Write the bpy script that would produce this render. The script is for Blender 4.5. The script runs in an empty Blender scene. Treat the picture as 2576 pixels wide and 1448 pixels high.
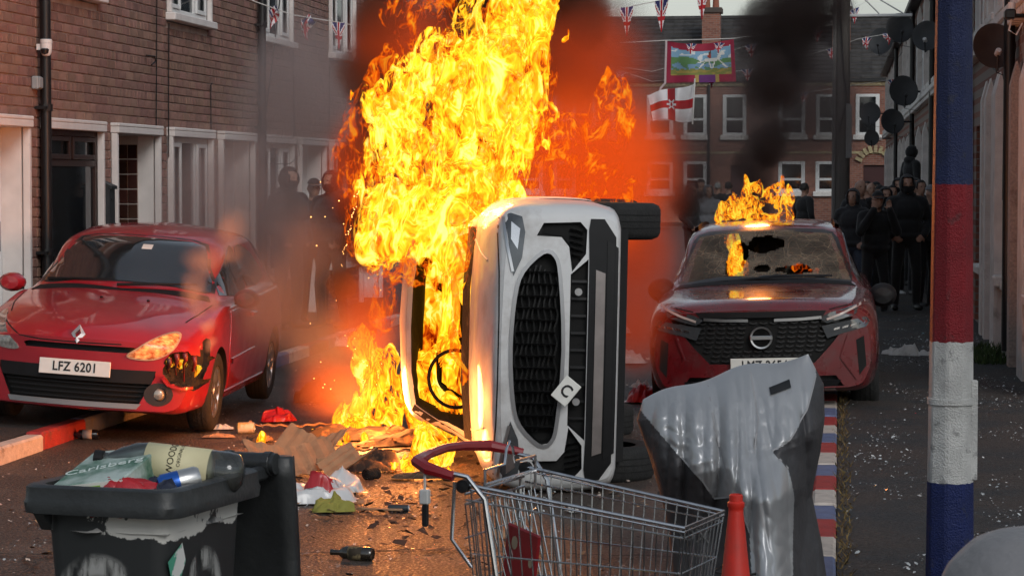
import bpy, bmesh, math, random
import numpy as np
from mathutils import Vector, Matrix, noise as mnoise
from mathutils.bvhtree import BVHTree
from mathutils.geometry import tessellate_polygon
R=math.radians
rnd=random.Random(7)
sc=bpy.context.scene
COL=sc.collection
# ------------------------------------------------------------------ camera
F=6200.; CX,CY=1288.,724.; VPX,HY=2110.,450.; CH=1.85
YAW=math.atan((VPX-CX)/F); PIT=math.atan((CY-HY)/F)
cam=bpy.data.cameras.new('camera'); camo=bpy.data.objects.new('camera',cam); COL.objects.link(camo)
cam.sensor_width=36; cam.lens=F/2576*36; cam.clip_start=.1; cam.clip_end=2000
camo.location=(0,0,CH); camo.rotation_euler=(R(90)-PIT,0,YAW)
cam.dof.use_dof=True; cam.dof.focus_distance=16; cam.dof.aperture_fstop=40
sc.camera=camo
# ------------------------------------------------------------------ world, sun, exposure
SUN_EL,SUN_AZ=R(34),R(150)
w=bpy.data.worlds.new('World'); sc.world=w; w.use_nodes=True
nt=w.node_tree; nt.nodes.clear()
def wn(t,**k):
    n=nt.nodes.new(t)
    for a,b in k.items(): setattr(n,a,b)
    return n
sky=wn('ShaderNodeTexSky',sky_type='NISHITA',sun_disc=False); sky.sun_elevation=SUN_EL; sky.sun_rotation=SUN_AZ
sky.air_density=1.6; sky.dust_density=1.0; sky.ozone_density=1.0
hs=wn('ShaderNodeHueSaturation'); hs.inputs['Saturation'].default_value=.38
tc=wn('ShaderNodeTexCoord'); mp=wn('ShaderNodeMapping'); mp.inputs['Scale'].default_value=(1,1,2.6)
cl=wn('ShaderNodeTexNoise'); cl.inputs['Scale'].default_value=4.; cl.inputs['Detail'].default_value=6; cl.inputs['Roughness'].default_value=.55
mr=wn('ShaderNodeMapRange'); mr.inputs[1].default_value=.35; mr.inputs[2].default_value=.7; mr.inputs[3].default_value=.72; mr.inputs[4].default_value=1.12
mx=wn('ShaderNodeMix',data_type='RGBA',blend_type='MULTIPLY'); mx.inputs[0].default_value=1
tn=wn('ShaderNodeMix',data_type='RGBA',blend_type='MULTIPLY'); tn.inputs[0].default_value=1; tn.inputs[7].default_value=(.86,.91,.97,1)
bg=wn('ShaderNodeBackground'); bg.inputs[1].default_value=.112
wo=wn('ShaderNodeOutputWorld')
nt.links.new(tc.outputs['Generated'],mp.inputs[0]); nt.links.new(mp.outputs[0],cl.inputs['Vector'])
nt.links.new(cl.outputs[0],mr.inputs[0]); nt.links.new(sky.outputs[0],hs.inputs['Color'])
nt.links.new(hs.outputs[0],tn.inputs[6]); nt.links.new(tn.outputs[2],mx.inputs[6]); nt.links.new(mr.outputs[0],mx.inputs[7])
nt.links.new(mx.outputs[2],bg.inputs[0]); nt.links.new(bg.outputs[0],wo.inputs[0])
sun=bpy.data.lights.new('sun','SUN'); sun.energy=1.1; sun.angle=R(25); sun.color=(1,.97,.93)
suno=bpy.data.objects.new('sun',sun); COL.objects.link(suno)
sd=Vector((math.sin(SUN_AZ)*math.cos(SUN_EL),math.cos(SUN_AZ)*math.cos(SUN_EL),math.sin(SUN_EL)))
suno.rotation_euler=sd.to_track_quat('Z','Y').to_euler(); suno.location=(0,0,30)
vs=sc.view_settings; vs.view_transform='Standard'; vs.look='None'; vs.exposure=0; vs.gamma=1; vs.use_curve_mapping=False
cy=sc.cycles
cy.use_denoising=True; cy.adaptive_threshold=.03
cy.max_bounces=8; cy.diffuse_bounces=3; cy.glossy_bounces=3; cy.transmission_bounces=4; cy.volume_bounces=1; cy.transparent_max_bounces=40
cy.sample_clamp_indirect=4; cy.volume_max_steps=256; cy.caustics_reflective=False; cy.caustics_refractive=False
# ------------------------------------------------------------------ projection helpers (survey of the street from the picture)
RC=camo.rotation_euler.to_matrix(); C0=Vector((0,0,CH))
def ray(x,y): return RC@Vector(((x-CX)/F,-(y-CY)/F,-1))
def G(x,y,z=0.):
    d=ray(x,y); return C0+d*((z-CH)/d.z)
def D(x,y,s):
    return C0+ray(x,y)*(F/s)
def PX(x,y,X):
    d=ray(x,y); return C0+d*(X/d.x)
# ------------------------------------------------------------------ materials
MATS={}
def ND(nt,t,**k):
    n=nt.nodes.new(t)
    for a,b in k.items(): setattr(n,a,b)
    return n
def mat(name,col=(.5,.5,.5),rough=.6,metal=0.,var=.0,vscale=8.,bump=0.,bscale=60.,spec=.5,coat=0.,rvar=0.,col2=None,tscale=3.,thr=(.5,.6),island=0.,trans=0.,emit=None,estr=0.,stretch=None,detail=6.,rough2=None,alpha=1.,sheen=0.):
    if name in MATS: return MATS[name]
    m=bpy.data.materials.new(name); m.use_nodes=True; t=m.node_tree; L=t.links.new
    b=t.nodes['Principled BSDF']
    b.inputs['Roughness'].default_value=rough; b.inputs['Metallic'].default_value=metal
    b.inputs['Specular IOR Level'].default_value=spec; b.inputs['Coat Weight'].default_value=coat
    b.inputs['Coat Roughness'].default_value=.06; b.inputs['Alpha'].default_value=alpha
    if trans: b.inputs['Transmission Weight'].default_value=trans
    if sheen: b.inputs['Sheen Weight'].default_value=sheen
    c=(*col,1)
    b.inputs['Base Color'].default_value=c
    if emit: b.inputs['Emission Color'].default_value=(*emit,1); b.inputs['Emission Strength'].default_value=estr
    tcn=ND(t,'ShaderNodeTexCoord'); vec=tcn.outputs['Object']
    if stretch:
        mpn=ND(t,'ShaderNodeMapping'); mpn.inputs['Scale'].default_value=stretch; L(vec,mpn.inputs[0]); vec=mpn.outputs[0]
    cur=None
    if col2 is not None:
        n=ND(t,'ShaderNodeTexNoise'); n.inputs['Scale'].default_value=tscale; n.inputs['Detail'].default_value=detail; n.inputs['Roughness'].default_value=.62; L(vec,n.inputs['Vector'])
        r=ND(t,'ShaderNodeMapRange'); r.inputs[1].default_value=thr[0]; r.inputs[2].default_value=thr[1]; L(n.outputs[0],r.inputs[0])
        x=ND(t,'ShaderNodeMix',data_type='RGBA'); x.inputs[6].default_value=c; x.inputs[7].default_value=(*col2,1); L(r.outputs[0],x.inputs[0]); cur=x.outputs[2]
        if rough2 is not None:
            rr=ND(t,'ShaderNodeMapRange'); rr.inputs[3].default_value=rough; rr.inputs[4].default_value=rough2; L(r.outputs[0],rr.inputs[0]); L(rr.outputs[0],b.inputs['Roughness'])
    if var or island:
        h=ND(t,'ShaderNodeHueSaturation')
        if cur: L(cur,h.inputs['Color'])
        else: h.inputs['Color'].default_value=c
        val=None
        if var:
            n=ND(t,'ShaderNodeTexNoise'); n.inputs['Scale'].default_value=vscale; n.inputs['Detail'].default_value=5; L(vec,n.inputs['Vector'])
            r=ND(t,'ShaderNodeMapRange'); r.inputs[1].default_value=.25; r.inputs[2].default_value=.75; r.inputs[3].default_value=1-var; r.inputs[4].default_value=1+var; L(n.outputs[0],r.inputs[0]); val=r.outputs[0]
        if island:
            g=ND(t,'ShaderNodeNewGeometry'); o=ND(t,'ShaderNodeObjectInfo')
            a=ND(t,'ShaderNodeMath',operation='ADD'); L(g.outputs['Random Per Island'],a.inputs[0]); L(o.outputs['Random'],a.inputs[1])
            fr=ND(t,'ShaderNodeMath',operation='FRACT'); L(a.outputs[0],fr.inputs[0])
            r2=ND(t,'ShaderNodeMapRange'); r2.inputs[3].default_value=1-island; r2.inputs[4].default_value=1+island*.8; L(fr.outputs[0],r2.inputs[0])
            if val:
                mu=ND(t,'ShaderNodeMath',operation='MULTIPLY'); L(val,mu.inputs[0]); L(r2.outputs[0],mu.inputs[1]); val=mu.outputs[0]
            else: val=r2.outputs[0]
            f2=ND(t,'ShaderNodeMath',operation='MULTIPLY'); f2.inputs[1].default_value=7.3; L(fr.outputs[0],f2.inputs[0])
            f3=ND(t,'ShaderNodeMath',operation='FRACT'); L(f2.outputs[0],f3.inputs[0])
            r3=ND(t,'ShaderNodeMapRange'); r3.inputs[3].default_value=.488; r3.inputs[4].default_value=.512; L(f3.outputs[0],r3.inputs[0]); L(r3.outputs[0],h.inputs['Hue'])
        L(val,h.inputs['Value']); cur=h.outputs[0]
    if cur: L(cur,b.inputs['Base Color'])
    if rvar:
        n=ND(t,'ShaderNodeTexNoise'); n.inputs['Scale'].default_value=vscale*1.7; n.inputs['Detail'].default_value=4; L(vec,n.inputs['Vector'])
        r=ND(t,'ShaderNodeMapRange'); r.inputs[1].default_value=.3; r.inputs[2].default_value=.7; r.inputs[3].default_value=max(.02,rough-rvar); r.inputs[4].default_value=min(1,rough+rvar); L(n.outputs[0],r.inputs[0]); L(r.outputs[0],b.inputs['Roughness'])
    if bump:
        n=ND(t,'ShaderNodeTexNoise'); n.inputs['Scale'].default_value=bscale; n.inputs['Detail'].default_value=4; L(vec,n.inputs['Vector'])
        bp=ND(t,'ShaderNodeBump'); bp.inputs['Strength'].default_value=min(1,bump); bp.inputs['Distance'].default_value=.02*bump; L(n.outputs[0],bp.inputs['Height']); L(bp.outputs[0],b.inputs['Normal'])
    MATS[name]=m; return m
def attr_mat(name,rough=.8,var=.12,trl=0.):
    if name in MATS: return MATS[name]
    m=bpy.data.materials.new(name); m.use_nodes=True; t=m.node_tree; b=t.nodes['Principled BSDF']; b.inputs['Roughness'].default_value=rough
    a=ND(t,'ShaderNodeAttribute',attribute_name='print'); h=ND(t,'ShaderNodeHueSaturation'); t.links.new(a.outputs[0],h.inputs['Color'])
    n=ND(t,'ShaderNodeTexNoise'); n.inputs['Scale'].default_value=6; r=ND(t,'ShaderNodeMapRange'); r.inputs[3].default_value=1-var; r.inputs[4].default_value=1+var
    t.links.new(n.outputs[0],r.inputs[0]); t.links.new(r.outputs[0],h.inputs['Value']); t.links.new(h.outputs[0],b.inputs['Base Color'])
    MATS[name]=m; return m
def glass_mat(name,tint=(.02,.025,.03),rough=.04,op=.35):
    """window glass: reflects by angle, otherwise lets the room behind show through"""
    if name in MATS: return MATS[name]
    m=bpy.data.materials.new(name); m.use_nodes=True; t=m.node_tree; t.nodes.remove(t.nodes['Principled BSDF']); L=t.links.new
    o=t.nodes['Material Output']; tr=ND(t,'ShaderNodeBsdfTransparent'); tr.inputs[0].default_value=(.75,.8,.8,1)
    df=ND(t,'ShaderNodeBsdfDiffuse'); df.inputs[0].default_value=(*tint,1)
    m1=ND(t,'ShaderNodeMixShader'); m1.inputs[0].default_value=op; L(tr.outputs[0],m1.inputs[1]); L(df.outputs[0],m1.inputs[2])
    gl=ND(t,'ShaderNodeBsdfGlossy'); gl.inputs['Roughness'].default_value=rough; gl.inputs[0].default_value=(.9,.92,.95,1)
    fr=ND(t,'ShaderNodeFresnel'); fr.inputs[0].default_value=1.6
    m2=ND(t,'ShaderNodeMixShader'); L(fr.outputs[0],m2.inputs[0]); L(m1.outputs[0],m2.inputs[1]); L(gl.outputs[0],m2.inputs[2]); L(m2.outputs[0],o.inputs[0])
    MATS[name]=m; return m
# ------------------------------------------------------------------ mesh helpers
class MB:
    def __init__(s): s.v=[]; s.f=[]; s.m=[]; s.cur=0
    def add(s,vs,fs,mi=None):
        o=len(s.v); s.v+= [tuple(v) for v in vs]
        for f in fs: s.f.append(tuple(i+o for i in f)); s.m.append(s.cur if mi is None else mi)
        return s
    def quad(s,a,b,c,d,mi=None): return s.add([a,b,c,d],[(0,1,2,3)],mi)
    def box(s,x0,x1,y0,y1,z0,z1,mi=None,M=None):
        vs=[Vector(p) for p in ((x0,y0,z0),(x1,y0,z0),(x1,y1,z0),(x0,y1,z0),(x0,y0,z1),(x1,y0,z1),(x1,y1,z1),(x0,y1,z1))]
        if M: vs=[M@v for v in vs]
        return s.add(vs,[(0,3,2,1),(4,5,6,7),(0,1,5,4),(1,2,6,5),(2,3,7,6),(3,0,4,7)],mi)
    def cbox(s,x0,x1,y0,y1,z0,z1,c=.005,mi=None,M=None):
        """box with chamfered edges"""
        V=[];Fc=[]
        xs,ys,zs=(x0,x1),(y0,y1),(z0,z1)
        c=min(c,abs(x1-x0)*.45,abs(y1-y0)*.45,abs(z1-z0)*.45)
        idx={}
        for i in (0,1):
            for j in (0,1):
                for k in (0,1):
                    sx,sy,sz=(c,-c)[i],(c,-c)[j],(c,-c)[k]
                    for a,p in enumerate(((xs[i],ys[j]+sy,zs[k]+sz),(xs[i]+sx,ys[j],zs[k]+sz),(xs[i]+sx,ys[j]+sy,zs[k]))):
                        idx[i,j,k,a]=len(V); V.append(Vector(p))
        for a in range(3):
            for v in (0,1):
                o=[q for q in range(3) if q!=a]
                ks=[]
                for b,cc in ((0,0),(1,0),(1,1),(0,1)):
                    t=[0,0,0]; t[a]=v; t[o[0]]=b; t[o[1]]=cc; ks.append(idx[t[0],t[1],t[2],a])
                Fc.append(tuple(ks))
        for a in range(3):
            o=[q for q in range(3) if q!=a]
            for b in (0,1):
                for cc in (0,1):
                    t0=[0,0,0]; t0[o[0]]=b; t0[o[1]]=cc; t1=list(t0); t1[a]=1
                    Fc.append((idx[(*t0,o[0])],idx[(*t1,o[0])],idx[(*t1,o[1])],idx[(*t0,o[1])]))
        for i in (0,1):
            for j in (0,1):
                for k in (0,1): Fc.append((idx[i,j,k,0],idx[i,j,k,1],idx[i,j,k,2]))
        if M: V=[M@v for v in V]
        return s.add(V,Fc,mi)
    def tube(s,pts,r,n=8,mi=None,caps=True,closed=False):
        pts=[Vector(p) for p in pts]; rs=r if isinstance(r,(list,tuple)) else [r]*len(pts)
        V=[];Fc=[]; N=len(pts); up=None
        for i,p in enumerate(pts):
            if closed: t=pts[(i+1)%N]-pts[i-1]
            else: t=pts[min(i+1,N-1)]-pts[max(i-1,0)]
            if t.length<1e-9: t=Vector((0,0,1))
            t.normalize()
            if up is None:
                up=Vector((0,0,1)) if abs(t.z)<.9 else Vector((1,0,0))
            a=(up-t*up.dot(t)); a=a.normalized() if a.length>1e-6 else t.orthogonal().normalized(); b=t.cross(a); up=a
            for k in range(n):
                an=2*math.pi*k/n; V.append(p+(a*math.cos(an)+b*math.sin(an))*rs[i])
        for i in range(N if closed else N-1):
            j=(i+1)%N
            for k in range(n): Fc.append((i*n+k,i*n+(k+1)%n,j*n+(k+1)%n,j*n+k))
        if caps and not closed: Fc.append(tuple(range(n))[::-1]); Fc.append(tuple((N-1)*n+k for k in range(n)))
        return s.add(V,Fc,mi)
    def lathe(s,prof,n=16,M=None,mi=None,sx=1.,sy=1.,caps=True):
        V=[];Fc=[]
        for r,z in prof:
            for k in range(n):
                an=2*math.pi*k/n; v=Vector((r*sx*math.cos(an),r*sy*math.sin(an),z)); V.append(M@v if M else v)
        for i in range(len(prof)-1):
            for k in range(n): Fc.append((i*n+k,i*n+(k+1)%n,(i+1)*n+(k+1)%n,(i+1)*n+k))
        if caps and prof[0][0]>1e-6: Fc.append(tuple(range(n))[::-1])
        if caps and prof[-1][0]>1e-6: Fc.append(tuple((len(prof)-1)*n+k for k in range(n)))
        return s.add(V,Fc,mi)
    def prism(s,poly,h0,h1,M=None,mi=None):
        n=len(poly); V=[Vector((p[0],p[1],h0)) for p in poly]+[Vector((p[0],p[1],h1)) for p in poly]
        if M: V=[M@v for v in V]
        return s.add(V,[tuple(range(n))[::-1],tuple(range(n,2*n))]+[(i,(i+1)%n,n+(i+1)%n,n+i) for i in range(n)],mi)
    def mesh(s,name,mats):
        me=bpy.data.meshes.new(name); me.from_pydata([tuple(v) for v in s.v],[],s.f)
        for m in (mats if isinstance(mats,(list,tuple)) else [mats]): me.materials.append(m)
        if any(s.m): me.polygons.foreach_set('material_index',s.m)
        me.update(); return me
    def build(s,name,mats,parent=None,smooth=False,fix=False,**k):
        me=s.mesh(name,mats)
        if fix:
            b=bmesh.new(); b.from_mesh(me); bmesh.ops.remove_doubles(b,verts=b.verts,dist=1e-5); bmesh.ops.recalc_face_normals(b,faces=b.faces); b.to_mesh(me); b.free()
        return link(name,me,parent,smooth,**k)
def link(name,me,parent=None,smooth=False,loc=None,rot=None,**k):
    o=bpy.data.objects.new(name,me); COL.objects.link(o)
    if parent is not None: o.parent=parent
    if loc is not None: o.location=loc
    if rot is not None: o.rotation_euler=rot
    if smooth and me:
        if smooth is True: me.polygons.foreach_set('use_smooth',[True]*len(me.polygons))
        else: smooth_angle(me,smooth)
    for a,b in k.items(): o[a]=b
    return o
def smooth_angle(me,ang):
    me.polygons.foreach_set('use_smooth',[True]*len(me.polygons))
    b=bmesh.new(); b.from_mesh(me)
    for e in b.edges:
        if len(e.link_faces)!=2 or e.calc_face_angle(0)>R(ang): e.smooth=False
    b.to_mesh(me); b.free()
def tag(o,label,cat,group=None):
    o['label']=label; o['category']=cat
    if group: o['group']=group
    return o
def thing(name,label,cat,loc=(0,0,0),rot=(0,0,0),group=None):
    o=bpy.data.objects.new(name,None); COL.objects.link(o); o.location=loc; o.rotation_euler=rot; o.empty_display_size=.1
    return tag(o,label,cat,group)
TMPS=bpy.data.scenes.new('workshop')      # small side scene, so that modifiers evaluate without the whole street
def evaluate(objs,o):
    for q in objs: TMPS.collection.objects.link(q)
    vl=TMPS.view_layers[0]; vl.update(); dg=vl.depsgraph
    me=bpy.data.meshes.new_from_object(o.evaluated_get(dg),depsgraph=dg)
    for q in objs: TMPS.collection.objects.unlink(q)
    return me
def bake(me,mods):
    """apply a list of (type, settings) modifiers to a mesh"""
    o=bpy.data.objects.new('tmp',me)
    for t,k in mods:
        m=o.modifiers.new(t,t)
        for a,b in k.items(): setattr(m,a,b)
    r=evaluate([o],o); bpy.data.objects.remove(o); return r
def text_mesh(txt,size,mat_,depth=.002,bold=0.,sx=1.,spacing=1.):
    """flat lettering as a mesh lying in x (right) / z (up), centred on its origin, facing -y"""
    c=bpy.data.curves.new('t','FONT'); c.body=txt; c.size=size; c.extrude=depth; c.offset=bold; c.align_x='CENTER'; c.align_y='CENTER'; c.resolution_u=3; c.space_character=spacing
    o=bpy.data.objects.new('t',c); me=evaluate([o],o); bpy.data.objects.remove(o); bpy.data.curves.remove(c)
    me.transform(Matrix.Rotation(R(90),4,'X')@Matrix.Diagonal((sx,1,1,1))); me.materials.clear(); me.materials.append(mat_); me.name='lettering'
    return me
def cloth_color(me,fn,name='print'):
    """per-face print colours: fn(face centre) -> rgb"""
    a=me.color_attributes.new(name,'FLOAT_COLOR','CORNER')
    d=[]
    for p in me.polygons:
        c=fn(p); d+= [c[0],c[1],c[2],1.]*p.loop_total
    a.data.foreach_set('color',d)
def lin(r,g,b):
    f=lambda c: c/12.92 if c<=.04045 else ((c+.055)/1.055)**2.4
    return (f(r/255),f(g/255),f(b/255))
# ================================================================== ground, kerbs
XW=-6.7; XR=1.6; PAVE=.11
def XK(y): return -5.35-.0105*(y-13)          # left kerb edge
mRoad=mat('road_asphalt',(.052,.038,.030),.60,var=.55,vscale=38,bump=1.,bscale=55,col2=(.088,.064,.050),tscale=1.3,thr=(.44,.60),rvar=.28,detail=10)
mPave=mat('pavement_tarmac',(.040,.031,.026),.8,var=.55,vscale=40,bump=1.,bscale=60,detail=10,col2=(.022,.024,.026),tscale=1.2,thr=(.45,.6),rvar=.12)
mGround=mat('ground_earth',(.06,.055,.05),.9,var=.3,bump=.5)
mKR=mat('kerb_red',(.30,.022,.02),.7,var=.25,vscale=14,bump=.5,bscale=80,col2=(.16,.05,.045),tscale=9,thr=(.58,.7))
mKW=mat('kerb_white',(.48,.42,.37),.75,var=.2,vscale=14,bump=.5,bscale=80,col2=(.25,.2,.17),tscale=9,thr=(.58,.7))
mKB=mat('kerb_blue',(.10,.13,.24),.7,var=.25,vscale=14,bump=.5,bscale=80,col2=(.15,.14,.15),tscale=9,thr=(.56,.7))
MB().quad((-900,-60,-.03),(900,-60,-.03),(900,1800,-.03),(-900,1800,-.03)).build('ground',mGround,kind='structure')
def grid_sheet(xf0,xf1,y0,y1,nx,ny,z,amp):
    b=MB(); V=[];Fc=[]
    for j in range(ny+1):
        t=j/ny; y=y0+(y1-y0)*t*t if y0>0 else y0+(y1-y0)*t
        for i in range(nx+1):
            a,c=xf0(y),xf1(y); x=a+(c-a)*i/nx
            V.append((x,y,z+amp*(mnoise.noise((x*.7,y*.5,0))+.5*mnoise.noise((x*2.1,y*1.4,3)))))
    for j in range(ny):
        for i in range(nx): q=j*(nx+1)+i; Fc.append((q,q+1,q+nx+2,q+nx+1))
    return b.add(V,Fc)
grid_sheet(XK,lambda y:-.14,2,92,30,160,0.,.006).build('road',mRoad,smooth=True,kind='structure')
MB().quad((-40,92,-.004),(40,92,-.004),(40,97,-.004),(-40,97,-.004)).build('cross_road',mRoad,kind='structure')
pl=grid_sheet(lambda y:XW-.9,lambda y:XK(y)-.13,2,60,8,90,PAVE,.004).build('pavement_left',mPave,smooth=True,kind='structure')
pr=grid_sheet(lambda y:.0,lambda y:XR+.3,1,92,12,160,PAVE-.02,.006).build('pavement_right',mPave,smooth=True,kind='structure')
MB().box(-40,40,97,99.2,-.02,.1).build('pavement_far',mPave,kind='structure')
# kerb stones: red, white and blue, one piece each
ksm=[]
for m in (mKR,mKW,mKB):
    b=MB(); b.cbox(-.065,.065,-.46,.46,-.1,.115,.014); ksm.append(b.mesh('kerb_stone',m))
def kerb(name,xf,y0,y1,pitch,phase,order,hh=1.):
    k=bpy.data.objects.new(name,None); COL.objects.link(k); k['kind']='structure'
    n=int((y1-y0)/pitch)
    for i in range(n):
        y=y0+(i+.5)*pitch+phase; 
        if xf(y) is None: continue
        o=link('kerb_stone',ksm[order[i%3]],k,loc=(xf(y),y,rnd.uniform(-.006,.006)),rot=(rnd.uniform(-.008,.008),0,rnd.uniform(-.008,.008)))
        o.scale=(1,pitch/.935,hh)
    return k
kerb('kerb_left',lambda y:None if 14.35<y<15.1 else XK(y)-.065,6.2,66,1.0,.02,(1,0,2),1.)
kerb('kerb_right',lambda y:-.07,4.0,60,.62,.0,(1,0,2),.92)
# cracks and slab joints in the road (recessed dark seams, laid as real thin grooves filled with dirt)
mSeam=mat('seam_dirt',(.012,.011,.010),.95,bump=.5)
def seam(name,pts,wd):
    b=MB(); V=[]; P=[]
    for (x,y) in pts: P.append(G(x,y,.0))
    Q=[]
    for a,c in zip(P[:-1],P[1:]):
        n=max(2,int((c-a).length/.06))
        for i in range(n): Q.append(a.lerp(c,i/n)+Vector((rnd.uniform(-.012,.012),rnd.uniform(-.03,.03),0)))
    Q.append(P[-1])
    for i,p in enumerate(Q):
        t=(Q[min(i+1,len(Q)-1)]-Q[max(i-1,0)]).normalized(); nn=Vector((-t.y,t.x,0))*wd*rnd.uniform(.4,1.3)
        V+= [(p.x-nn.x,p.y-nn.y,.014),(p.x+nn.x,p.y+nn.y,.014)]
    b.add(V,[(2*i,2*i+1,2*i+3,2*i+2) for i in range(len(Q)-1)]).build(name,mSeam,kind='structure')
seam('road_seam',[(-60,1398),(60,1400),(160,1402),(420,1404),(760,1395),(1060,1390),(1180,1392),(1380,1398),(1700,1405)],.012)
seam('road_seam',[(60,1402),(90,1425),(60,1440),(0,1447)],.009)
seam('road_seam',[(1150,1340),(1200,1300),(1190,1270)],.008)
seam('road_seam',[(930,1392),(1080,1386),(1170,1384)],.008)
seam('road_seam',[(1000,1245),(1300,1270),(1500,1290)],.007)

# ================================================================== left terrace
mMortar=mat('mortar',(.40,.31,.27),.9,var=.25,vscale=5,bump=.4)
mBrick=mat('brick_red',(.255,.140,.108),.85,var=.28,vscale=9,bump=.5,bscale=120,island=.22,col2=(.30,.16,.13),tscale=2.2,thr=(.55,.75))
mWhite=mat('render_white',(.74,.69,.66),.75,var=.10,vscale=6,bump=.25,bscale=90,col2=(.42,.36,.33),tscale=7,thr=(.66,.8))
mUPVC=mat('upvc_white',(.74,.74,.73),.4,var=.05)
mBrown=mat('frame_brown',(.035,.016,.013),.4,var=.2)
mTile=mat('porch_tile',(.045,.018,.013),.22,var=.2,island=.3)
mGrout=mat('grout',(.55,.5,.46),.8)
mBlackMetal=mat('black_pipe',(.010,.010,.011),.42,var=.3,vscale=5)
mGlass=glass_mat('window_glass',(.03,.036,.04))
mCurtain=mat('curtain',(.32,.32,.31),.9,var=.3,vscale=30,stretch=(1,6,.3))
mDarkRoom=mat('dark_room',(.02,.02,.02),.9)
mSlate=mat('roof_slate',(.045,.045,.05),.7,var=.3,island=.3)
mCable=mat('cable',(.012,.01,.01),.6)
mGutter=mat('gutter',(.012,.012,.012),.5)
CRS,BL,JT=.084,.232,.010
brick_meshes=[]
for i in range(5):
    r=random.Random(50+i); b=MB(); b.cbox(-.03,.0,0,BL,0,CRS-JT,.005)
    me=b.mesh('brick',mBrick)
    for v in me.vertices: v.co+=Vector((r.uniform(-.003,.003),r.uniform(-.003,.003),r.uniform(-.002,.002)))
    brick_meshes.append(me)
half_mesh=MB().cbox(-.03,.0,0,BL/2-JT/2,0,CRS-JT,.005).mesh('brick',mBrick)
def lay_bricks(parent,y0,y1,z0,z1,openings,sel,sign=1,xf=0.,limit=290):
    """courses of bricks on a wall in the y/z plane; sel(y,z) tells which are large enough in view to be pieces of their own"""
    mass=MB(); n=0; nc=int((z1-z0)/CRS)
    for c in range(nc):
        z=z0+c*CRS; ivs=[(y0,y1)]
        for (a,b_,zz0,zz1) in openings:
            if z+CRS*.9>zz0 and z+.01<zz1:
                nw=[]
                for s,e in ivs:
                    if b_<=s or a>=e: nw.append((s,e)); continue
                    if a>s: nw.append((s,a))
                    if b_<e: nw.append((b_,e))
                ivs=nw
        header=(c%4==2)
        for s,e in ivs:
            if e-s<.03: continue
            step=(BL+JT)/(2 if header else 1); off=(step/2 if c%2 else 0)
            k=math.floor((s-y0-off)/step)
            while True:
                a=y0+off+k*step; k+=1
                if a>=e: break
                b_=a+step-JT; a2,b2=max(a,s+.003),min(b_,e-.003)
                if b2-a2<.025: continue
                dx=rnd.uniform(-.001,.003)
                if sel(a2,z) and n<limit:
                    n+=1
                    if not header and b2-a2>BL-.004: me=brick_meshes[rnd.randrange(5)]; sy=1
                    else: me=half_mesh; sy=(b2-a2)/(BL/2-JT/2)
                    o=link('brick',me,parent,loc=(xf+sign*dx,a2 if sign>0 else b2,z)); o.scale=(1,sy,1)
                    if sign<0: o.rotation_euler=(0,0,math.pi)
                else:
                    if sign>0: mass.cbox(xf+dx-.03,xf+dx,a2,b2,z,z+CRS-JT,.005)
                    else: mass.box(xf-dx,xf-dx+.03,a2,b2,z,z+CRS-JT)
    if mass.f: mass.build('brickwork',mBrick,parent,kind='stuff')
def wall_grid(parent,name,m,y0,y1,z0,z1,openings,xa,xb):
    ys=sorted({y0,y1,*[v for o in openings for v in o[:2] if y0<v<y1]}); zs=sorted({z0,z1,*[v for o in openings for v in o[2:] if z0<v<z1]})
    b=MB()
    for i in range(len(ys)-1):
        for j in range(len(zs)-1):
            cy_,cz=(ys[i]+ys[i+1])/2,(zs[j]+zs[j+1])/2
            if any(o[0]<cy_<o[1] and o[2]<cz<o[3] for o in openings): continue
            b.box(xa,xb,ys[i],ys[i+1],zs[j],zs[j+1])
    return b.build(name,m,parent)
def surround(parent,a,b_,z0,z1,pj=.06,w=.055,lh=.095,m=None,sill=False):
    m=m or mWhite
    s=MB(); s.cbox(-.0,pj,a,a+w,z0,z1-lh,.006).build('surround_jamb',m,parent)
    s=MB(); s.cbox(-.0,pj,b_-w,b_,z0,z1-lh,.006).build('surround_jamb',m,parent)
    s=MB(); V=[(-.02,a-.02,z1-lh+.001),(pj+.025,a-.005,z1-lh+.001),(pj+.025,b_+.005,z1-lh+.001),(-.02,b_+.02,z1-lh+.001)]
    s.cbox(-.01,pj+.02,a-.004,b_+.004,z1-lh+.001,z1-.035,.006); s.cbox(-.01,pj+.022,a-.01,b_+.01,z1-.034,z1,.008)
    s.build('lintel',m,parent)
    if sill:
        MB().cbox(-.01,pj+.05,a-.02,b_+.02,z0-.08,z0-.001,.01).build('sill',m,parent)
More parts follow.
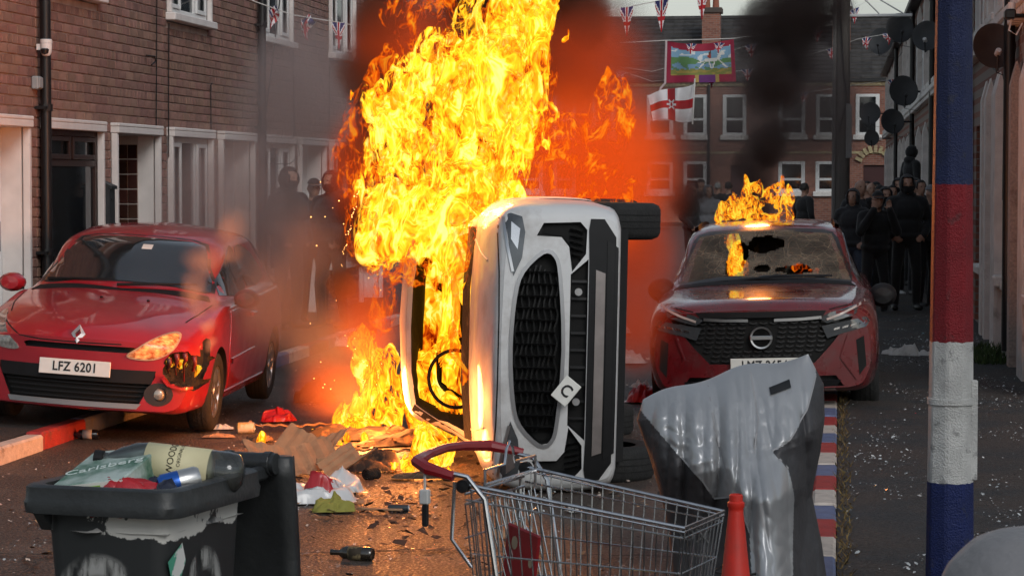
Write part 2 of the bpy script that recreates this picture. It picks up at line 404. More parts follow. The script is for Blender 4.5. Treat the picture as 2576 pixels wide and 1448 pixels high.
def frame_window(parent,a,b_,z0,z1,x,m,cols,transom=None,fw=.055,curtain=True,handle=True):
    """cols: pane boundaries as fractions; transom: height (z) of a transom, top lights above"""
    wf=MB(); d0,d1=x-.05,x
    wf.cbox(d0,d1,a,a+fw,z0,z1,.004); wf.cbox(d0,d1,b_-fw,b_,z0,z1,.004)
    wf.cbox(d0,d1-.001,a+fw,b_-fw,z0,z0+fw,.004); wf.cbox(d0,d1-.001,a+fw,b_-fw,z1-fw,z1,.004)
    wo_=wf.build('window_frame',m,parent)
    ys=[a+fw]+[a+fw+(b_-a-2*fw)*c for c in cols]+[b_-fw]
    rows=[(z0+fw,z1-fw)] if transom is None else [(z0+fw,transom-.03),(transom+.03,z1-fw)]
    if transom is not None: MB().cbox(d0,d1-.002,a+fw,b_-fw,transom-.03,transom+.03,.004).build('transom',m,wo_)
    for i in range(1,len(ys)-1):
        for r0,r1 in (rows if transom is None else rows[1:]):
            MB().cbox(d0,d1-.002,ys[i]-.03,ys[i]+.03,r0,r1,.004).build('mullion',m,wo_)
    for ri,(r0,r1) in enumerate(rows):
        cells=[(ys[i],ys[i+1]) for i in range(len(ys)-1)] if (transom is None or ri==1) else [(ys[0],ys[-1])]
        for k,(p,q) in enumerate(cells):
            if (transom is None and k!=1) or ri==1:      # opening lights have a sash of their own, proud of the frame
                s=MB(); e=.045; p2,q2=p+(.03 if k else .002),q-(.03 if k<len(cells)-1 else .002)
                s.cbox(d1-.004,d1+.018,p2,p2+e,r0+.003,r1-.003,.004); s.cbox(d1-.004,d1+.018,q2-e,q2,r0+.003,r1-.003,.004)
                s.cbox(d1-.004,d1+.017,p2+e,q2-e,r0+.003,r0+e,.004); s.cbox(d1-.004,d1+.017,p2+e,q2-e,r1-e,r1-.003,.004)
                s.build('sash',m,wo_)
            MB().box(x-.03,x-.022,p,q,r0,r1).build('pane',mGlass,wo_)
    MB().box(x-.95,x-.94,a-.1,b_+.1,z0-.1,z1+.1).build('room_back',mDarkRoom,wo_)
    if curtain:
        b=MB(); n=60; V=[];wd=(b_-a)
        for side in (0,1):
            o=len(b.v); V=[];Fc=[]
            for i in range(n+1):
                t=i/n; y=(a+.05+t*wd*.36) if side==0 else (b_-.05-t*wd*.36)
                xx=x-.16+.025*math.sin(t*40)+.01*math.sin(t*17)
                V+=[(xx,y,z0+.05),(xx-.01,y,z1-.05)]
            b.add(V,[(2*i,2*i+1,2*i+3,2*i+2) for i in range(n)])
        b.build('curtain',mCurtain,wo_,smooth=True)
    return wo_
Y_H1=PX(93,450,XW).y
PITCH=3.97
def left_house(idx,label,wincol,doorcol,brown=False,tiles=False,upper=True,ground_win=True):
    y0=Y_H1+(idx-1)*PITCH; y1=y0+PITCH
    T=thing('terraced_house',label,'house',loc=(XW,y0,0),group='brick terrace on the left')
    wa,wb=.10,1.76; da,db=2.14,3.66; GT=2.37
    ops=[(wa,wb,.72,GT),(da,db,PAVE,GT),(wa,wb,3.43,4.95)]
    wall_grid(T,'wall',mMortar,0,PITCH-.002,0,5.6,ops,-.22,-.012)
    yv=lambda y,z: z<2.38+.105*12 and (z>2.25 or idx in(1,2)) and z>1.2
    lay_bricks(T,0,PITCH-.002,.1,5.58,ops,lambda y,z:1.1<z<(3.25+(y0+y-Y_H1)*.055),xf=-.001,limit=290)
    surround(T,wa,wb,.72,GT,sill=True); surround(T,da,db,PAVE,GT)
    surround(T,wa,wb,3.52,4.95,pj=.05,sill=True)
    # ground floor window
    if brown: frame_window(T,wa+.056,wb-.056,.722,GT-.096,-.004,mBrown,(.5,),transom=1.99,fw=.05)
    else: frame_window(T,wa+.056,wb-.056,.722,GT-.096,-.004,mUPVC,(.3,.7))
    frame_window(T,wa+.056,wb-.056,3.522,4.95-.096,-.004,mUPVC,(.3,.7))
    # porch: recessed doorway
    pa,pb=da+.056,db-.056; dep=.75
    b=MB(); b.box(-dep,-.012,pa-.05,pa-.001,PAVE,GT-.096); b.box(-dep,-.012,pb+.001,pb+.05,PAVE,GT-.096)
    b.box(-dep,-.012,pa,pb,GT-.095,GT-.05); b.build('porch_wall',mWhite,T)
    dm=doorcol
    dr=MB().cbox(-dep-.05,-dep,pa,pb,PAVE,GT-.1,.004).build('door',dm,T)
    for (u0,u1,v0,v1) in ((.12,.45,.25,1.0),(.55,.88,.25,1.0),(.12,.45,1.12,1.95),(.55,.88,1.12,1.95)):
        MB().cbox(-dep,-dep+.015,pa+(pb-pa)*u0,pa+(pb-pa)*u1,PAVE+v0,PAVE+v1,.01).build('door_panel',dm,dr)
    MB().tube([(-dep+.01,pa+.15,1.1),(-dep+.05,pa+.15,1.1),(-dep+.05,pa+.25,1.1)],.01).build('handle',mUPVC,dr)
    if tiles:
        MB().box(-.52,-.165,pb-.012,pb,PAVE,GT-.1).build('porch_grout',mGrout,T)
        tm1=MB().cbox(0,.135,-.012,0,0,.135,.003).mesh('tile',mTile); tm2=MB().cbox(0,.095,-.012,0,0,.135,.003).mesh('tile',mTile)
        for r in range(14):
            for x,me in ((-.265,tm2),(-.405,tm1),(-.515,tm2)): link('tile',me,T,loc=(x,pb-.0125,PAVE+.03+r*.147))
    else:
        MB().cbox(-.30,-.18,pb-.03,pb-.001,PAVE,GT-.1,.004).build('door_casing',mUPVC,T)
    # eaves, gutter and roof (above the frame)
    MB().cbox(-.02,.12,0,PITCH-.002,5.5,5.62,.02).build('gutter',mGutter,T)
    rf=MB(); rf.add([(.08,0,5.63),(.08,PITCH-.002,5.63),(-3.6,PITCH-.002,7.9),(-3.6,0,7.9),(.08,0,5.55),(.08,PITCH-.002,5.55),(-3.6,PITCH-.002,7.8),(-3.6,0,7.8)],[(0,1,2,3),(4,7,6,5),(0,4,5,1),(1,5,6,2),(2,6,7,3),(3,7,4,0)]).build('roof',mSlate,T)
    MB().box(-7.2,-.23,0,.2,0,5.5).box(-7.2,-7.0,0,PITCH-.002,0,5.5).build('party_wall',mMortar,T)
    return T
TL=[left_house(0,'brick terraced house at far left with pale block porch beside the drainpipe',0,mUPVC),
    left_house(1,'brick terraced house with dark brown window and brown tiled porch',0,mBrown,brown=True,tiles=True),
    left_house(2,'brick terraced house with white window and white doorway before the second drainpipe',0,mUPVC),
    left_house(3,'brick terraced house behind the three hooded people on the pavement',0,mUPVC),
    left_house(4,'brick terraced house half hidden by dark smoke left of the flames',0,mUPVC)]
for i in (5,6,7,8):
    y0=Y_H1+(i-1)*PITCH
def pipe(T,y,top,r=.05):
    p=MB(); p.tube([(.07,y,.25),(.07,y,top)],r,12)
    o=p.build('drainpipe',mBlackMetal,T,smooth=40)
    for z in (1.2,2.42,3.6,4.7):
        b=MB(); b.tube([(.07,y,z),(.07,y,z+.06)],r+.012,12); b.box(0,.1,y-.09,y+.09,z+.015,z+.04); b.build('pipe_clip',mBlackMetal,o)
pipe(TL[1],.04,5.5,.047); pipe(TL[3],-.02,5.5,.047)
def wire(T,pts,r=.007,m=None,name='cable'):
    MB().tube(pts,r,5).build(name,m or mCable,T)
def wy(x,T): return PX(x,450,XW+.03).y-T.location.y
def wz(x,y): return PX(x,y,XW+.03).z
for T,cs in ((TL[1],[((400,0),(398,200),(396,330)),((430,60),(428,200),(427,395))]),(TL[2],[((537,210),(534,215),(534,340))]),(TL[3],[((738,0),(742,200),(745,355)),((742,205),(741,400)),((833,140),(830,330))])):
    for p in cs: wire(T,[(.02,wy(a,T),wz(a,c)) for a,c in p],.006)
T=TL[3]
a=PX(705,0,XW+.03); wire(T,[(.03,wy(706,T),wz(706,0)),(.03,wy(690,T),wz(690,130)),(.03,wy(668,T),wz(668,300)),(.03,wy(662,T),wz(662,360))],.008)
wire(T,[(.04,wy(742,T),wz(742,330)),(.1,wy(740,T),wz(740,390)),(.1,wy(715,T),wz(715,412)),(.1,wy(665,T),wz(665,412))],.006)
T=TL[1]
wire(T,[(.03,wy(371,T),wz(371,140)),(.05,wy(386,T),wz(386,143)),(.05,wy(388,T),wz(388,155)),(.05,wy(378,T),wz(378,164))],.008,name='hook')
# white block wall pieces and number plaque at the far-left porch
T=TL[0]
for r in range(10):
    MB().cbox(-.32,-.20,2.9,3.7,PAVE+.02+r*.225,PAVE+.02+r*.225+.218,.004).build('block',mWhite,T)
MB().cbox(-.2,-.185,3.55,3.66,1.25,1.5,.004).build('number_plaque',mBlackMetal,T)
# security camera beside the drainpipe
p=PX(119,120,XW+.1); S=thing('security_camera','white dome security camera beside the black drainpipe on the brick wall','camera',loc=(XW,p.y,p.z))
MB().lathe([(0,-.075),(.03,-.068),(.045,-.045),(.05,-.0),(.05,.035)],14,Matrix.Translation((.09,0,0))).build('housing',mUPVC,S,smooth=40)
MB().lathe([(.052,.037),(.052,.065),(.045,.07),(0,.07)],14,Matrix.Translation((.09,0,0))).build('cap',mUPVC,S,smooth=40)
MB().lathe([(.0,-.06),(.03,-.05),(.036,-.02),(.03,-.01)],12,Matrix.Translation((.09,-.035,0))).build('lens',mBlackMetal,S,smooth=40)
MB().box(0.012,.05,-.02,.02,-.02,.03).build('bracket',mUPVC,S)
MB().tube([(.05,0,-.05),(.07,.05,-.2),(.06,.03,-.3),(.03,.02,-.36)],.006,5).build('cable',mCable,S)
p=PX(113,207,XW+.1); S=thing('junction_box','small grey junction box under the security camera','box',loc=(XW,p.y,p.z))
MB().cbox(.0,.06,-.06,.06,-.06,.05,.01).build('body',mat('grey_plastic',(.3,.33,.34),.5),S)
MB().cbox(.06,.07,-.05,.05,-.05,.04,.008).build('cover',mat('grey_plastic',(.3,.33,.34),.5),S)
# wall mailbox between brown window and porch
p=PX(283,515,XW+.1); S=thing('parcel_box','black parcel box with sloping lid on the wall beside the tiled porch','letter box',loc=(XW,p.y-.0,p.z))
mBox=mat('box_black',(.022,.026,.029),.5,var=.2)
b=MB(); b.add([(0,-.08,-.22),(.10,-.08,-.22),(.10,-.08,.15),(0,-.08,.19),(0,.08,-.22),(.10,.08,-.22),(.10,.08,.15),(0,.08,.19)],[(0,1,2,3),(4,7,6,5),(0,4,5,1),(1,5,6,2),(3,2,6,7),(0,3,7,4)]).build('body',mBox,S)
b=MB(); b.add([(0,-.09,.192),(.12,-.09,.142),(.12,-.09,.172),(0,-.09,.225),(0,.09,.192),(.12,.09,.142),(.12,.09,.172),(0,.09,.225)],[(0,1,2,3),(4,7,6,5),(0,4,5,1),(1,5,6,2),(3,2,6,7),(0,3,7,4)]).build('lid',mBox,S)
MB().box(.01,.09,-.06,.07,-.29,-.225).build('timber_block',mat('timber',(.28,.15,.09),.8,var=.2),S)
MB().cbox(.101,.106,-.05,.05,.04,.06,.002).build('slot',mBlackMetal,S)
# ================================================================== right terrace (seen very obliquely), far terrace, poles, dishes, flags
mPlaster=mat('pilaster_white',(.76,.72,.68),.8,var=.18,vscale=5,bump=.6,bscale=70,col2=(.30,.24,.21),tscale=4,thr=(.62,.8))
mPebble=mat('pebbledash',(.58,.46,.40),.9,var=.3,vscale=40,bump=1.,bscale=110,col2=(.30,.2,.17),tscale=3,thr=(.55,.75))
mBrickFar=bpy.data.materials.new('brick_far'); mBrickFar.use_nodes=True
_t=mBrickFar.node_tree; _b=_t.nodes['Principled BSDF']; _b.inputs['Roughness'].default_value=.9
_tc=ND(_t,'ShaderNodeTexCoord'); _mp=ND(_t,'ShaderNodeMapping'); _mp.inputs['Rotation'].default_value=(R(90),0,0); _bk=ND(_t,'ShaderNodeTexBrick')
_bk.inputs['Scale'].default_value=1; _bk.inputs['Brick Width'].default_value=.235; _bk.inputs['Row Height'].default_value=.084; _bk.inputs['Mortar Size'].default_value=.008
_bk.inputs['Color1'].default_value=(.20,.075,.052,1); _bk.inputs['Color2'].default_value=(.30,.12,.08,1); _bk.inputs['Mortar'].default_value=(.25,.2,.17,1)
_t.links.new(_tc.outputs['Object'],_mp.inputs[0]); _t.links.new(_mp.outputs[0],_bk.inputs['Vector']); _t.links.new(_bk.outputs[0],_b.inputs['Base Color'])
mYellowBrick=mat('brick_buff',(.42,.34,.20),.9,var=.3,island=.2)
XF=XR+.10; RP=4.0; RY0=20.0
def pilaster(parent,y0,y1,z0,z1,pj,m,name='pilaster',point=True):
    b=MB(); ym=(y0+y1)/2; zt=z1-(.22 if point else 0)
    prof=[(0,z0),(-pj,z0),(-pj,zt),(-pj*.5,z1),(0,zt)] if point else [(0,z0),(-pj,z0),(-pj,z1),(0,z1)]
    n=len(prof)
    b.add([(x,y0,z) for x,z in prof]+[(x,y1,z) for x,z in prof],[tuple(range(n)),tuple(range(2*n-1,n-1,-1))]+[(i,n+i,n+(i+1)%n,(i+1)%n) for i in range(n)])
    return b.build(name,m,parent,fix=True)
ORD='first second third fourth fifth sixth seventh eighth ninth tenth eleventh twelfth thirteenth fourteenth fifteenth sixteenth seventeenth eighteenth'.split()
NAMES_R=['nearest brick house on the right with white windowsill and pebbledash pilaster','second house along the right terrace with torn cables and a black drainpipe','third house along the right terrace under the lowest satellite dishes']
for i in range(18):
    y0=RY0+i*RP
    lab=NAMES_R[i] if i<3 else ORD[i]+' house from the near end of the white pilastered right terrace'
    T=thing('terraced_house',lab,'house',loc=(XF,y0,0),group='pilastered terrace on the right')
    ops=[(.55,1.75,.85,2.5),(2.5,3.4,PAVE-.02,2.5),(.6,1.7,3.6,5.1),(2.5,3.5,3.6,5.1)]
    wall_grid(T,'wall',mMortar if i<1 else mBrickFar,0,RP-.003,0,5.7,ops,.0,.25)
    if i<1: lay_bricks(T,0,RP-.002,.1,5.6,ops,lambda y,z:z<3.9 and y>.2 and y<2.9,sign=-1,xf=.001,limit=290)
    for (a,b_,z0,z1) in ops[:1]+ops[2:]:
        f=MB(); f.cbox(-.02,.06,a,a+.07,z0,z1,.004).cbox(-.02,.06,b_-.07,b_,z0,z1,.004).cbox(-.019,.06,a+.07,b_-.07,z0,z0+.07,.004).cbox(-.019,.06,a+.07,b_-.07,z1-.07,z1,.004).cbox(-.018,.06,a+.07,b_-.07,(z0+z1)/2-.03,(z0+z1)/2+.03,.004)
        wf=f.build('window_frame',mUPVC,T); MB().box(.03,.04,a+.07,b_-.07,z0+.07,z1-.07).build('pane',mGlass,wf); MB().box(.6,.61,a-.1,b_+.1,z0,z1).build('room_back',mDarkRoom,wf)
        MB().cbox(-.13,.0,a-.08,b_+.08,z0-.09,z0,.012).build('sill',mPlaster,T)
    MB().cbox(.1,.15,2.5,3.4,PAVE,2.5,.004).build('door',mat('door_paint',(.06,.02,.02),.5),T)
    pm=mPlaster
    for k,(a,b_) in enumerate(((.18,.5),(1.80,2.1),(2.14,2.46),(3.45,3.75))):
        if i>=2 and k>0: continue
        pilaster(T,a,b_,PAVE-.03,2.95,.115,mPebble if (i==0 and k==3) else pm)
        pilaster(T,a,b_,3.52,5.45,.10,pm,point=True)
    MB().cbox(-.15,.0,0,RP-.003,3.38,3.50,.02).build('string_course',pm,T)
    for k in range(12): MB().cbox(-.13,.0,.05+k*.333,.2+k*.333,3.30,3.379,.01).build('dentil',pm,T)
    MB().cbox(-.22,-.0,0,RP-.003,5.6,5.74,.02).build('gutter',mGutter,T)
    MB().add([(-.2,0,5.76),(-.2,RP-.003,5.76),(3.8,RP-.003,8.1),(3.8,0,8.1),(-.2,0,5.7),(-.2,RP-.003,5.7),(3.8,RP-.003,8.),(3.8,0,8.)],[(0,3,2,1),(4,5,6,7),(0,1,5,4),(1,2,6,5),(2,3,7,6),(3,0,4,7)]).build('roof',mSlate,T)
    MB().box(.25,7,0,.2,0,5.6).box(6.8,7,.2,RP-.003,0,5.6).build('party_wall',mMortar,T)
    if i in (1,3,6,9,13):
        MB().tube([(-.09,.08,.2),(-.09,.08,5.6)],.055,10).build('drainpipe',mBlackMetal,T,smooth=40)
    if i==1:
        q=[(-.05,.9+.02*k,4.2-.32*k) for k in range(9)]
        MB().tube([(x,y+rnd.uniform(-.03,.03),z) for x,y,z in q],.012,5).build('cable',mCable,T); MB().tube([(x-.02,y+.1+rnd.uniform(-.04,.04),z) for x,y,z in q],.009,5).build('cable',mCable,T)
        MB().cbox(-.19,-.005,.62,.95,.78,.90,.02).build('broken_sill',mPlaster,T)
        b=MB(); b.add([(-.14,.7,.78),(-.12,1.0,.78),(-.15,.72,.4),(-.13,1.0,.4),(-.16,.7,.12),(-.14,1.0,.12),(-.3,.6,.105),(-.3,.95,.105)],[(0,1,3,2),(2,3,5,4),(4,5,7,6)]).build('torn_membrane',mat('membrane',(.6,.57,.52),.7,var=.2),T)
# grass tuft by the right wall foot
def tuft(c,n,h,spread,m):
    b=MB()
    for _ in range(n):
        a=rnd.uniform(0,6.28); r=spread*math.sqrt(rnd.random()); p=Vector((c.x+r*math.cos(a)*.6,c.y+r*math.sin(a)*1.6,c.z)); hh=h*rnd.uniform(.4,1); l=rnd.uniform(-.6,.6),rnd.uniform(-.6,.6); w_=.006
        q=Vector((l[0]*hh,l[1]*hh,hh)); d=Vector((math.cos(a+1.5),math.sin(a+1.5),0))*w_
        b.add([p-d,p+d,p+q*.6+d*.6,p+q+Vector((0,0,-.1*hh)),p+q*.6-d*.6],[(0,1,2,4),(4,2,3)])
    return b
mGrass=mat('grass',(.045,.075,.018),.8,var=.4,vscale=20,island=.4)
mMoss=mat('dry_moss',(.13,.085,.03),.9,var=.4,vscale=20,island=.5)
g=tuft(Vector((1.45,24.6,PAVE-.02)),700,.16,.55,mGrass).build('grass',mGrass); g['kind']='stuff'; g['label']='green grass growing at the foot of the right wall'
b=MB()
for k in range(900):
    y=rnd.uniform(7.4,21); p=Vector((rnd.gauss(.035,.022),y,PAVE-.015)); hh=rnd.uniform(.01,.045); a=rnd.uniform(0,6.28); d=Vector((math.cos(a),math.sin(a),0))*.005; q=Vector((rnd.uniform(-.04,.04),rnd.uniform(-.04,.04),hh))
    b.add([p-d,p+d,p+q],[(0,1,2)])
g=b.build('dry_moss',mMoss); g['kind']='stuff'; g['label']='dry moss and weeds along the right kerb joint'
# ------------------------------------------------------------------ satellite dishes
mDish=mat('dish_dark',(.022,.023,.025),.5,var=.25,metal=.0)
mDishB=mat('dish_brown',(.05,.026,.018),.5,var=.3)
def dish(x,y,X,dia,label,m=None,yawd=0.,arm=1):
    p=PX(x,y,X); m=m or mDish
    T=thing('satellite_dish',label,'satellite dish',loc=p,group='satellite dishes on the right terrace'); T.rotation_euler=(0,0,R(yawd))
    r=dia/2; M=Matrix.Rotation(R(90),4,'X')@Matrix.Rotation(R(-12),4,'X')
    prof=[(0,.0)]+[(r*t,.10*r*2*t*t*.8) for t in (.2,.4,.6,.8,.95,1.)]+[(r*1.02,.17*r),(r*.98,.19*r)]
    prof2=prof[:-1]+[(r*.97,.165*r)]+[(r*t,.10*r*2*t*t*.8+.006) for t in (.8,.6,.4,.2)]+[(0,.006)]
    MB().lathe([(a,b_) for a,b_ in prof2],28,M,sx=.93).build('reflector',m,T,smooth=60)
    # feed arm and converter in front of the bowl, bracket behind to the wall
    MB().tube([(0,.0,-r*.95),(0,-.18,-r*1.05),(0,-r*.95,-r*.35)],.012,6).build('feed_arm',mDish,T)
    MB().lathe([(0,-.05),(.03,-.045),(.032,.03),(.022,.05),(0,.05)],10,Matrix.Translation((0,-r*.95,-r*.28))@Matrix.Rotation(R(70),4,'X')).build('converter',mUPVC if arm==2 else mDish,T,smooth=40)
    wx=XR+.08-X
    MB().tube([(0,.03,0),(0,.12,0),(max(.1,wx*.6),.16,0),(max(.12,wx),.18,0)],.02,8).build('mount_arm',mDish,T)
    MB().cbox(-.05,.05,.02,.06,-.09,.09,.01).build('bracket',mDish,T)
    MB().tube([(0,.04,-.05),(.05,.1,-r*1.1),(wx*.7,.15,-r*1.25),(wx,.2,-r*.6)],.006,5).build('cable',mCable,T)
    return T
dish(2500,118,1.47,.44,'large brown satellite dish right of the painted lamp post',mDishB,8,2)
dish(2332,92,1.30,.46,'dark satellite dish partly behind the top of the painted post',None,-10,2)
dish(2262,72,1.22,.62,'topmost dark satellite dish against the gutter of the right terrace',None,12)
dish(2217,105,1.10,.72,'dark satellite dish overlapping the far roof, beside the utility pole',None,-18)
dish(2272,230,1.23,.60,'dark satellite dish midway down the right terrace, alone below the upper cluster',None,10)
dish(2190,286,1.0,.72,'left satellite dish of the low pair above the crowd',None,-12)
dish(2244,306,1.16,.56,'right satellite dish of the low pair above the crowd',None,14)
dish(2193,348,1.05,.52,'lowest small dark satellite dish above the crowd',None,-5)
# camera on bracket near the top right corner
p=PX(2545,40,1.42); S=thing('wall_camera','dark bracketed camera with white cap at the top right wall','camera',loc=p)
MB().cbox(-.06,.03,-.1,.1,-.03,.05,.012).build('body',mBlackMetal,S); MB().tube([(.03,0,0),(.2,.02,0)],.018,8).build('arm',mBlackMetal,S)
MB().lathe([(.0,-.03),(.03,-.025),(.03,.03),(0,.035)],12,Matrix.Translation((.0,-.02,.08))).build('cap',mUPVC,S,smooth=40)
MB().tube([(0,0,-.03),(-.02,.02,-.12),(.04,.0,-.16),(.09,.02,-.06)],.008,6).build('cable',mUPVC,S)
# ------------------------------------------------------------------ far terrace across the junction
FY=99.2
mTileF=mat('roof_tile_far',(.050,.046,.044),.8,var=.35,vscale=4,island=.25)
FXC=D(1783,300,F/FY).x; FP=5.27
for i in range(-3,2):
    x0=FXC+(i)*FP
    labs={-3:'far brick house just right of the left terrace, behind the flames',-2:'far brick house directly behind the tall flames',-1:'far brick house behind the banner and flag across the junction',0:'far brick house behind the dark smoke plume across the junction',1:'far brick house right of the utility pole across the junction'}
    T=thing('far_house',labs.get(i,'far brick house hidden behind the fire across the junction'),'house',loc=(x0,FY,0),group='far terrace across the junction')
    wins=[(2.80,3.86),(4.28,5.34) if i!=1 else (4.2,5.1)]
    ops=[]
    for a,b_ in ((2.82,3.84),(4.30,5.2)): ops+= [(a,b_,3.6,5.22),(a,b_,1.35,2.55)]
    ops.append((.9,1.85,.1,2.4)); ops.append((.6,1.5,3.6,5.22))
    xs=sorted({0,FP-.004,*[v for o in ops for v in o[:2]]}); zs=sorted({0,5.72,*[v for o in ops for v in o[2:]]}); b=MB()
    for p in range(len(xs)-1):
        for q in range(len(zs)-1):
            cx_,cz=(xs[p]+xs[p+1])/2,(zs[q]+zs[q+1])/2
            if any(o[0]<cx_<o[1] and o[2]<cz<o[3] for o in ops): continue
            b.box(xs[p],xs[p+1],0,.3,zs[q],zs[q+1])
    b.build('wall',mBrickFar,T)
    for (a,b_,z0,z1) in ops:
        if z0<.2:
            MB().cbox(a,b_,.1,.16,z0,z1,.01).build('door',mat('door_paint',(.06,.02,.02),.5),T); continue
        f=MB(); f.cbox(a-.02,a+.13,-.03,.08,z0,z1,.01).cbox(b_-.13,b_+.02,-.03,.08,z0,z1,.01).cbox(a+.13,b_-.13,-.029,.08,z1-.12,z1,.01).cbox(a+.13,b_-.13,-.029,.08,z0,z0+.1,.01)
        f.cbox(a+.13,b_-.13,-.028,.08,z0+(z1-z0)*.36,z0+(z1-z0)*.36+.1,.01); wf=f.build('window_frame',mUPVC,T)
        MB().box(a+.13,b_-.13,.05,.06,z0+.1,z1-.12).build('pane',mGlass,wf)
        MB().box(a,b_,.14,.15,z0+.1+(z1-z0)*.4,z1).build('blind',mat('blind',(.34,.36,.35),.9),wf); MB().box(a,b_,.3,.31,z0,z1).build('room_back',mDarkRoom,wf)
        MB().cbox(a-.12,b_+.12,-.12,-.001,z0-.2,z0-.0,.02).build('sill',mPlaster,T)
    MB().box(0,FP-.004,-.06,-.001,5.55,5.72).build('cornice',mYellowBrick,T)
    for k in range(26): MB().box(.03+k*.2,.15+k*.2,-.1,-.061,5.6,5.7).build('dentil',mYellowBrick,T)
    MB().box(0,FP-.004,-.03,-.001,2.85,2.95).build('string_course',mYellowBrick,T)
    MB().cbox(0,FP-.004,-.2,-.101,5.70,5.82,.02).build('gutter',mGutter,T)
    n=15; yb,zb,yt,zt=-.15,5.82,4.3,8.5
    rt=MB().add([(0,yb,zb),(FP-.004,yb,zb),(FP-.004,yt,zt),(0,yt,zt)],[(0,1,2,3)]).build('roof',mTileF,T)
    for k in range(n):
        t0=k/n; t1=(k+1)/n; y0_,z0_=yb+(yt-yb)*t0,zb+(zt-zb)*t0+.09; y1_,z1_=yb+(yt-yb)*t1,zb+(zt-zb)*t1+.02
        sg=MB(); nx=13
        for q in range(nx):
            xa,xb_=q*FP/nx,(q+1)*FP/nx-.012; dz=rnd.uniform(-.012,.012)
            sg.add([(xa,y0_,z0_+dz),(xb_,y0_,z0_+dz),(xb_,y1_,z1_),(xa,y1_,z1_),(xa,y0_,z0_-.08),(xb_,y0_,z0_-.08)],[(0,1,2,3),(4,5,1,0)])
        sg.build('tile_course',mTileF,rt)
    MB().tube([(0,yt,zt+.03),(FP-.004,yt,zt+.03)],.12,8).build('ridge',mTileF,rt)
    MB().box(0,FP-.004,yt+.0,9,0,5.7).build('rear_wall',mBrickFar,T)
    ch=MB().cbox(-.37,.37,.9+.9,1.75+.9,6.3,8.75,.01).build('chimney',mBrickFar,T)
    MB().cbox(-.45,.45,1.72,2.73,8.6,8.82,.02).build('chimney_cap',mat('chimney_cap',(.09,.07,.06),.9),ch)
    for dx in (-.18,.18): MB().lathe([(.14,8.82),(.12,9.2),(.15,9.22),(.15,9.3),(.1,9.3)],10,Matrix.Translation((dx,2.2,0))).build('chimney_pot',mat('terracotta',(.30,.10,.06),.8),ch)
    MB().tube([(.02,-.08,.2),(.02,-.08,5.6)],.06,8).build('drainpipe',mBlackMetal,T)
    if i==1:
        for k in range(9):
            an=R(20+17*k); MB().box(-.07,.07,-.1,-.0,0,.28,M=Matrix.Translation((1.35,0,2.35))@Matrix.Rotation(R(90)-an,4,'Y')@Matrix.Translation((0,0,.55))).build('arch_stone',mYellowBrick,T)
# ------------------------------------------------------------------ utility pole
p=D(2118,430,150); mWood=mat('pole_wood',(.10,.088,.078),.85,var=.35,vscale=4,bump=.5,bscale=30,stretch=(3,3,.15))
T=thing('utility_pole','tall dark timber utility pole behind the red crossover','pole',loc=(p.x,p.y,0))
MB().tube([(0,0,0),(0,0,4),(0,0,9.5)],[.135,.125,.10],14).build('pole',mWood,T,smooth=40)
MB().tube([(-.14,-.05,.1),(-.135,-.05,3.0),(-.115,-.05,9)],.035,8).build('conduit',mat('conduit_grey',(.16,.15,.14),.7),T,smooth=40)
MB().tube([(-.1,-.13,5.5),(.02,-.16,3.6),(.08,-.14,3.2),(-.06,-.15,2.6)],.012,5).build('cable',mCable,T)
MB().cbox(.1,1.15,-.03,.03,4.55,4.6,.01).build('crossarm',mUPVC,T)
for q in ((.2,.9),(.6,.85),(1.0,.8)): MB().tube([(0,-.1,5.2),(q[0],-.02,4.6)],.012,4).build('stay',mUPVC,T)
MB().box(.06,.16,-.16,-.1,2.2,3.1).build('notice_plate',mat('notice_grey',(.25,.24,.23),.8),T)
# ------------------------------------------------------------------ painted lamp post in the foreground
SP=629.; p=D(2393,900,SP); LPX,LPY=p.x,p.y
T=thing('lamp_post','octagonal lamp post painted in blue, red and white bands','lamp post',loc=(LPX,LPY,PAVE-.02)); T.rotation_euler=(0,0,R(10))
bd=[('band_blue',-.1,.55,(.004,.012,.075)),('band_white',.55,1.112,(.43,.43,.42)),('band_red',1.112,1.738,(.16,.004,.009)),('band_blue',1.738,2.47,(.008,.014,.055)),('band_white',2.47,3.2,(.43,.43,.42)),('band_red',3.2,3.9,(.16,.004,.009)),('band_grey',3.9,6.5,(.25,.25,.25))]
rad=lambda z: (.093-.0095*z)*(1.0 if z>.7 else 1.0)
for k,(nm,z0,z1,c) in enumerate(bd):
    m=mat('post_'+nm+str(k),c,.55,var=.22,vscale=9,bump=.7,bscale=150,spec=.35,col2=tuple(q*.55+.012 for q in c),tscale=17,thr=(.60,.66))
    b=MB(); n=40; V=[];Fc=[]; zs=[z0+(z1-z0)*i/6 for i in range(7)]
    for iz,z in enumerate(zs):
        for q in range(n):
            a=R(360*q/n+22.5); oc=math.cos(R(22.5))/math.cos((a%R(45))-R(22.5)); rr=rad(z)*1.08*oc
            zj=z+(.005*mnoise.noise((q*.55,round(z,3)*7,1))+.004*mnoise.noise((q*1.7,round(z,3)*7,4)) if iz in(0,6) else 0); V.append((rr*math.cos(a-R(22.5)),rr*math.sin(a-R(22.5)),zj))
    for i in range(6):
        for q in range(n): Fc.append((i*n+q,i*n+(q+1)%n,(i+1)*n+(q+1)%n,(i+1)*n+q))
    b.add(V,Fc).build(nm,m,T)
mPW=MATS['post_band_white1']
MB().lathe([(rad(.9)*1.09,.86),(rad(.9)*1.12,.862),(rad(.9)*1.12,.885),(rad(.9)*1.09,.887)],24).build('strap',mPW,T,smooth=40)
MB().cbox(.068,.098,-.05,-.015,.56,.96,.004).build('cable_cover',mPW,T)
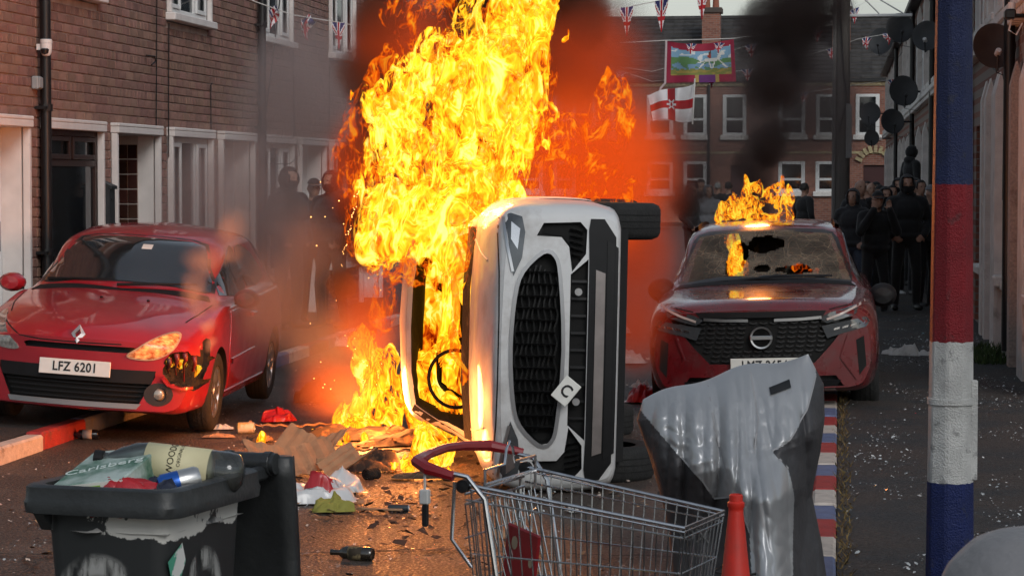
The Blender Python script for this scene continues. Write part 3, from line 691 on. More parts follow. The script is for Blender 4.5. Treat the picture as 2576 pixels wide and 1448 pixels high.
MB().tube([(0,0,6.4),(-.3,0,6.7),(-.9,0,6.8)],.03,8).build('lamp_arm',MATS['post_band_grey6'],T)
MB().cbox(-1.3,-.85,-.1,.1,6.75,6.87,.03).build('lantern',MATS['post_band_grey6'],T)
# ------------------------------------------------------------------ bunting, banner and flag
RED,WHT,BLU=(.42,.012,.02),(.72,.71,.72),(.025,.03,.13)
def union(u,v):
    """u,v in -1..1 across the flag"""
    d1=abs(v-u*.9)/1.35; d2=abs(v+u*.9)/1.35
    if abs(u)<.13 or abs(v)<.13: return RED
    if abs(u)<.22 or abs(v)<.22: return WHT
    if min(d1,d2)<.05: return RED
    if min(d1,d2)<.16: return WHT
    return BLU
mPrint=attr_mat('printed_cloth')
def pennant(parent,p,right,wd,ht,tw,seed,crush=0.):
    r=random.Random(seed); b=MB(); n,mh=16,22; V=[];Fc=[];cen=[]
    nrm=Vector((-right.y,right.x,0))
    for j in range(mh+1):
        t=j/mh; hw=wd/2*(1-t*.96)
        for i in range(n+1):
            u=i/n*2-1
            wv=.05*wd*math.sin(u*2.2+tw+t*3)+.10*wd*math.sin(t*4+tw)+crush*wd*.25*math.sin(u*5+t*7+tw)
            q=p+right*(u*hw+crush*.12*math.sin(t*5+tw)*wd)+nrm*wv+Vector((0,0,-t*ht*(1-crush*.35)+crush*.04*math.sin(u*4+tw)))
            V.append(q)
    uv=[]
    for j in range(mh):
        for i in range(n):
            q=j*(n+1)+i; Fc.append((q,q+1,q+n+2,q+n+1)); t=(j+.5)/mh; u=(i+.5)/n*2-1; uv.append((u*(1-t*.96),1-2*t))
    me=b.add(V,Fc).mesh('pennant',mPrint); cloth_color(me,lambda f: union(uv[f.index][0],uv[f.index][1]*.9+.15))
    return link('pennant',me,parent,smooth=True)
def bunting(label,pts,s,pens,wd,ht,group):
    P=[D(x,y,s if not isinstance(s,tuple) else s[0]+(s[1]-s[0])*i/(len(pts)-1)) for i,(x,y) in enumerate(pts)]
    T=thing('bunting',label,'bunting',loc=P[0],group=group); inv=-P[0]
    MB().tube([q+inv for q in P],.006,5).build('string',mat('string',(.6,.58,.55),.9),T)
    xs=[q[0] for q in pts]
    for k,(px_,cr2) in enumerate(pens):
        i=max(0,min(len(pts)-2,next((j for j in range(len(pts)-1) if xs[j]<=px_<=xs[j+1]),0))); t=(px_-xs[i])/(xs[i+1]-xs[i])
        q=P[i].lerp(P[i+1],t)+inv; d=(P[i+1]-P[i]); d.z*=.6; d.normalize()
        pennant(T,q,d,wd*rnd.uniform(.9,1.1),ht*rnd.uniform(.9,1.1),k*1.7,900+k,cr2)
bunting('line of union flag pennants strung across the street in front of the brick wall',[(560,-40),(640,4),(735,38),(860,58),(980,85),(1200,110),(1390,70),(1480,38),(1660,2),(1790,-30),(1900,-90)],230,[(685,.9),(772,1.),(852,.1),(960,.2),(1180,.2),(1390,.1),(1577,.1),(1664,0),(1766,.1)],.16,.33,None)
bunting('faint union flag pennants on a line sloping up to the utility pole',[(1480,150),(1640,205),(1770,192),(1900,172),(2000,148),(2090,122),(2160,98),(2240,84),(2300,60)],95,[(1505,0),(1560,.2),(1790,.2),(1880,.3),(2092,.3),(2180,.6),(2235,.6)],.30,.36,'far bunting')
bunting('faint union flag pennants in front of the dark tiled roof',[(1380,150),(1500,160),(1640,180),(1800,140),(1890,112),(1985,92),(2060,72),(2150,22),(2200,-10)],88,[(1420,0),(1800,.2),(1890,.3),(1985,0),(2057,.3),(2150,0)],.34,.40,'far bunting')
bunting('small union flag pennants hanging low over the far junction',[(1960,240),(2030,232),(2105,222),(2175,210),(2245,200),(2290,195)],92,[(2020,.5),(2105,.3),(2245,.2)],.30,.34,'far bunting')
# painted procession banner: red border with a plain landscape and a rider on a white horse
s=96.; P00,P10,P11,P01=[D(x,y,s) for x,y in ((1676,103),(1846,99),(1851,206),(1673,210))]
def banner_col(u,v):
    # v: 0 top .. 1 bottom
    if u<.075 or u>.955 or v>.80:
        if .43<u<.49 and v>.75 or .72<u<.77 and v>.75: return (.40,.27,.08)
        if v>.80 and .49<u<.72: return (.14,.03,.16)
        return (.28,.012,.045) if v<.97 else (.17,.02,.03)
    if v<.10+.10*math.sin(u*3.1): return (.30,.015,.04)
    # horse and rider
    dx,dy=(u-.66)/.10,(v-.43)/.055
    if dx*dx+dy*dy<1: return (.68,.66,.62)
    if abs(u-.765-(.40-v)*.35)<.026 and .26<v<.44: return (.68,.66,.62)
    if .77<u<.85 and .27<v<.33: return (.68,.66,.62)
    for lx,sl in ((.58,-.5),(.62,.25),(.72,-.25),(.77,.6)):
        if abs(u-lx-(v-.45)*sl)<.012 and .45<v<.63: return (.66,.64,.6)
    if abs(v-.44-(.56-u)*.6)<.016 and .47<u<.57: return (.66,.64,.6)
    if (u-.64)**2/.0009+(v-.33)**2/.0036<1: return (.34,.05,.03)
    if (u-.645)**2/.0004+(v-.24)**2/.0012<1: return (.10,.05,.03)
    n=mnoise.noise((u*9,v*12,2))
    if v>.66+.05*n: return (.20,.21,.05) if n<.1 else (.34,.25,.06)
    if v>.52+.06*n: return (.16,.28,.40) if n<.15 else (.10,.2,.1)
    if v>.40-.06*math.sin(u*7)+.05*n: return (.10,.22,.08)
    if n>.25: return (.62,.64,.64)
    return (.20,.36,.50)
b=MB(); nx,nz=56,36; V=[];Fc=[]
for j in range(nz+1):
    for i in range(nx+1):
        u,v=i/nx,j/nz; q=P00.lerp(P10,u).lerp(P01.lerp(P11,u),v); sag=.10*math.sin(u*math.pi)*(1-v)
        V.append(q+Vector((0,.12*math.sin(u*6+v*2)+.06*math.sin(u*13),-sag)))
for j in range(nz):
    for i in range(nx): q=j*(nx+1)+i; Fc.append((q,q+1,q+nx+2,q+nx+1))
T=thing('banner','large painted banner with red border and white horse above the far terrace','banner')
me=b.add(V,Fc).mesh('cloth',mPrint); cloth_color(me,lambda f: banner_col((f.index%nx+.5)/nx,(f.index//nx+.5)/nz)); link('cloth',me,T,smooth=True)
MB().tube([D(x,y,s) for x,y in ((1560,108),(1676,102),(1760,100),(1846,97),(1980,80),(2110,60))],.012,5).build('line',mat('string',(.6,.58,.55),.9),T)
MB().tube([P00,P01,D(1662,222,s),D(1658,238,s)],.03,6).build('edge_rope',mat('rope_pink',(.55,.45,.45),.9),T)
for (x,y) in ((1738,110),(1808,108)): pennant(T,D(x,y,s+1),Vector((1,0,0)),.28,.3,1.,77,.3)
# white flag with red cross and star
def ni(u,v):
    rr=math.hypot((u-.5)*1.5,v-.5)
    if rr<.17:
        a=math.atan2(v-.5,(u-.5)*1.5); k=.115+.05*math.cos(6*a)
        if rr<.05: return RED
        if rr<k: return WHT
    if abs(u-.5)<.10 or abs(v-.5)<.14: return RED
    return WHT
s=100.; Q=[D(x,y,s) for x,y in ((1630,240),(1748,208),(1742,302),(1640,305))]
b=MB(); nx,nz=44,32; V=[];Fc=[]
for j in range(nz+1):
    for i in range(nx+1):
        u,v=i/nx,j/nz; q=Q[0].lerp(Q[1],u).lerp(Q[3].lerp(Q[2],u),v); V.append(q+Vector((0,.22*math.sin(u*7+v*1.5)+.08*math.sin(u*15+1),.05*math.sin(u*6))))
for j in range(nz):
    for i in range(nx): q=j*(nx+1)+i; Fc.append((q,q+1,q+nx+2,q+nx+1))
T=thing('flag','white flag with red cross and star blowing below the banner','flag')
me=b.add(V,Fc).mesh('cloth',mPrint); cloth_color(me,lambda f: ni((f.index%nx+.5)/nx,(f.index//nx+.5)/nz)); link('cloth',me,T,smooth=True)
MB().tube([Q[1]+Vector((0,0,.1)),Q[2]+Vector((0,0,-.1))],.02,6).build('sleeve',mat('string',(.6,.58,.55),.9),T)
# ================================================================== cars
def catmull(P,n,closed=False):
    """resample control rows (arrays) with n steps per segment"""
    P=np.asarray(P,float); out=[]
    for i in range(len(P)-1):
        a,b,c,d=P[max(i-1,0)],P[i],P[i+1],P[min(i+2,len(P)-1)]
        for k in range(n):
            t=k/n; m0=(c-a)*.5; m1=(d-b)*.5
            # limit the tangents so that flat runs stay flat
            sg=(c-b); m0=np.where(np.sign(m0)==np.sign(sg),np.sign(m0)*np.minimum(np.abs(m0),3*np.abs(sg)),0); m1=np.where(np.sign(m1)==np.sign(sg),np.sign(m1)*np.minimum(np.abs(m1),3*np.abs(sg)),0)
            t2,t3=t*t,t*t*t
            out.append((2*t3-3*t2+1)*b+(t3-2*t2+t)*m0+(-2*t3+3*t2)*c+(t3-t2)*m1)
    out.append(P[-1]); return np.array(out)
def loft_body(name,stations,m,parent,bow=.12,W=.85,bowlen=.5,ns=5,ny=7):
    ys=np.array([s[0] for s in stations]); CP=np.array([s[1] for s in stations])   # (S,K,2)
    rows=np.concatenate([ys[:,None,None]*np.ones((1,CP.shape[1],1)),CP],2)          # y,x,z
    rows=catmull(rows.reshape(len(ys),-1),ny).reshape(-1,CP.shape[1],3)
    rings=[]
    for r in rows:
        h=catmull(r,ns)                      # half section, bottom centre -> top centre
        h[:,1]=np.maximum(h[:,1],0)
        full=[(p[1],p[0],p[2]) for p in h]+[(-p[1],p[0],p[2]) for p in h[-2:0:-1]]
        rings.append(np.array(full))
    def bowf(a):
        y=a[:,1]; f=np.exp(-np.maximum(y-ys[0],0)/bowlen); a=a.copy(); a[:,1]=y-bow*(1-np.minimum(1,np.abs(a[:,0])/W)**2.3)*f; return a
    V=[];Fc=[]; n=len(rings[0])
    c=np.array([0,ys[0],(rings[0][:,2].min()+rings[0][:,2].max())/2]); c2=np.array([0,ys[-1],(rings[-1][:,2].min()+rings[-1][:,2].max())/2])
    allr=[c+(rings[0]-c)*t for t in (.12,.3,.5,.7,.85,.95)]+rings+[c2+(rings[-1]-c2)*t for t in (.9,.6,.25)]
    allr=[bowf(a) for a in allr]
    for a in allr: V+=a.tolist()
    for i in range(len(allr)-1):
        for k in range(n): Fc.append((i*n+k,i*n+(k+1)%n,(i+1)*n+(k+1)%n,(i+1)*n+k))
    V.append(allr[0].mean(0).tolist()); V.append(allr[-1].mean(0).tolist())
    for k in range(n): Fc.append((k,len(V)-2,(k+1)%n)); Fc.append(((len(allr)-1)*n+k,(len(allr)-1)*n+(k+1)%n,len(V)-1))
    b=MB(); b.add(V,Fc)
    o=b.build(name,m,parent,fix=True); return o
AX={'f':(Vector((0,1,0)),lambda u,v:Vector((u,-4,v))),     # from the front: outline in x,z
    't':(Vector((0,0,-1)),lambda u,v:Vector((u,v,5))),      # from above: x,y
    'r':(Vector((-1,0,0)),lambda u,v:Vector((4,u,v))),      # from +x: y,z
    'l':(Vector((1,0,0)),lambda u,v:Vector((-4,u,v)))}
def bvh_of(o):
    b=bmesh.new(); b.from_mesh(o.data); t=BVHTree.FromBMesh(b); b.free(); return t
def cast(t,ax,u,v):
    d,f=AX[ax]; q=f(u,v); h=t.ray_cast(q,d)
    if h[0] is None:
        n=t.find_nearest(q+d*4.2); return n[0] if n[0] is not None else q
    return h[0]
def smooth_outline(pts,n=5):
    P=np.array(list(pts)+[pts[0]],float); out=[]
    N=len(pts)
    for i in range(N):
        a,b,c,d=[np.array(pts[(i+k)%N],float) for k in (-1,0,1,2)]
        for k in range(n):
            t=k/n; out.append(tuple(.5*((2*b)+(-a+c)*t+(2*a-5*b+4*c-d)*t*t+(-a+3*b-3*c+d)*t**3)))
    return out
def conform_bm(t,ax,outline,off,h=.06):
    b=bmesh.new(); vs=[b.verts.new((p[0],p[1],0)) for p in outline]; b.faces.new(vs)
    us=[p[0] for p in outline]; vv=[p[1] for p in outline]
    for lo,hi,no in ((min(us),max(us),(1,0,0)),(min(vv),max(vv),(0,1,0))):
        k=max(1,int((hi-lo)/h))
        for i in range(1,k):
            q=lo+(hi-lo)*i/k
            bmesh.ops.bisect_plane(b,geom=b.verts[:]+b.edges[:]+b.faces[:],plane_co=(q*no[0],q*no[1],0),plane_no=no,dist=1e-6)
    d=AX[ax][0]
    for v in b.verts: v.co=cast(t,ax,v.co.x,v.co.y)-d*off
    return b
def conform(name,t,ax,outline,m,parent,off=.004,thick=.012,h=.06,smooth=True,sm=0):
    if sm: outline=smooth_outline(outline,sm)
    b=conform_bm(t,ax,outline,off,h); d=AX[ax][0]
    r=bmesh.ops.extrude_face_region(b,geom=b.faces[:]); 
    for e in r['geom']:
        if isinstance(e,bmesh.types.BMVert): e.co+=d*thick
    bmesh.ops.recalc_face_normals(b,faces=b.faces)
    me=bpy.data.meshes.new(name); b.to_mesh(me); b.free(); me.materials.append(m)
    return link(name,me,parent,smooth=50 if smooth else False)
def cut(o,t,ax,outline,depth,m=None,flat=None,out=.6,h=.08,sm=0):
    """recess the outline into the body to the given depth (or through to a flat plane)"""
    if sm: outline=smooth_outline(outline,sm)
    b=conform_bm(t,ax,outline,-depth,h); d=AX[ax][0]
    if flat is not None:
        for v in b.verts:
            if ax=='f': v.co.y=flat
    r=bmesh.ops.extrude_face_region(b,geom=b.faces[:])
    for e in r['geom']:
        if isinstance(e,bmesh.types.BMVert):
            e.co-=d*(out+depth if flat is None else out+2.2)
    bmesh.ops.recalc_face_normals(b,faces=b.faces)
    cme=bpy.data.meshes.new('cutter'); b.to_mesh(cme); b.free()
    if m: cme.materials.append(m)
    boolean(o,cme,m)
def boolean(o,cme,m=None):
    if m and m.name not in [x.name for x in o.data.materials]: o.data.materials.append(m)
    c=bpy.data.objects.new('cutter',cme); q=bpy.data.objects.new('stock',o.data)
    md=q.modifiers.new('b','BOOLEAN'); md.object=c; md.operation='DIFFERENCE'; md.solver='EXACT'; md.material_mode='TRANSFER'
    o.data=evaluate([q,c],q); bpy.data.objects.remove(c); bpy.data.objects.remove(q); bpy.data.meshes.remove(cme)
def strip(name,t,ax,pts,wd,m,parent,off=.0025,step=.04,th=.004):
    """narrow strip lying on the body along a polyline"""
    Q=[]
    for (a,b) in zip(pts[:-1],pts[1:]):
        a,b=np.array(a,float),np.array(b,float); n=max(1,int(np.linalg.norm(b-a)/step))
        for i in range(n): Q.append(a+(b-a)*i/n)
    Q.append(np.array(pts[-1],float)); V=[];d=AX[ax][0]
    for i,p in enumerate(Q):
        tg=Q[min(i+1,len(Q)-1)]-Q[max(i-1,0)]; tg/=np.linalg.norm(tg)+1e-9; nn=np.array((-tg[1],tg[0]))*wd/2
        a=cast(t,ax,*(p-nn)); b=cast(t,ax,*(p+nn)); V+=[a-d*off,b-d*off,b+d*th,a+d*th]
    Fc=[]
    for i in range(len(Q)-1):
        o=4*i; Fc+=[(o,o+1,o+5,o+4),(o+1,o+2,o+6,o+5),(o+3,o,o+4,o+7)]
    return MB().add(V,Fc).build(name,m,parent,smooth=40)
mTyre=mat('tyre',(.012,.012,.012),.85,var=.3,vscale=20,bump=.5,bscale=60)
mRim=mat('rim_alloy',(.42,.42,.43),.35,metal=.9,var=.2)
mBlackPl=mat('plastic_black',(.007,.007,.008),.62,var=.25,vscale=12,spec=.3)
mTrim=mat('trim_dark',(.02,.02,.021),.4)
mGap=mat('shut_line',(.004,.004,.004),.9)
mChrome=mat('chrome',(.55,.55,.56),.28,metal=1.)
mGrille=mat('grille_black',(.006,.006,.007),.55)
mPlate=mat('plate_white',(.72,.71,.66),.45,var=.05,vscale=20)
mInk=mat('plate_ink',(.008,.008,.009),.6)
mLens=mat('lamp_lens',(.05,.055,.06),.06,spec=.8,coat=1.)
mReflector=mat('lamp_reflector',(.65,.65,.66),.18,metal=1.)
mCabin=mat('cabin_dark',(.015,.014,.013),.9)
mChar=mat('charred',(.012,.010,.009),.95,var=.5,bump=.8,bscale=40,col2=(.10,.07,.04),tscale=6,thr=(.6,.75))
def wheel(parent,x,y,r,wd,side,spokes=8,rimr=.66,name='wheel',m=None):
    """side=+1: outer face towards +x"""
    W_=bpy.data.objects.new(name,None); COL.objects.link(W_); W_.parent=parent; W_.location=(x,y,r)
    M=Matrix.Rotation(R(90)*side,4,'Y')
    h=wd/2
    MB().lathe([(r*rimr,-h*.9),(r*.86,-h),(r*.96,-h*.86),(r,-h*.62),(r,h*.62),(r*.96,h*.86),(r*.86,h),(r*rimr,h*.9),(r*rimr*.97,h*.2),(r*rimr*.97,-h*.6)],36,M,caps=False).build('tyre',mTyre,W_,smooth=40)
    for q in (-.35,0,.35): MB().lathe([(r*1.004,h*q-.004),(r*1.006,h*q),(r*1.004,h*q+.004)],36,M,caps=False).build('tread_groove',mGap,W_)
    b=MB(); b.lathe([(r*rimr*.99,h*.86),(r*rimr*.9,h*.8),(r*rimr*.86,h*.3)],30,M,caps=False)
    rr=r*rimr*.93
    for k in range(spokes):
        a=2*math.pi*k/spokes
        for da in (-.10,.10):
            b.box(-.016,.016,.03,rr,h*.62,h*.78,M=M@Matrix.Rotation(a+da,4,'Z'))
    b.lathe([(0,h*.85),(.05,h*.84),(.06,h*.6)],16,M)
    b.build('rim',m or mRim,W_,smooth=40)
    MB().lathe([(0,h*.35),(r*rimr*.55,h*.34),(r*rimr*.55,0)],20,M).build('brake_disc',mat('brake_disc',(.1,.09,.08),.5,metal=.8),W_)
    return W_
def plate(parent,t,x,z,txt,w=.52,h=.111,tilt=0.,roll=0.,y=None,sz=.093,off=.012):
    if y is None: y=min(cast(t,'f',x-w/2,z).y,cast(t,'f',x+w/2,z).y,cast(t,'f',x,z).y)-off
    o=MB().cbox(-w/2,w/2,-.006,.004,-h/2,h/2,.003).build('number_plate',mPlate,parent,loc=(x,y,z),rot=(R(tilt),R(roll),0))
    if txt: link('lettering',text_mesh(txt,sz,mInk,.001,bold=.0022,sx=.86,spacing=1.06),o,loc=(0,-.0075,0))
    return o
# ------------------------------------------------------------------ red hatchback on the left, parked across the kerb
mRed=mat('paint_red',(.30,.009,.018),.34,var=.10,vscale=3,coat=.9,spec=.5,rvar=.06)
mRedB=mat('paint_scorched',(.20,.012,.014),.5,var=.35,vscale=8,coat=.3,col2=(.02,.012,.01),tscale=7,thr=(.45,.62))
pc=D(200,918,358); pc=Vector((pc.x,pc.y,0))
CL=thing('hatchback','red hatchback with melted front corner and smoking headlight on the left kerb','car',loc=(pc.x,pc.y,.062)); CL.rotation_euler=(R(.2),R(4.0),R(4.0)); CL.scale=(.965,.965,.965)
st=[(0.02,[(0,.21),(.62,.21),(.75,.33),(.775,.50),(.735,.64),(.62,.69),(.42,.705),(.2,.71),(0,.71)]),
(.15,[(0,.18),(.68,.18),(.80,.32),(.825,.52),(.795,.70),(.66,.765),(.45,.79),(.22,.80),(0,.805)]),
(.5,[(0,.18),(.72,.18),(.84,.32),(.855,.55),(.83,.79),(.70,.86),(.48,.885),(.24,.895),(0,.9)]),
(1.05,[(0,.18),(.72,.18),(.85,.32),(.86,.58),(.83,.87),(.74,.94),(.5,.97),(.25,.985),(0,.985)]),
(1.22,[(0,.18),(.72,.18),(.85,.32),(.86,.58),(.83,.89),(.75,.95),(.66,.985),(.4,1.03),(0,1.05)]),
(1.75,[(0,.18),(.72,.18),(.85,.32),(.86,.60),(.83,.91),(.77,.965),(.67,1.19),(.575,1.305),(0,1.35)]),
(2.12,[(0,.18),(.72,.18),(.85,.32),(.86,.62),(.83,.92),(.775,.97),(.66,1.23),(.54,1.405),(0,1.45)]),
(2.75,[(0,.18),(.72,.18),(.85,.32),(.86,.62),(.83,.93),(.775,.98),(.65,1.26),(.525,1.43),(0,1.485)]),
(3.45,[(0,.2),(.72,.2),(.85,.33),(.86,.62),(.83,.95),(.765,1.0),(.64,1.24),(.51,1.385),(0,1.43)]),
(3.85,[(0,.22),(.7,.22),(.82,.36),(.84,.62),(.79,.95),(.73,1.0),(.61,1.15),(.49,1.22),(0,1.27)]),
(4.0,[(0,.3),(.6,.3),(.72,.42),(.75,.62),(.70,.88),(.64,.93),(.52,.98),(.4,1.0),(0,1.01)])]
body=loft_body('body',st,mRed,CL,bow=.20,W=.80,bowlen=.45)
T0=bvh_of(body)
for x in (-1,1):
    for y in (.78,3.36):
        b=MB(); b.lathe([(.345,-.35),(.345,.35)],28,Matrix.Translation((x*.80,y,.30))@Matrix.Rotation(R(90),4,'Y')); cm=b.mesh('c',mBlackPl); boolean(body,cm,mBlackPl)
# lower intake, upper slot, melted corner
LI=[(-.60,.50),(-.60,.46),(-.50,.25),(.44,.25),(.545,.46),(.545,.50)]
cut(body,T0,'f',LI,.05,mBlackPl)
cut(body,T0,'f',[(-.42,.655),(-.40,.625),(.40,.625),(.43,.655),(.38,.668),(-.38,.668)],.05,mBlackPl)
def ragged(pts,a,n=5,sd=3):
    q=smooth_outline(pts,n); return [(x+a*mnoise.noise((x*23,z*23,sd)),z+a*mnoise.noise((x*23,z*23,sd+7))) for x,z in q]
HOLE=[(.615,.60),(.70,.655),(.80,.63),(.86,.55),(.86,.40),(.78,.375),(.67,.40),(.605,.46)]
cut(body,T0,'f',ragged(HOLE,.035),.16,mChar,h=.05)
cut(body,T0,'r',ragged([(.12,.60),(.25,.72),(.40,.70),(.36,.55),(.2,.45),(.1,.46)],.04),.05,mChar,h=.05)
smooth_angle(body.data,38)
for x,s_ in ((-1,-1),(1,1)):
    wheel(CL,x*.755,.78,.30,.19,s_,9); wheel(CL,x*.755,3.36,.30,.19,s_,9)
g=conform('intake_mesh',T0,'f',[(-.57,.45),(-.49,.26),(.43,.26),(.515,.45)],mGap,CL,off=-.045,thick=.004)
for k in range(5):
    z=.28+k*.035; strip('intake_slat',T0,'f',[(-.49-.02*k,z),(.43+.02*k,z)],.008,mBlackPl,g,off=-.02,th=.03)
conform('bumper_grille_bar',T0,'f',[(-.60,.505),(-.575,.41),(.525,.41),(.55,.505)],mBlackPl,CL,off=.006,thick=.03)
conform('bumper_blade',T0,'f',[(-.52,.262),(-.50,.225),(.43,.225),(.46,.262)],mat('blade_silver',(.35,.35,.36),.35,metal=.7),CL,off=.012,thick=.02)
conform('front_lip',T0,'f',[(-.66,.215),(-.62,.15),(.58,.15),(.62,.215)],mBlackPl,CL,off=.004,thick=.05)
plate(CL,T0,-.02,.50,'LFZ 6201',off=.022,tilt=-6)
# headlamps
HL=[(-.36,.60),(-.46,.61),(-.60,.655),(-.68,.70),(-.715,.765),(-.70,.815),(-.65,.82),(-.55,.765),(-.44,.685)]
hl=conform('headlight',T0,'f',[(x,z) for x,z in [(-.455,.605),(-.60,.60),(-.70,.645),(-.735,.72),(-.735,.80),(-.70,.845),(-.64,.80),(-.57,.72)]],mat('headlamp_clear',(.30,.29,.27),.12,metal=.4,var=.5,vscale=40,coat=1),CL,off=.008,thick=.03,h=.04,sm=3)
cut_l=[(.345,.605),(.45,.585),(.56,.60),(.655,.665),(.68,.735),(.66,.775),(.60,.775),(.50,.725),(.42,.665)]
MLENS=bpy.data.materials.new('lens_scorched'); MLENS.use_nodes=True; _t=MLENS.node_tree; _o=_t.nodes['Material Output']; _t.nodes.remove(_t.nodes['Principled BSDF'])
_n=ND(_t,'ShaderNodeTexNoise'); _n.inputs['Scale'].default_value=9; _n.inputs['Detail'].default_value=5; _r=ND(_t,'ShaderNodeValToRGB'); _r.color_ramp.elements[0].position=.35; _r.color_ramp.elements[0].color=(.35,.16,.05,1); _r.color_ramp.elements[1].position=.65; _r.color_ramp.elements[1].color=(.8,.62,.42,1)
_tl=ND(_t,'ShaderNodeBsdfTranslucent'); _df=ND(_t,'ShaderNodeBsdfDiffuse'); _gl=ND(_t,'ShaderNodeBsdfGlossy'); _gl.inputs['Roughness'].default_value=.25
_m1=ND(_t,'ShaderNodeMixShader'); _m1.inputs[0].default_value=.45; _m2=ND(_t,'ShaderNodeMixShader'); _m2.inputs[0].default_value=.06
_t.links.new(_n.outputs[0],_r.inputs[0]); _t.links.new(_r.outputs[0],_tl.inputs[0]); _t.links.new(_r.outputs[0],_df.inputs[0]); _t.links.new(_tl.outputs[0],_m1.inputs[1]); _t.links.new(_df.outputs[0],_m1.inputs[2]); _t.links.new(_m1.outputs[0],_m2.inputs[1]); _t.links.new(_gl.outputs[0],_m2.inputs[2]); _t.links.new(_m2.outputs[0],_o.inputs[0])
cut(body,T0,'f',smooth_outline(cut_l,3),.05,mChar,h=.05); smooth_angle(body.data,38)
LENS=conform('headlight',T0,'f',cut_l,MLENS,CL,off=.012,thick=.003,h=.03,sm=3); LENS['label']='melted amber headlight glowing from the fire behind it'
strip('lens_edge',T0,'f',smooth_outline(cut_l,3)+[smooth_outline(cut_l,3)[0]],.012,mat('melted_trim',(.4,.3,.2),.5),CL,off=.012)
strip('tear_edge',T0,'f',[(.60,.46),(.64,.41),(.72,.385),(.80,.39)],.02,mRed,CL,off=.03,th=.03)
for k_,(x_,z_) in enumerate(((.63,.585),(.68,.62),(.735,.625),(.79,.60))):
    p_=cast(T0,'f',x_,z_); MB().tube([p_+Vector((0,.0,.02)),p_+Vector((.01,.0,-.03)),p_+Vector((-.01,.03,-.06-.03*(k_%2))),p_+Vector((.0,.04,-.09-.05*(k_%3)))],[.022,.016,.010,.004],7).build('melted_strand',mRedB,CL,smooth=True)
fg=MB().lathe([(.062,.0),(.062,-.02),(.045,-.022),(.045,-.0)],20,Matrix.Rotation(R(90),4,'X'),caps=False).build('fog_lamp',mChrome,CL,loc=cast(T0,'f',.575,.335)+Vector((0,-.0,0)))
MB().lathe([(0,.018),(.03,.014),(.045,.005)],18,Matrix.Rotation(R(90),4,'X')).build('lens',mat('fog_glass',(.45,.42,.36),.1,metal=.5),fg,smooth=True)
conform('fog_surround',T0,'f',[(.575+.10*math.cos(a),.335+.085*math.sin(a)) for a in np.linspace(0,2*math.pi,20,endpoint=False)],mTrim,CL,off=.002,thick=.01,h=.05)
# bonnet badge: open diamond
bp=cast(T0,'f',-.02,.735)
bd=MB(); ou=[(0,.075),(.052,0),(0,-.075),(-.052,0)]; inn=[(.008,.035),(.022,0),(-.008,-.035),(-.022,0)]
V=[(x,-.012,z) for x,z in ou]+[(x,-.020,z) for x,z in inn]+[(x,0,z) for x,z in ou]+[(x,0,z) for x,z in inn]
bd.add(V,[(i,(i+1)%4,4+(i+1)%4,4+i) for i in range(4)]+[(8+i,8+(i+1)%4,(i+1)%4,i) for i in range(4)]+[(4+i,4+(i+1)%4,12+(i+1)%4,12+i) for i in range(4)])
bo=bd.build('badge',mat('badge_satin',(.45,.45,.46),.5,metal=.8),CL,loc=bp+Vector((0,-.004,0)),rot=(R(-28),0,0))
# glass, shut lines, wipers, mirrors, handles
mWind=mat('windscreen_dark',(.015,.018,.02),.05,spec=.9,coat=1.,var=.2)
conform('windscreen_seal',T0,'f',smooth_outline([(-.69,1.005),(-.40,1.04),(0,1.055),(.40,1.04),(.69,1.005),(.60,1.19),(.515,1.36),(.25,1.395),(0,1.40),(-.25,1.395),(-.515,1.36),(-.60,1.19)],2),mTrim,CL,off=.004,thick=.012,h=.07)
conform('windscreen',T0,'f',smooth_outline([(-.66,1.015),(-.38,1.05),(0,1.065),(.38,1.05),(.66,1.015),(.575,1.19),(.495,1.35),(.24,1.38),(0,1.385),(-.24,1.38),(-.495,1.35),(-.575,1.19)],2),mWind,CL,off=.008,thick=.006,h=.06)
# things seen through the screen
conform('inspection_disc',T0,'f',[(.02,1.30),(.10,1.30),(.10,1.335),(.02,1.335)],mPlate,CL,off=.0095,thick=.002)
for ax,sgn in (('r',1),('l',-1)):
    conform('side_window',T0,ax,smooth_outline([(1.33,.995),(2.28,1.015),(2.28,1.33),(2.05,1.325),(1.75,1.22)],2),mWind,CL,off=.006,thick=.006,h=.08)
    conform('side_window',T0,ax,smooth_outline([(2.38,1.02),(3.25,1.07),(3.15,1.22),(2.9,1.31),(2.38,1.335)],2),mWind,CL,off=.006,thick=.006,h=.08)
    d=conform('door',T0,ax,[(1.18,.30),(2.33,.30),(2.36,.60),(2.33,.97),(1.28,.95),(1.16,.60)],mRed,CL,off=.004,thick=.008,h=.08)
    strip('door_trim',T0,ax,[(1.25,.50),(2.3,.52)],.04,mBlackPl if sgn<0 else mRed,d,off=.014)
    hp=cast(T0,ax,2.15,.82); MB().cbox(-.02,.02,-.09,.09,-.018,.018,.008).build('handle',mRed,d,loc=hp+Vector((sgn*.02,0,0)))
    strip('sill',T0,ax,[(1.12,.24),(3.0,.24)],.06,mRed,CL,off=.01)
    mp_=Vector((sgn*.93,1.38,.98)); mi=MB(); mi.lathe([(0,-.09),(.06,-.085),(.085,-.04),(.09,.03),(.085,.05),(0,.055)],16,Matrix.Rotation(R(-90),4,'X')@Matrix.Rotation(R(0),4,'Z'),sx=1.15,sy=.85)
    mo=mi.build('mirror',mRed if sgn<0 else mRedB,CL,smooth=50,loc=mp_); MB().box(-.09 if sgn>0 else .0,.0 if sgn>0 else .09,-.03,.03,-.05,-.01).build('mirror_arm',mBlackPl,mo)
strip('bonnet_gap',T0,'f',[(-.70,.86),(-.62,.78),(-.46,.70),(-.3,.685),(.0,.682),(.3,.685)],.008,mGap,CL)
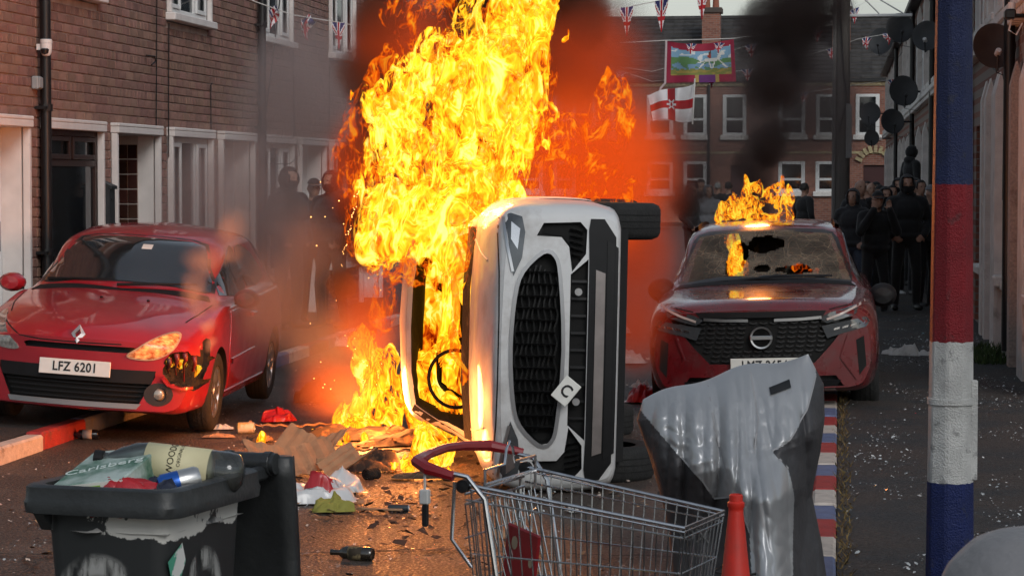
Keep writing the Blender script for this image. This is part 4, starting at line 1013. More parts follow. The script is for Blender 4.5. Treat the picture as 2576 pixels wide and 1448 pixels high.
strip('bonnet_gap',T0,'t',[(-.73,1.0),(-.70,.6),(-.64,.3)],.008,mGap,CL); strip('bonnet_gap',T0,'t',[(.73,1.0),(.70,.6),(.66,.34)],.008,mGap,CL)
conform('cowl',T0,'t',[(-.70,1.08),(.70,1.08),(.66,1.20),(0,1.12),(-.66,1.20)],mBlackPl,CL,off=.006,thick=.01)
for x0,x1,dz in ((-.62,-.10,.012),(-.05,.55,.012)):
    w0=cast(T0,'f',x0,1.015+.02); w1=cast(T0,'f',x1,1.05); wi=MB(); wi.tube([w0+Vector((0,-.03,.0)),w0.lerp(w1,.5)+Vector((0,-.05,.015)),w1+Vector((0,-.035,.02))],[.012,.009,.006],6); wo2=wi.build('wiper',mBlackPl,CL)
for x in (-.08,.28): MB().lathe([(.012,0),(.012,.01),(0,.014)],10).build('washer_jet',mBlackPl,CL,loc=cast(T0,'t',x,.78))
ix=[(-.6,1.5),(.6,1.5)]
# ------------------------------------------------------------------ red crossover facing the camera on the right
mRed2=mat('paint_burgundy',(.13,.006,.009),.30,var=.2,vscale=4,coat=.9,rvar=.12,col2=(.07,.03,.03),tscale=4,thr=(.48,.75))
pq=D(1922,900,326); QX,QY=pq.x,pq.y
QQ=thing('crossover','dusty red crossover with shattered windscreen and flames on its roof','car',loc=(QX,QY,.0)); QQ.rotation_euler=(0,R(-1.6),R(.3))
W=.905
st=[(0.03,[(0,.24),(.66,.24),(.80,.34),(.83,.52),(.80,.70),(.70,.80),(.5,.835),(.25,.845),(0,.85)]),
(.16,[(0,.20),(.72,.20),(.85,.34),(.88,.56),(.85,.76),(.74,.865),(.52,.90),(.26,.915),(0,.92)]),
(.5,[(0,.20),(.76,.20),(.885,.34),(.905,.58),(.88,.80),(.78,.90),(.55,.935),(.28,.945),(0,.95)]),
(1.1,[(0,.20),(.78,.20),(.89,.34),(.905,.60),(.88,.86),(.79,.94),(.56,.975),(.28,.985),(0,.99)]),
(1.28,[(0,.20),(.78,.20),(.89,.34),(.905,.60),(.88,.87),(.795,.95),(.71,.985),(.42,1.02),(0,1.03)]),
(1.85,[(0,.20),(.78,.20),(.89,.34),(.905,.60),(.88,.88),(.80,.96),(.69,1.20),(.60,1.32),(0,1.36)]),
(2.2,[(0,.20),(.78,.20),(.89,.34),(.905,.60),(.88,.89),(.80,.97),(.68,1.25),(.575,1.43),(0,1.47)]),
(3.0,[(0,.20),(.78,.20),(.89,.34),(.905,.60),(.88,.90),(.80,.98),(.67,1.27),(.57,1.455),(0,1.50)]),
(3.9,[(0,.22),(.78,.22),(.88,.36),(.895,.60),(.86,.92),(.78,1.0),(.66,1.24),(.55,1.39),(0,1.43)]),
(4.35,[(0,.3),(.7,.3),(.8,.42),(.83,.62),(.78,.92),(.71,.98),(.6,1.06),(.5,1.1),(0,1.12)])]
qb=loft_body('body',st,mRed2,QQ,bow=.16,W=.86,bowlen=.5)
T1=bvh_of(qb)
for x in (-1,1):
    for y in (.88,3.54):
        b=MB(); b.lathe([(.40,-.35),(.40,.35)],28,Matrix.Translation((x*.86,y,.34))@Matrix.Rotation(R(90),4,'Y')); boolean(qb,b.mesh('c',mBlackPl),mBlackPl)
WS=[(-.70,1.005),(-.40,1.035),(0,1.045),(.40,1.035),(.70,1.005),(.635,1.20),(.555,1.375),(.28,1.41),(0,1.42),(-.28,1.41),(-.555,1.375),(-.635,1.20)]
# real cavity behind the screen
b=conform_bm(T1,'f',[(x*.93,z*.985+.018) for x,z in WS],-.0,.12)
for v in b.verts: v.co.y+=-.4
r=bmesh.ops.extrude_face_region(b,geom=b.faces[:])
for e in r['geom']:
    if isinstance(e,bmesh.types.BMVert): e.co.y=3.4; e.co.z=.62+(e.co.z-1.0)*1.6 if e.co.z<1.2 else min(e.co.z,1.36)
bmesh.ops.recalc_face_normals(b,faces=b.faces); cm=bpy.data.meshes.new('c'); b.to_mesh(cm); b.free(); cm.materials.append(mCabin); boolean(qb,cm,mCabin)
GR=[(-.70,.775),(-.45,.80),(0,.79),(.45,.80),(.70,.775),(.52,.56),(.40,.435),(-.40,.435),(-.52,.56)]
cut(qb,T1,'f',GR,.035,mBlackPl)
cut(qb,T1,'f',[(-.56,.335),(.56,.335),(.62,.25),(-.62,.25)],.06,mBlackPl)
smooth_angle(qb.data,38)
gp=conform('grille',T1,'f',GR,mGap,QQ,off=-.03,thick=.004)
for r_ in range(9):
    z=.455+r_*.036
    hw=.40+.10*min(1,(z-.435)/.12)+.18*max(0,min(1,(z-.56)/.2))-.03
    k=0; x=-hw+(.035 if r_%2 else 0)
    while x<hw-.03:
        if not(abs(x+.03)<.11 and abs(z-.637)<.10): strip('grille_slat',T1,'f',[(x,z+.006),(x+.03,z-.002),(x+.058,z+.006)],.010,mTrim,gp,off=-.012,th=.02,step=.05)
        x+=.078
strip('grille_chrome',T1,'f',[(-.44,.782),(-.30,.772),(-.10,.768)],.022,mChrome,QQ,off=.008); strip('grille_chrome',T1,'f',[(.10,.768),(.30,.772),(.46,.782)],.022,mChrome,QQ,off=.008)
conform('bonnet_lip',T1,'f',[(-.50,.835),(.50,.835),(.47,.79),(-.47,.79)],mBlackPl,QQ,off=.004,thick=.01)
for sg in (-1,1):
    h_=conform('headlight',T1,'f',[(sg*x,z) for x,z in ((.44,.775),(.52,.815),(.70,.86),(.815,.895),(.83,.875),(.72,.80),(.62,.765),(.5,.735))],mLens,QQ,off=.008,thick=.02,h=.05)
    strip('lamp_strip',T1,'f',[(sg*.50,.765),(sg*.60,.80),(sg*.80,.885)],.016,mat('drl',(.5,.42,.38),.3),h_,off=.016)
    lp=conform('lamp_cluster',T1,'f',[(sg*x,z) for x,z in ((.46,.715),(.80,.775),(.83,.74),(.80,.70),(.62,.655),(.50,.62))],mLens,QQ,off=.006,thick=.02,h=.05)
    for k in range(4): 
        cx_=.55+k*.065; conform('lamp_cell',T1,'f',[(sg*x,z) for x,z in ((cx_,.680+.012*k),(cx_+.045,.69+.012*k),(cx_+.05,.705+.012*k),(cx_+.005,.695+.012*k))],mReflector,lp,off=.010,thick=.004)
    conform('bumper_vent',T1,'f',[(sg*x,z) for x,z in ((.72,.60),(.78,.63),(.795,.40),(.74,.33))],mGap,QQ,off=.003,thick=.012,h=.05)
    strip('bumper_crease',T1,'f',[(sg*.66,.64),(sg*.60,.47),(sg*.72,.30)],.012,mRed2,QQ,off=.012)
    strip('bonnet_gap',T1,'f',[(sg*.84,.90),(sg*.70,.875),(sg*.52,.84)],.008,mGap,QQ)
conform('lower_bumper',T1,'f',[(-.60,.30),(.60,.30),(.55,.23),(-.55,.23)],mBlackPl,QQ,off=.01,thick=.03)
bc=cast(T1,'f',0,.637); BG=MB().lathe([(.072,-.012),(.084,-.014),(.088,-.005),(.086,.0),(.07,.0),(.072,-.012)],28,caps=False,M=Matrix.Rotation(R(90),4,'X')@Matrix.Rotation(R(180),4,'X')).build('badge',mChrome,QQ,loc=bc+Vector((0,-.016,0)),smooth=40)
MB().lathe([(0,.0),(.072,.0)],28,Matrix.Rotation(R(90),4,'X')).build('badge_field',mGap,BG,loc=(0,-.004,0)); MB().cbox(-.086,.086,-.02,-.006,-.016,.016,.004).build('badge_bar',mChrome,BG)
plate(QQ,T1,.02,.425,'LMZ 2654',off=.02)
for x,s_ in ((-1,-1),(1,1)):
    wheel(QQ,x*.79,.88,.345,.22,s_,7); wheel(QQ,x*.79,3.54,.345,.22,s_,7)
# shattered screen: dirty laminated glass, torn open in places
mShat=bpy.data.materials.new('shattered_glass'); mShat.use_nodes=True; _t=mShat.node_tree; _t.nodes.remove(_t.nodes['Principled BSDF']); _o=_t.nodes['Material Output']; Lk=_t.links.new
_tc=ND(_t,'ShaderNodeTexCoord'); _v=ND(_t,'ShaderNodeTexVoronoi',feature='DISTANCE_TO_EDGE'); _v.inputs['Scale'].default_value=11; Lk(_tc.outputs['Object'],_v.inputs['Vector'])
_v2=ND(_t,'ShaderNodeTexVoronoi',feature='DISTANCE_TO_EDGE'); _v2.inputs['Scale'].default_value=38; Lk(_tc.outputs['Object'],_v2.inputs['Vector'])
_r1=ND(_t,'ShaderNodeMapRange'); _r1.inputs[1].default_value=0; _r1.inputs[2].default_value=.03; _r1.inputs[3].default_value=.55; _r1.inputs[4].default_value=0; Lk(_v.outputs[0],_r1.inputs[0])
_r2=ND(_t,'ShaderNodeMapRange'); _r2.inputs[1].default_value=0; _r2.inputs[2].default_value=.07; _r2.inputs[3].default_value=.22; _r2.inputs[4].default_value=0; Lk(_v2.outputs[0],_r2.inputs[0])
_mx=ND(_t,'ShaderNodeMath',operation='MAXIMUM'); Lk(_r1.outputs[0],_mx.inputs[0]); Lk(_r2.outputs[0],_mx.inputs[1])
_nn=ND(_t,'ShaderNodeTexNoise'); _nn.inputs['Scale'].default_value=3.2; _nn.inputs['Detail'].default_value=4; Lk(_tc.outputs['Object'],_nn.inputs['Vector'])
_r3=ND(_t,'ShaderNodeMapRange'); _r3.inputs[1].default_value=.40; _r3.inputs[2].default_value=.66; _r3.inputs[3].default_value=.22; _r3.inputs[4].default_value=.80; Lk(_nn.outputs[0],_r3.inputs[0])
_ad=ND(_t,'ShaderNodeMath',operation='ADD',use_clamp=True); Lk(_mx.outputs[0],_ad.inputs[0]); Lk(_r3.outputs[0],_ad.inputs[1])
_ml=ND(_t,'ShaderNodeMath',operation='MULTIPLY'); _ml.inputs[1].default_value=.82; Lk(_ad.outputs[0],_ml.inputs[0])
_df=ND(_t,'ShaderNodeBsdfDiffuse'); _df.inputs[0].default_value=(.34,.27,.19,1); _tl=ND(_t,'ShaderNodeBsdfTranslucent'); _tl.inputs[0].default_value=(.30,.24,.16,1)
_ms=ND(_t,'ShaderNodeMixShader'); _ms.inputs[0].default_value=.4; Lk(_df.outputs[0],_ms.inputs[1]); Lk(_tl.outputs[0],_ms.inputs[2])
_tr=ND(_t,'ShaderNodeBsdfTransparent'); _tr.inputs[0].default_value=(.8,.82,.8,1)
_m=ND(_t,'ShaderNodeMixShader'); Lk(_ml.outputs[0],_m.inputs[0]); Lk(_tr.outputs[0],_m.inputs[1]); Lk(_ms.outputs[0],_m.inputs[2])
_gl=ND(_t,'ShaderNodeBsdfGlossy'); _gl.inputs['Roughness'].default_value=.2; _m2=ND(_t,'ShaderNodeMixShader'); _m2.inputs[0].default_value=.05; Lk(_m.outputs[0],_m2.inputs[1]); Lk(_gl.outputs[0],_m2.inputs[2]); Lk(_m2.outputs[0],_o.inputs[0])
b=conform_bm(T1,'f',WS,.006,.011)
def torn(c):
    x,z=c.x,c.z
    n=.10*mnoise.noise((x*9,z*9,1))+.06*mnoise.noise((x*25,z*25,5))
    a=((x-(-.22-(1.25-z)*.28))/.085)**2+((z-1.19)/.16)**2 < 1+n*6      # torn strip left of centre
    d=((x-.0)/.15)**2+((z-1.30)/.07)**2 < 1+n*6
    e=((x-.26)/.17)**2+((z-1.10)/.035)**2 < 1+n*7
    f=((x+.02)/.07)**2+((z-1.11)/.03)**2<1+n*5
    return a or d or e or f
dead=[f for f in b.faces if torn(f.calc_center_median())]
bmesh.ops.delete(b,geom=dead,context='FACES')
for v in b.verts: v.co.y+=.02*mnoise.noise((v.co.x*4,v.co.z*4,8))
me=bpy.data.meshes.new('windscreen'); b.to_mesh(me); b.free(); me.materials.append(mShat); WSO=link('windscreen',me,QQ); WSO['label']='shattered windscreen with torn holes'
strip('windscreen_seal',T1,'f',[(x,z) for x,z in smooth_outline(WS,3)]+[smooth_outline(WS,3)[0]],.03,mTrim,QQ,off=.006)
strip('wiper',T1,'f',[(-.3,1.02),(.1,1.055),(.55,1.045)],.014,mBlackPl,QQ,off=.02)
conform('cowl',T1,'t',[(-.74,1.16),(.74,1.16),(.70,1.26),(0,1.22),(-.70,1.26)],mBlackPl,QQ,off=.006,thick=.01)
for ax,sgn in (('r',1),('l',-1)):
    conform('side_window',T1,ax,smooth_outline([(1.42,.99),(2.5,1.01),(2.5,1.36),(2.15,1.33),(1.9,1.22)],2),mWind,QQ,off=.006,thick=.006,h=.1)
    conform('side_window',T1,ax,smooth_outline([(2.6,1.02),(3.7,1.06),(3.6,1.24),(3.3,1.33),(2.6,1.37)],2),mWind,QQ,off=.006,thick=.006,h=.1)
    conform('door',T1,ax,[(1.3,.36),(2.5,.36),(2.55,.62),(2.52,.97),(1.42,.95),(1.28,.62)],mRed2,QQ,off=.004,thick=.008,h=.1)
    strip('roof_rail',T1,'t',[(sgn*.60,2.25),(sgn*.58,3.0),(sgn*.57,3.8)],.035,mBlackPl,QQ,off=.03)
    mi=MB(); mi.lathe([(0,-.10),(.07,-.09),(.10,-.04),(.105,.03),(.1,.05),(0,.055)],18,Matrix.Rotation(R(-90),4,'X'),sx=1.1,sy=.95)
    mo=mi.build('mirror',mBlackPl,QQ,smooth=50,loc=(sgn*(.96 if sgn>0 else .86),1.42,.87 if sgn>0 else .95)); MB().tube([(0,0,0),(-sgn*.12,.02,.03)],.025,8).build('mirror_arm',mBlackPl,mo)
for x in (-.3,.32):
    s_=MB(); s_.cbox(-.24,.24,2.25,2.40,.6,1.08,.05).cbox(-.11,.11,2.27,2.36,1.1,1.30,.04); s_.build('seat',mChar,QQ)
MB().cbox(-.68,.68,1.35,1.7,.75,.99,.05).build('dashboard',mChar,QQ)
MB().add([(.33+.18*math.cos(a)+.0,1.78+.05*math.sin(a),1.0+.17*math.sin(a)) for a in np.linspace(0,2*math.pi,24,endpoint=False)],[]).f
MB().tube([(.33+.18*math.cos(a),1.78+.06*math.sin(a),1.0+.17*math.sin(a)) for a in np.linspace(0,2*math.pi,24,endpoint=False)],.015,6,closed=True).build('steering_wheel',mChar,QQ)
# ------------------------------------------------------------------ white SUV lying on its side
mWh=mat('paint_white',(.60,.60,.60),.46,var=.06,vscale=3,coat=.25,col2=(.27,.24,.22),tscale=3.2,thr=(.50,.80),rvar=.1)
mWhB=mat('roof_scorched',(.38,.27,.10),.7,var=.3,vscale=6,col2=(.015,.012,.01),tscale=4,thr=(.5,.6))
SV=thing('overturned_suv','white SUV lying on its side with its windscreen burnt out','car')
SS=430.; p=D(1288,700,SS)
st=[(0.02,[(0,.30),(.66,.30),(.77,.38),(.795,.58),(.79,.78),(.72,.92),(.50,.955),(.25,.965),(0,.97)]),
(.10,[(0,.28),(.70,.28),(.82,.38),(.845,.60),(.84,.84),(.77,.985),(.52,1.01),(.26,1.02),(0,1.025)]),
(.5,[(0,.27),(.73,.27),(.85,.40),(.87,.64),(.855,.93),(.76,1.07),(.52,1.10),(.26,1.115),(0,1.12)]),
(1.1,[(0,.27),(.74,.27),(.855,.40),(.87,.66),(.85,.98),(.75,1.11),(.53,1.15),(.27,1.165),(0,1.17)]),
(1.28,[(0,.27),(.74,.27),(.855,.40),(.87,.66),(.85,.99),(.76,1.12),(.67,1.16),(.40,1.20),(0,1.215)]),
(1.8,[(0,.27),(.74,.27),(.855,.40),(.87,.66),(.85,1.0),(.77,1.13),(.66,1.37),(.57,1.50),(0,1.54)]),
(2.15,[(0,.27),(.74,.27),(.855,.40),(.87,.66),(.85,1.01),(.77,1.14),(.65,1.44),(.545,1.605),(0,1.65)]),
(3.0,[(0,.27),(.74,.27),(.855,.40),(.87,.66),(.85,1.02),(.77,1.15),(.64,1.47),(.54,1.64),(0,1.69)]),
(3.9,[(0,.30),(.74,.30),(.85,.42),(.865,.66),(.83,1.03),(.75,1.15),(.62,1.42),(.52,1.56),(0,1.61)]),
(4.4,[(0,.4),(.66,.4),(.76,.5),(.80,.70),(.76,1.0),(.69,1.08),(.57,1.18),(.47,1.22),(0,1.25)])]
sb_=loft_body('body',st,mWh,SV,bow=.10,W=.84,bowlen=.45)
T2=bvh_of(sb_)
for x in (-1,1):
    for y in (.88,3.54):
        b=MB(); b.lathe([(.41,-.35),(.41,.35)],28,Matrix.Translation((x*.85,y,.35))@Matrix.Rotation(R(90),4,'Y')); boolean(sb_,b.mesh('c',mBlackPl),mBlackPl)
WS2=[(-.68,1.185),(-.40,1.215),(0,1.225),(.40,1.215),(.68,1.185),(.61,1.37),(.53,1.53),(.28,1.575),(0,1.585),(-.28,1.575),(-.53,1.53),(-.61,1.37)]
b=conform_bm(T2,'f',[(x*.97,z) for x,z in WS2],0,.12)
for v in b.verts: v.co.y-=.4
r=bmesh.ops.extrude_face_region(b,geom=b.faces[:])
for e in r['geom']:
    if isinstance(e,bmesh.types.BMVert): e.co.y=3.5; e.co.z=.7+(e.co.z-1.18)*1.7 if e.co.z<1.35 else min(e.co.z,1.52)
bmesh.ops.recalc_face_normals(b,faces=b.faces); cm=bpy.data.meshes.new('c'); b.to_mesh(cm); b.free(); cm.materials.append(mChar); boolean(sb_,cm,mChar)
G2=[(.565,.735),(.45,.85),(.30,.893),(0,.912),(-.30,.893),(-.45,.85),(-.565,.735),(-.545,.665),(-.42,.632),(0,.605),(.42,.632),(.545,.665)]
cut(sb_,T2,'f',G2,.07,mBlackPl,h=.05)
CRN=[(.66,.775),(.735,.735),(.745,.52),(.70,.48),(.56,.485),(.455,.565),(.60,.585),(.655,.63)]
for sg in (-1,1): cut(sb_,T2,'f',[(sg*x,z) for x,z in CRN],.045,mBlackPl,h=.05)
cut(sb_,T2,'f',[(-.44,.572),(.44,.572),(.53,.47),(-.53,.47)],.05,mBlackPl,h=.05)
smooth_angle(sb_.data,38)
rimg=smooth_outline(G2,3); strip('grille_frame',T2,'f',rimg+[rimg[0]],.022,mat('satin_grey',(.35,.35,.36),.35,metal=.6),SV,off=.008)
gp=conform('grille',T2,'f',[(x*.97,(z-.76)*.96+.76) for x,z in G2],mGap,SV,off=-.06,thick=.004)
for k in range(8):
    z=.65+k*.033; hw=.50-.04*abs(k-3.5)/3.5*2
    strip('grille_slat',T2,'f',[(-hw+j*hw/10,z+.010*math.sin(j*1.6+k)) for j in range(0,21)],.010,mGrille,gp,off=-.034,th=.02,step=.1)
for k in range(14): 
    x=-.46+k*.07; strip('grille_bar',T2,'f',[(x,.65),(x,.885)],.006,mGrille,gp,off=-.045,th=.01)
for sg in (-1,1):
    h_=conform('headlight',T2,'f',[(sg*x,z) for x,z in ((.425,.905),(.53,.858),(.68,.842),(.77,.862),(.79,.93),(.775,.985),(.62,.955))],mLens,SV,off=.006,thick=.02,h=.04)
    conform('lamp_core',T2,'f',[(sg*x,z) for x,z in ((.58,.885),(.70,.872),(.74,.925),(.64,.925))],mReflector,h_,off=.010,thick=.004)
    strip('lamp_strip',T2,'f',[(sg*.45,.910),(sg*.60,.945),(sg*.765,.975)],.016,mChrome,h_,off=.012)
    strip('bonnet_gap',T2,'f',[(sg*.76,1.0),(sg*.66,1.005),(sg*.45,.99),(sg*.2,.985),(0,.985)],.008,mGap,SV)
    conform('corner_mesh',T2,'f',[(sg*x,z) for x,z in ((.48,.555),(.57,.495),(.70,.50),(.725,.54),(.715,.73),(.675,.745),(.66,.62),(.60,.575))],mGap,SV,off=-.036,thick=.003)
    for k in range(5): strip('mesh_bar',T2,'f',[(sg*.54+sg*k*.036,.50),(sg*.56+sg*k*.036,.58)],.006,mGrille,SV,off=-.028,th=.006)
conform('lower_grille',T2,'f',[(-.43,.57),(.43,.57),(.52,.475),(-.52,.475)],mGap,SV,off=-.045,thick=.004)
for k in range(9): strip('lower_slat',T2,'f',[(-.40+k*.10,.565),(-.40+k*.10,.475)],.014,mGrille,SV,off=-.02,th=.02)
for x in (-.30,.34): MB().lathe([(.0,-.008),(.012,-.008),(.015,0),(.022,0),(.022,.01)],14,Matrix.Rotation(R(90),4,'X')).build('tow_cap',mRim,SV,loc=cast(T2,'f',x,.525)+Vector((0,-.01,0)))
conform('skid_plate',T2,'f',[(-.62,.425),(.47,.425),(.45,.37),(-.60,.37)],mat('skid_silver',(.24,.21,.20),.5,metal=.4,var=.25),SV,off=.014,thick=.03)
conform('lower_bumper',T2,'f',[(-.53,.465),(.53,.465),(.70,.47),(.765,.46),(.765,.38),(.66,.31),(-.66,.31),(-.765,.38),(-.765,.46),(-.70,.47)],mBlackPl,SV,off=.006,thick=.02,h=.05)
conform('under_bumper',T2,'f',[(-.64,.36),(.64,.36),(.60,.295),(-.60,.295)],mBlackPl,SV,off=.012,thick=.04)
conform('roof_front',T2,'f',[(-.54,1.56),(-.3,1.60),(0,1.61),(.3,1.60),(.54,1.56),(.52,1.625),(.25,1.655),(0,1.66),(-.25,1.655),(-.52,1.625)],mWhB,SV,off=.004,thick=.01,h=.05)
for sg in (-1,1): strip('pillar_char',T2,'f',[(sg*.70,1.20),(sg*.62,1.38),(sg*.54,1.55)],.05,mChar,SV,off=.006)
for sg in (-1,1): strip('bonnet_crease',T2,'t',[(sg*.50,.25),(sg*.56,.7),(sg*.60,1.15)],.012,mWh,SV,off=.006)
strip('cowl_char',T2,'f',[(-.68,1.17),(-.3,1.20),(.3,1.20),(.68,1.17)],.05,mChar,SV,off=.008)
for x,s_ in ((-1,-1),(1,1)):
    wheel(SV,x*.745,.88,.35,.225,s_,7); wheel(SV,x*.745,3.54,.35,.225,s_,7)
MB().box(-.70,.70,.4,4.1,.22,.275).build('underbody',mBlackPl,SV)
MB().cbox(-.3,.3,1.0,3.0,.19,.221,.02).build('exhaust_tunnel',mat('heat_shield',(.2,.19,.18),.5,metal=.7),SV); MB().tube([(.62,.88,.33),(-.62,.88,.33)],.04,10).build('axle',mBlackPl,SV); MB().tube([(.62,3.54,.33),(-.62,3.54,.33)],.05,10).build('axle',mBlackPl,SV)
for ax,sgn in (('r',1),('l',-1)):
    conform('side_window',T2,ax,smooth_outline([(1.42,1.17),(2.5,1.19),(2.5,1.53),(2.15,1.50),(1.9,1.40)],2),mGap,SV,off=.006,thick=.006,h=.1)
    conform('side_window',T2,ax,smooth_outline([(2.6,1.20),(3.7,1.24),(3.6,1.42),(3.3,1.50),(2.6,1.54)],2),mGap,SV,off=.006,thick=.006,h=.1)
    conform('door',T2,ax,[(1.3,.42),(2.5,.42),(2.55,.7),(2.52,1.12),(1.42,1.10),(1.28,.7)],mWh,SV,off=.004,thick=.008,h=.1)
# snapped half of the number plate hanging on the bumper
o=MB().cbox(-.075,.075,-.006,.004,-.055,.055,.003).build('number_plate',mPlate,SV,loc=(-.235,cast(T2,'f',-.235,.60).y-.05,.585),rot=(R(-8),R(38),0)); o['label']='snapped number plate fragment'
link('lettering',text_mesh('C',.10,mInk,.001,bold=.002,sx=.9),o,loc=(.0,-.0075,0),rot=(0,R(90),0))
# interior: burnt steering wheel and seat frames
MB().tube([(-.34+.19*math.cos(a),1.85+.05*math.sin(a),1.27+.18*math.sin(a)) for a in np.linspace(0,2*math.pi,28,endpoint=False)],.012,6,closed=True).build('steering_wheel',mChar,SV)
for x in (-.33,.33):
    MB().tube([(x-.2,2.35,.75),(x-.2,2.5,1.25),(x-.1,2.52,1.4),(x+.1,2.52,1.4),(x+.2,2.5,1.25),(x+.2,2.35,.75)],.025,6).build('seat_frame',mChar,SV)
SVM=Matrix.Translation((p.x,p.y,0))@Matrix.Rotation(YAW,4,'Z')@Matrix.Rotation(R(1.3),4,'Y')@Matrix.Translation((.885,0,.862))@Matrix.Rotation(R(-90),4,'Y')
SV.matrix_world=SVM
# ================================================================== people
mSkin=mat('skin',(.42,.24,.17),.55,var=.12,vscale=14)
mCloth={k:mat('cloth_'+k,c,.85,var=.25,vscale=7,bump=.6,bscale=28,sheen=.15) for k,c in dict(black=(.010,.010,.011),charcoal=(.022,.022,.025),navy=(.012,.016,.03),grey=(.17,.17,.18),denim=(.045,.06,.09),olive=(.03,.032,.022)).items()}
mShoe=mat('shoe',(.012,.012,.012),.6); mSole=mat('sole_white',(.5,.5,.48),.7)
mHair={'dark':mat('hair_dark',(.012,.009,.007),.6),'grey':mat('hair_grey',(.30,.29,.28),.7)}
def ell(b,c,r,mi,n=14):
    V=[];Fc=[]; m_=n//2
    for i in range(1,m_):
        th=math.pi*i/m_
        for k in range(n): a=2*math.pi*k/n; V.append((c[0]+r[0]*math.sin(th)*math.cos(a),c[1]+r[1]*math.sin(th)*math.sin(a),c[2]+r[2]*math.cos(th)))
    t=len(V); V+=[(c[0],c[1],c[2]+r[2]),(c[0],c[1],c[2]-r[2])]
    for i in range(m_-2):
        for k in range(n): Fc.append((i*n+k,(i+1)*n+k,(i+1)*n+(k+1)%n,i*n+(k+1)%n))
    for k in range(n): Fc.append((t,k,(k+1)%n)); Fc.append((t+1,(m_-2)*n+(k+1)%n,(m_-2)*n+k))
    b.add(V,Fc)
def body_mesh(prims,vox,mats,smooth=4):
    """one continuous figure: tapered limbs and rounded masses merged into a single skin; colours follow the nearest mass"""
    b=MB(); segs=[]
    for p in prims:
        if p[0]=='e':
            _,c,r,mi=p; ell(b,c,r,mi); segs.append((Vector(c),Vector(c),min(r),min(r),mi,Vector(r)))
        else:
            _,a,c,ra,rc,mi=p; a,c=Vector(a),Vector(c); ell(b,a,(ra,)*3,mi,12); ell(b,c,(rc,)*3,mi,12); b.tube([a,c],[ra,rc],12); segs.append((a,c,ra,rc,mi,None))
    me=bake(b.mesh('body',mats[0]),[('REMESH',dict(mode='VOXEL',voxel_size=vox)),('SMOOTH',dict(factor=.5,iterations=smooth))])
    me.materials.clear()
    for m in mats: me.materials.append(m)
    cen=np.array([p.center for p in me.polygons]); best=np.full(len(cen),1e9); mi=np.zeros(len(cen),int)
    for a,c,ra,rc,m,r in segs:
        if r is not None: d=(np.linalg.norm((cen-np.array(a))/np.array(r),axis=1)-1)*min(r)
        else:
            A,Cc=np.array(a),np.array(c); ab=Cc-A; t=np.clip(((cen-A)@ab)/max(1e-9,ab@ab),0,1); d=np.linalg.norm(cen-A-t[:,None]*ab,axis=1)-(ra+(rc-ra)*t)
        k=d<best; best[k]=d[k]; mi[k]=m
    me.polygons.foreach_set('material_index',mi.astype(np.int32)); me.polygons.foreach_set('use_smooth',[True]*len(cen)); me.update()
    return me
def dome(b,c,r,cut_=0.,front=None,n=20,m_=12,thick=.012,seed=0,rough=0.):
    """shell over the head, open below z=cut_ and (front) inside a cone towards the face"""
    Vo=[];Vi=[];keep={}
    for i in range(m_+1):
        th=math.pi*.98*i/m_+.01
        for k in range(n):
            a=2*math.pi*k/n; d=Vector((math.sin(th)*math.cos(a),math.sin(th)*math.sin(a),math.cos(th))); q=1+rough*mnoise.noise(d*4+Vector((seed,0,0)))
            Vo.append(Vector((c[0]+d.x*r[0]*q,c[1]+d.y*r[1]*q,c[2]+d.z*r[2]*q))); Vi.append(Vector((c[0]+d.x*(r[0]-thick),c[1]+d.y*(r[1]-thick),c[2]+d.z*(r[2]-thick)))); keep[i,k]=(d.z>=cut_) and (front is None or not (d.y<-front[0] and d.z<front[1] and abs(d.x)<front[2]))
    F1=[]
    for i in range(m_):
        for k in range(n):
            if all(keep[x,y%n] for x,y in ((i,k),(i+1,k),(i+1,k+1),(i,k+1))): F1.append((i*n+k,(i+1)*n+k,(i+1)*n+(k+1)%n,i*n+(k+1)%n))
    o=len(b.v); b.add(Vo,F1); b.add(Vi,[f[::-1] for f in F1])
    from collections import Counter
    ed=Counter()
    for f in F1:
        for x,y in zip(f,f[1:]+f[:1]): ed[(min(x,y),max(x,y))]+=1
    N=len(Vo)
    for (x,y),cn in ed.items():
        if cn==1: b.f.append((o+x,o+y,o+N+y,o+N+x)); b.m.append(0)
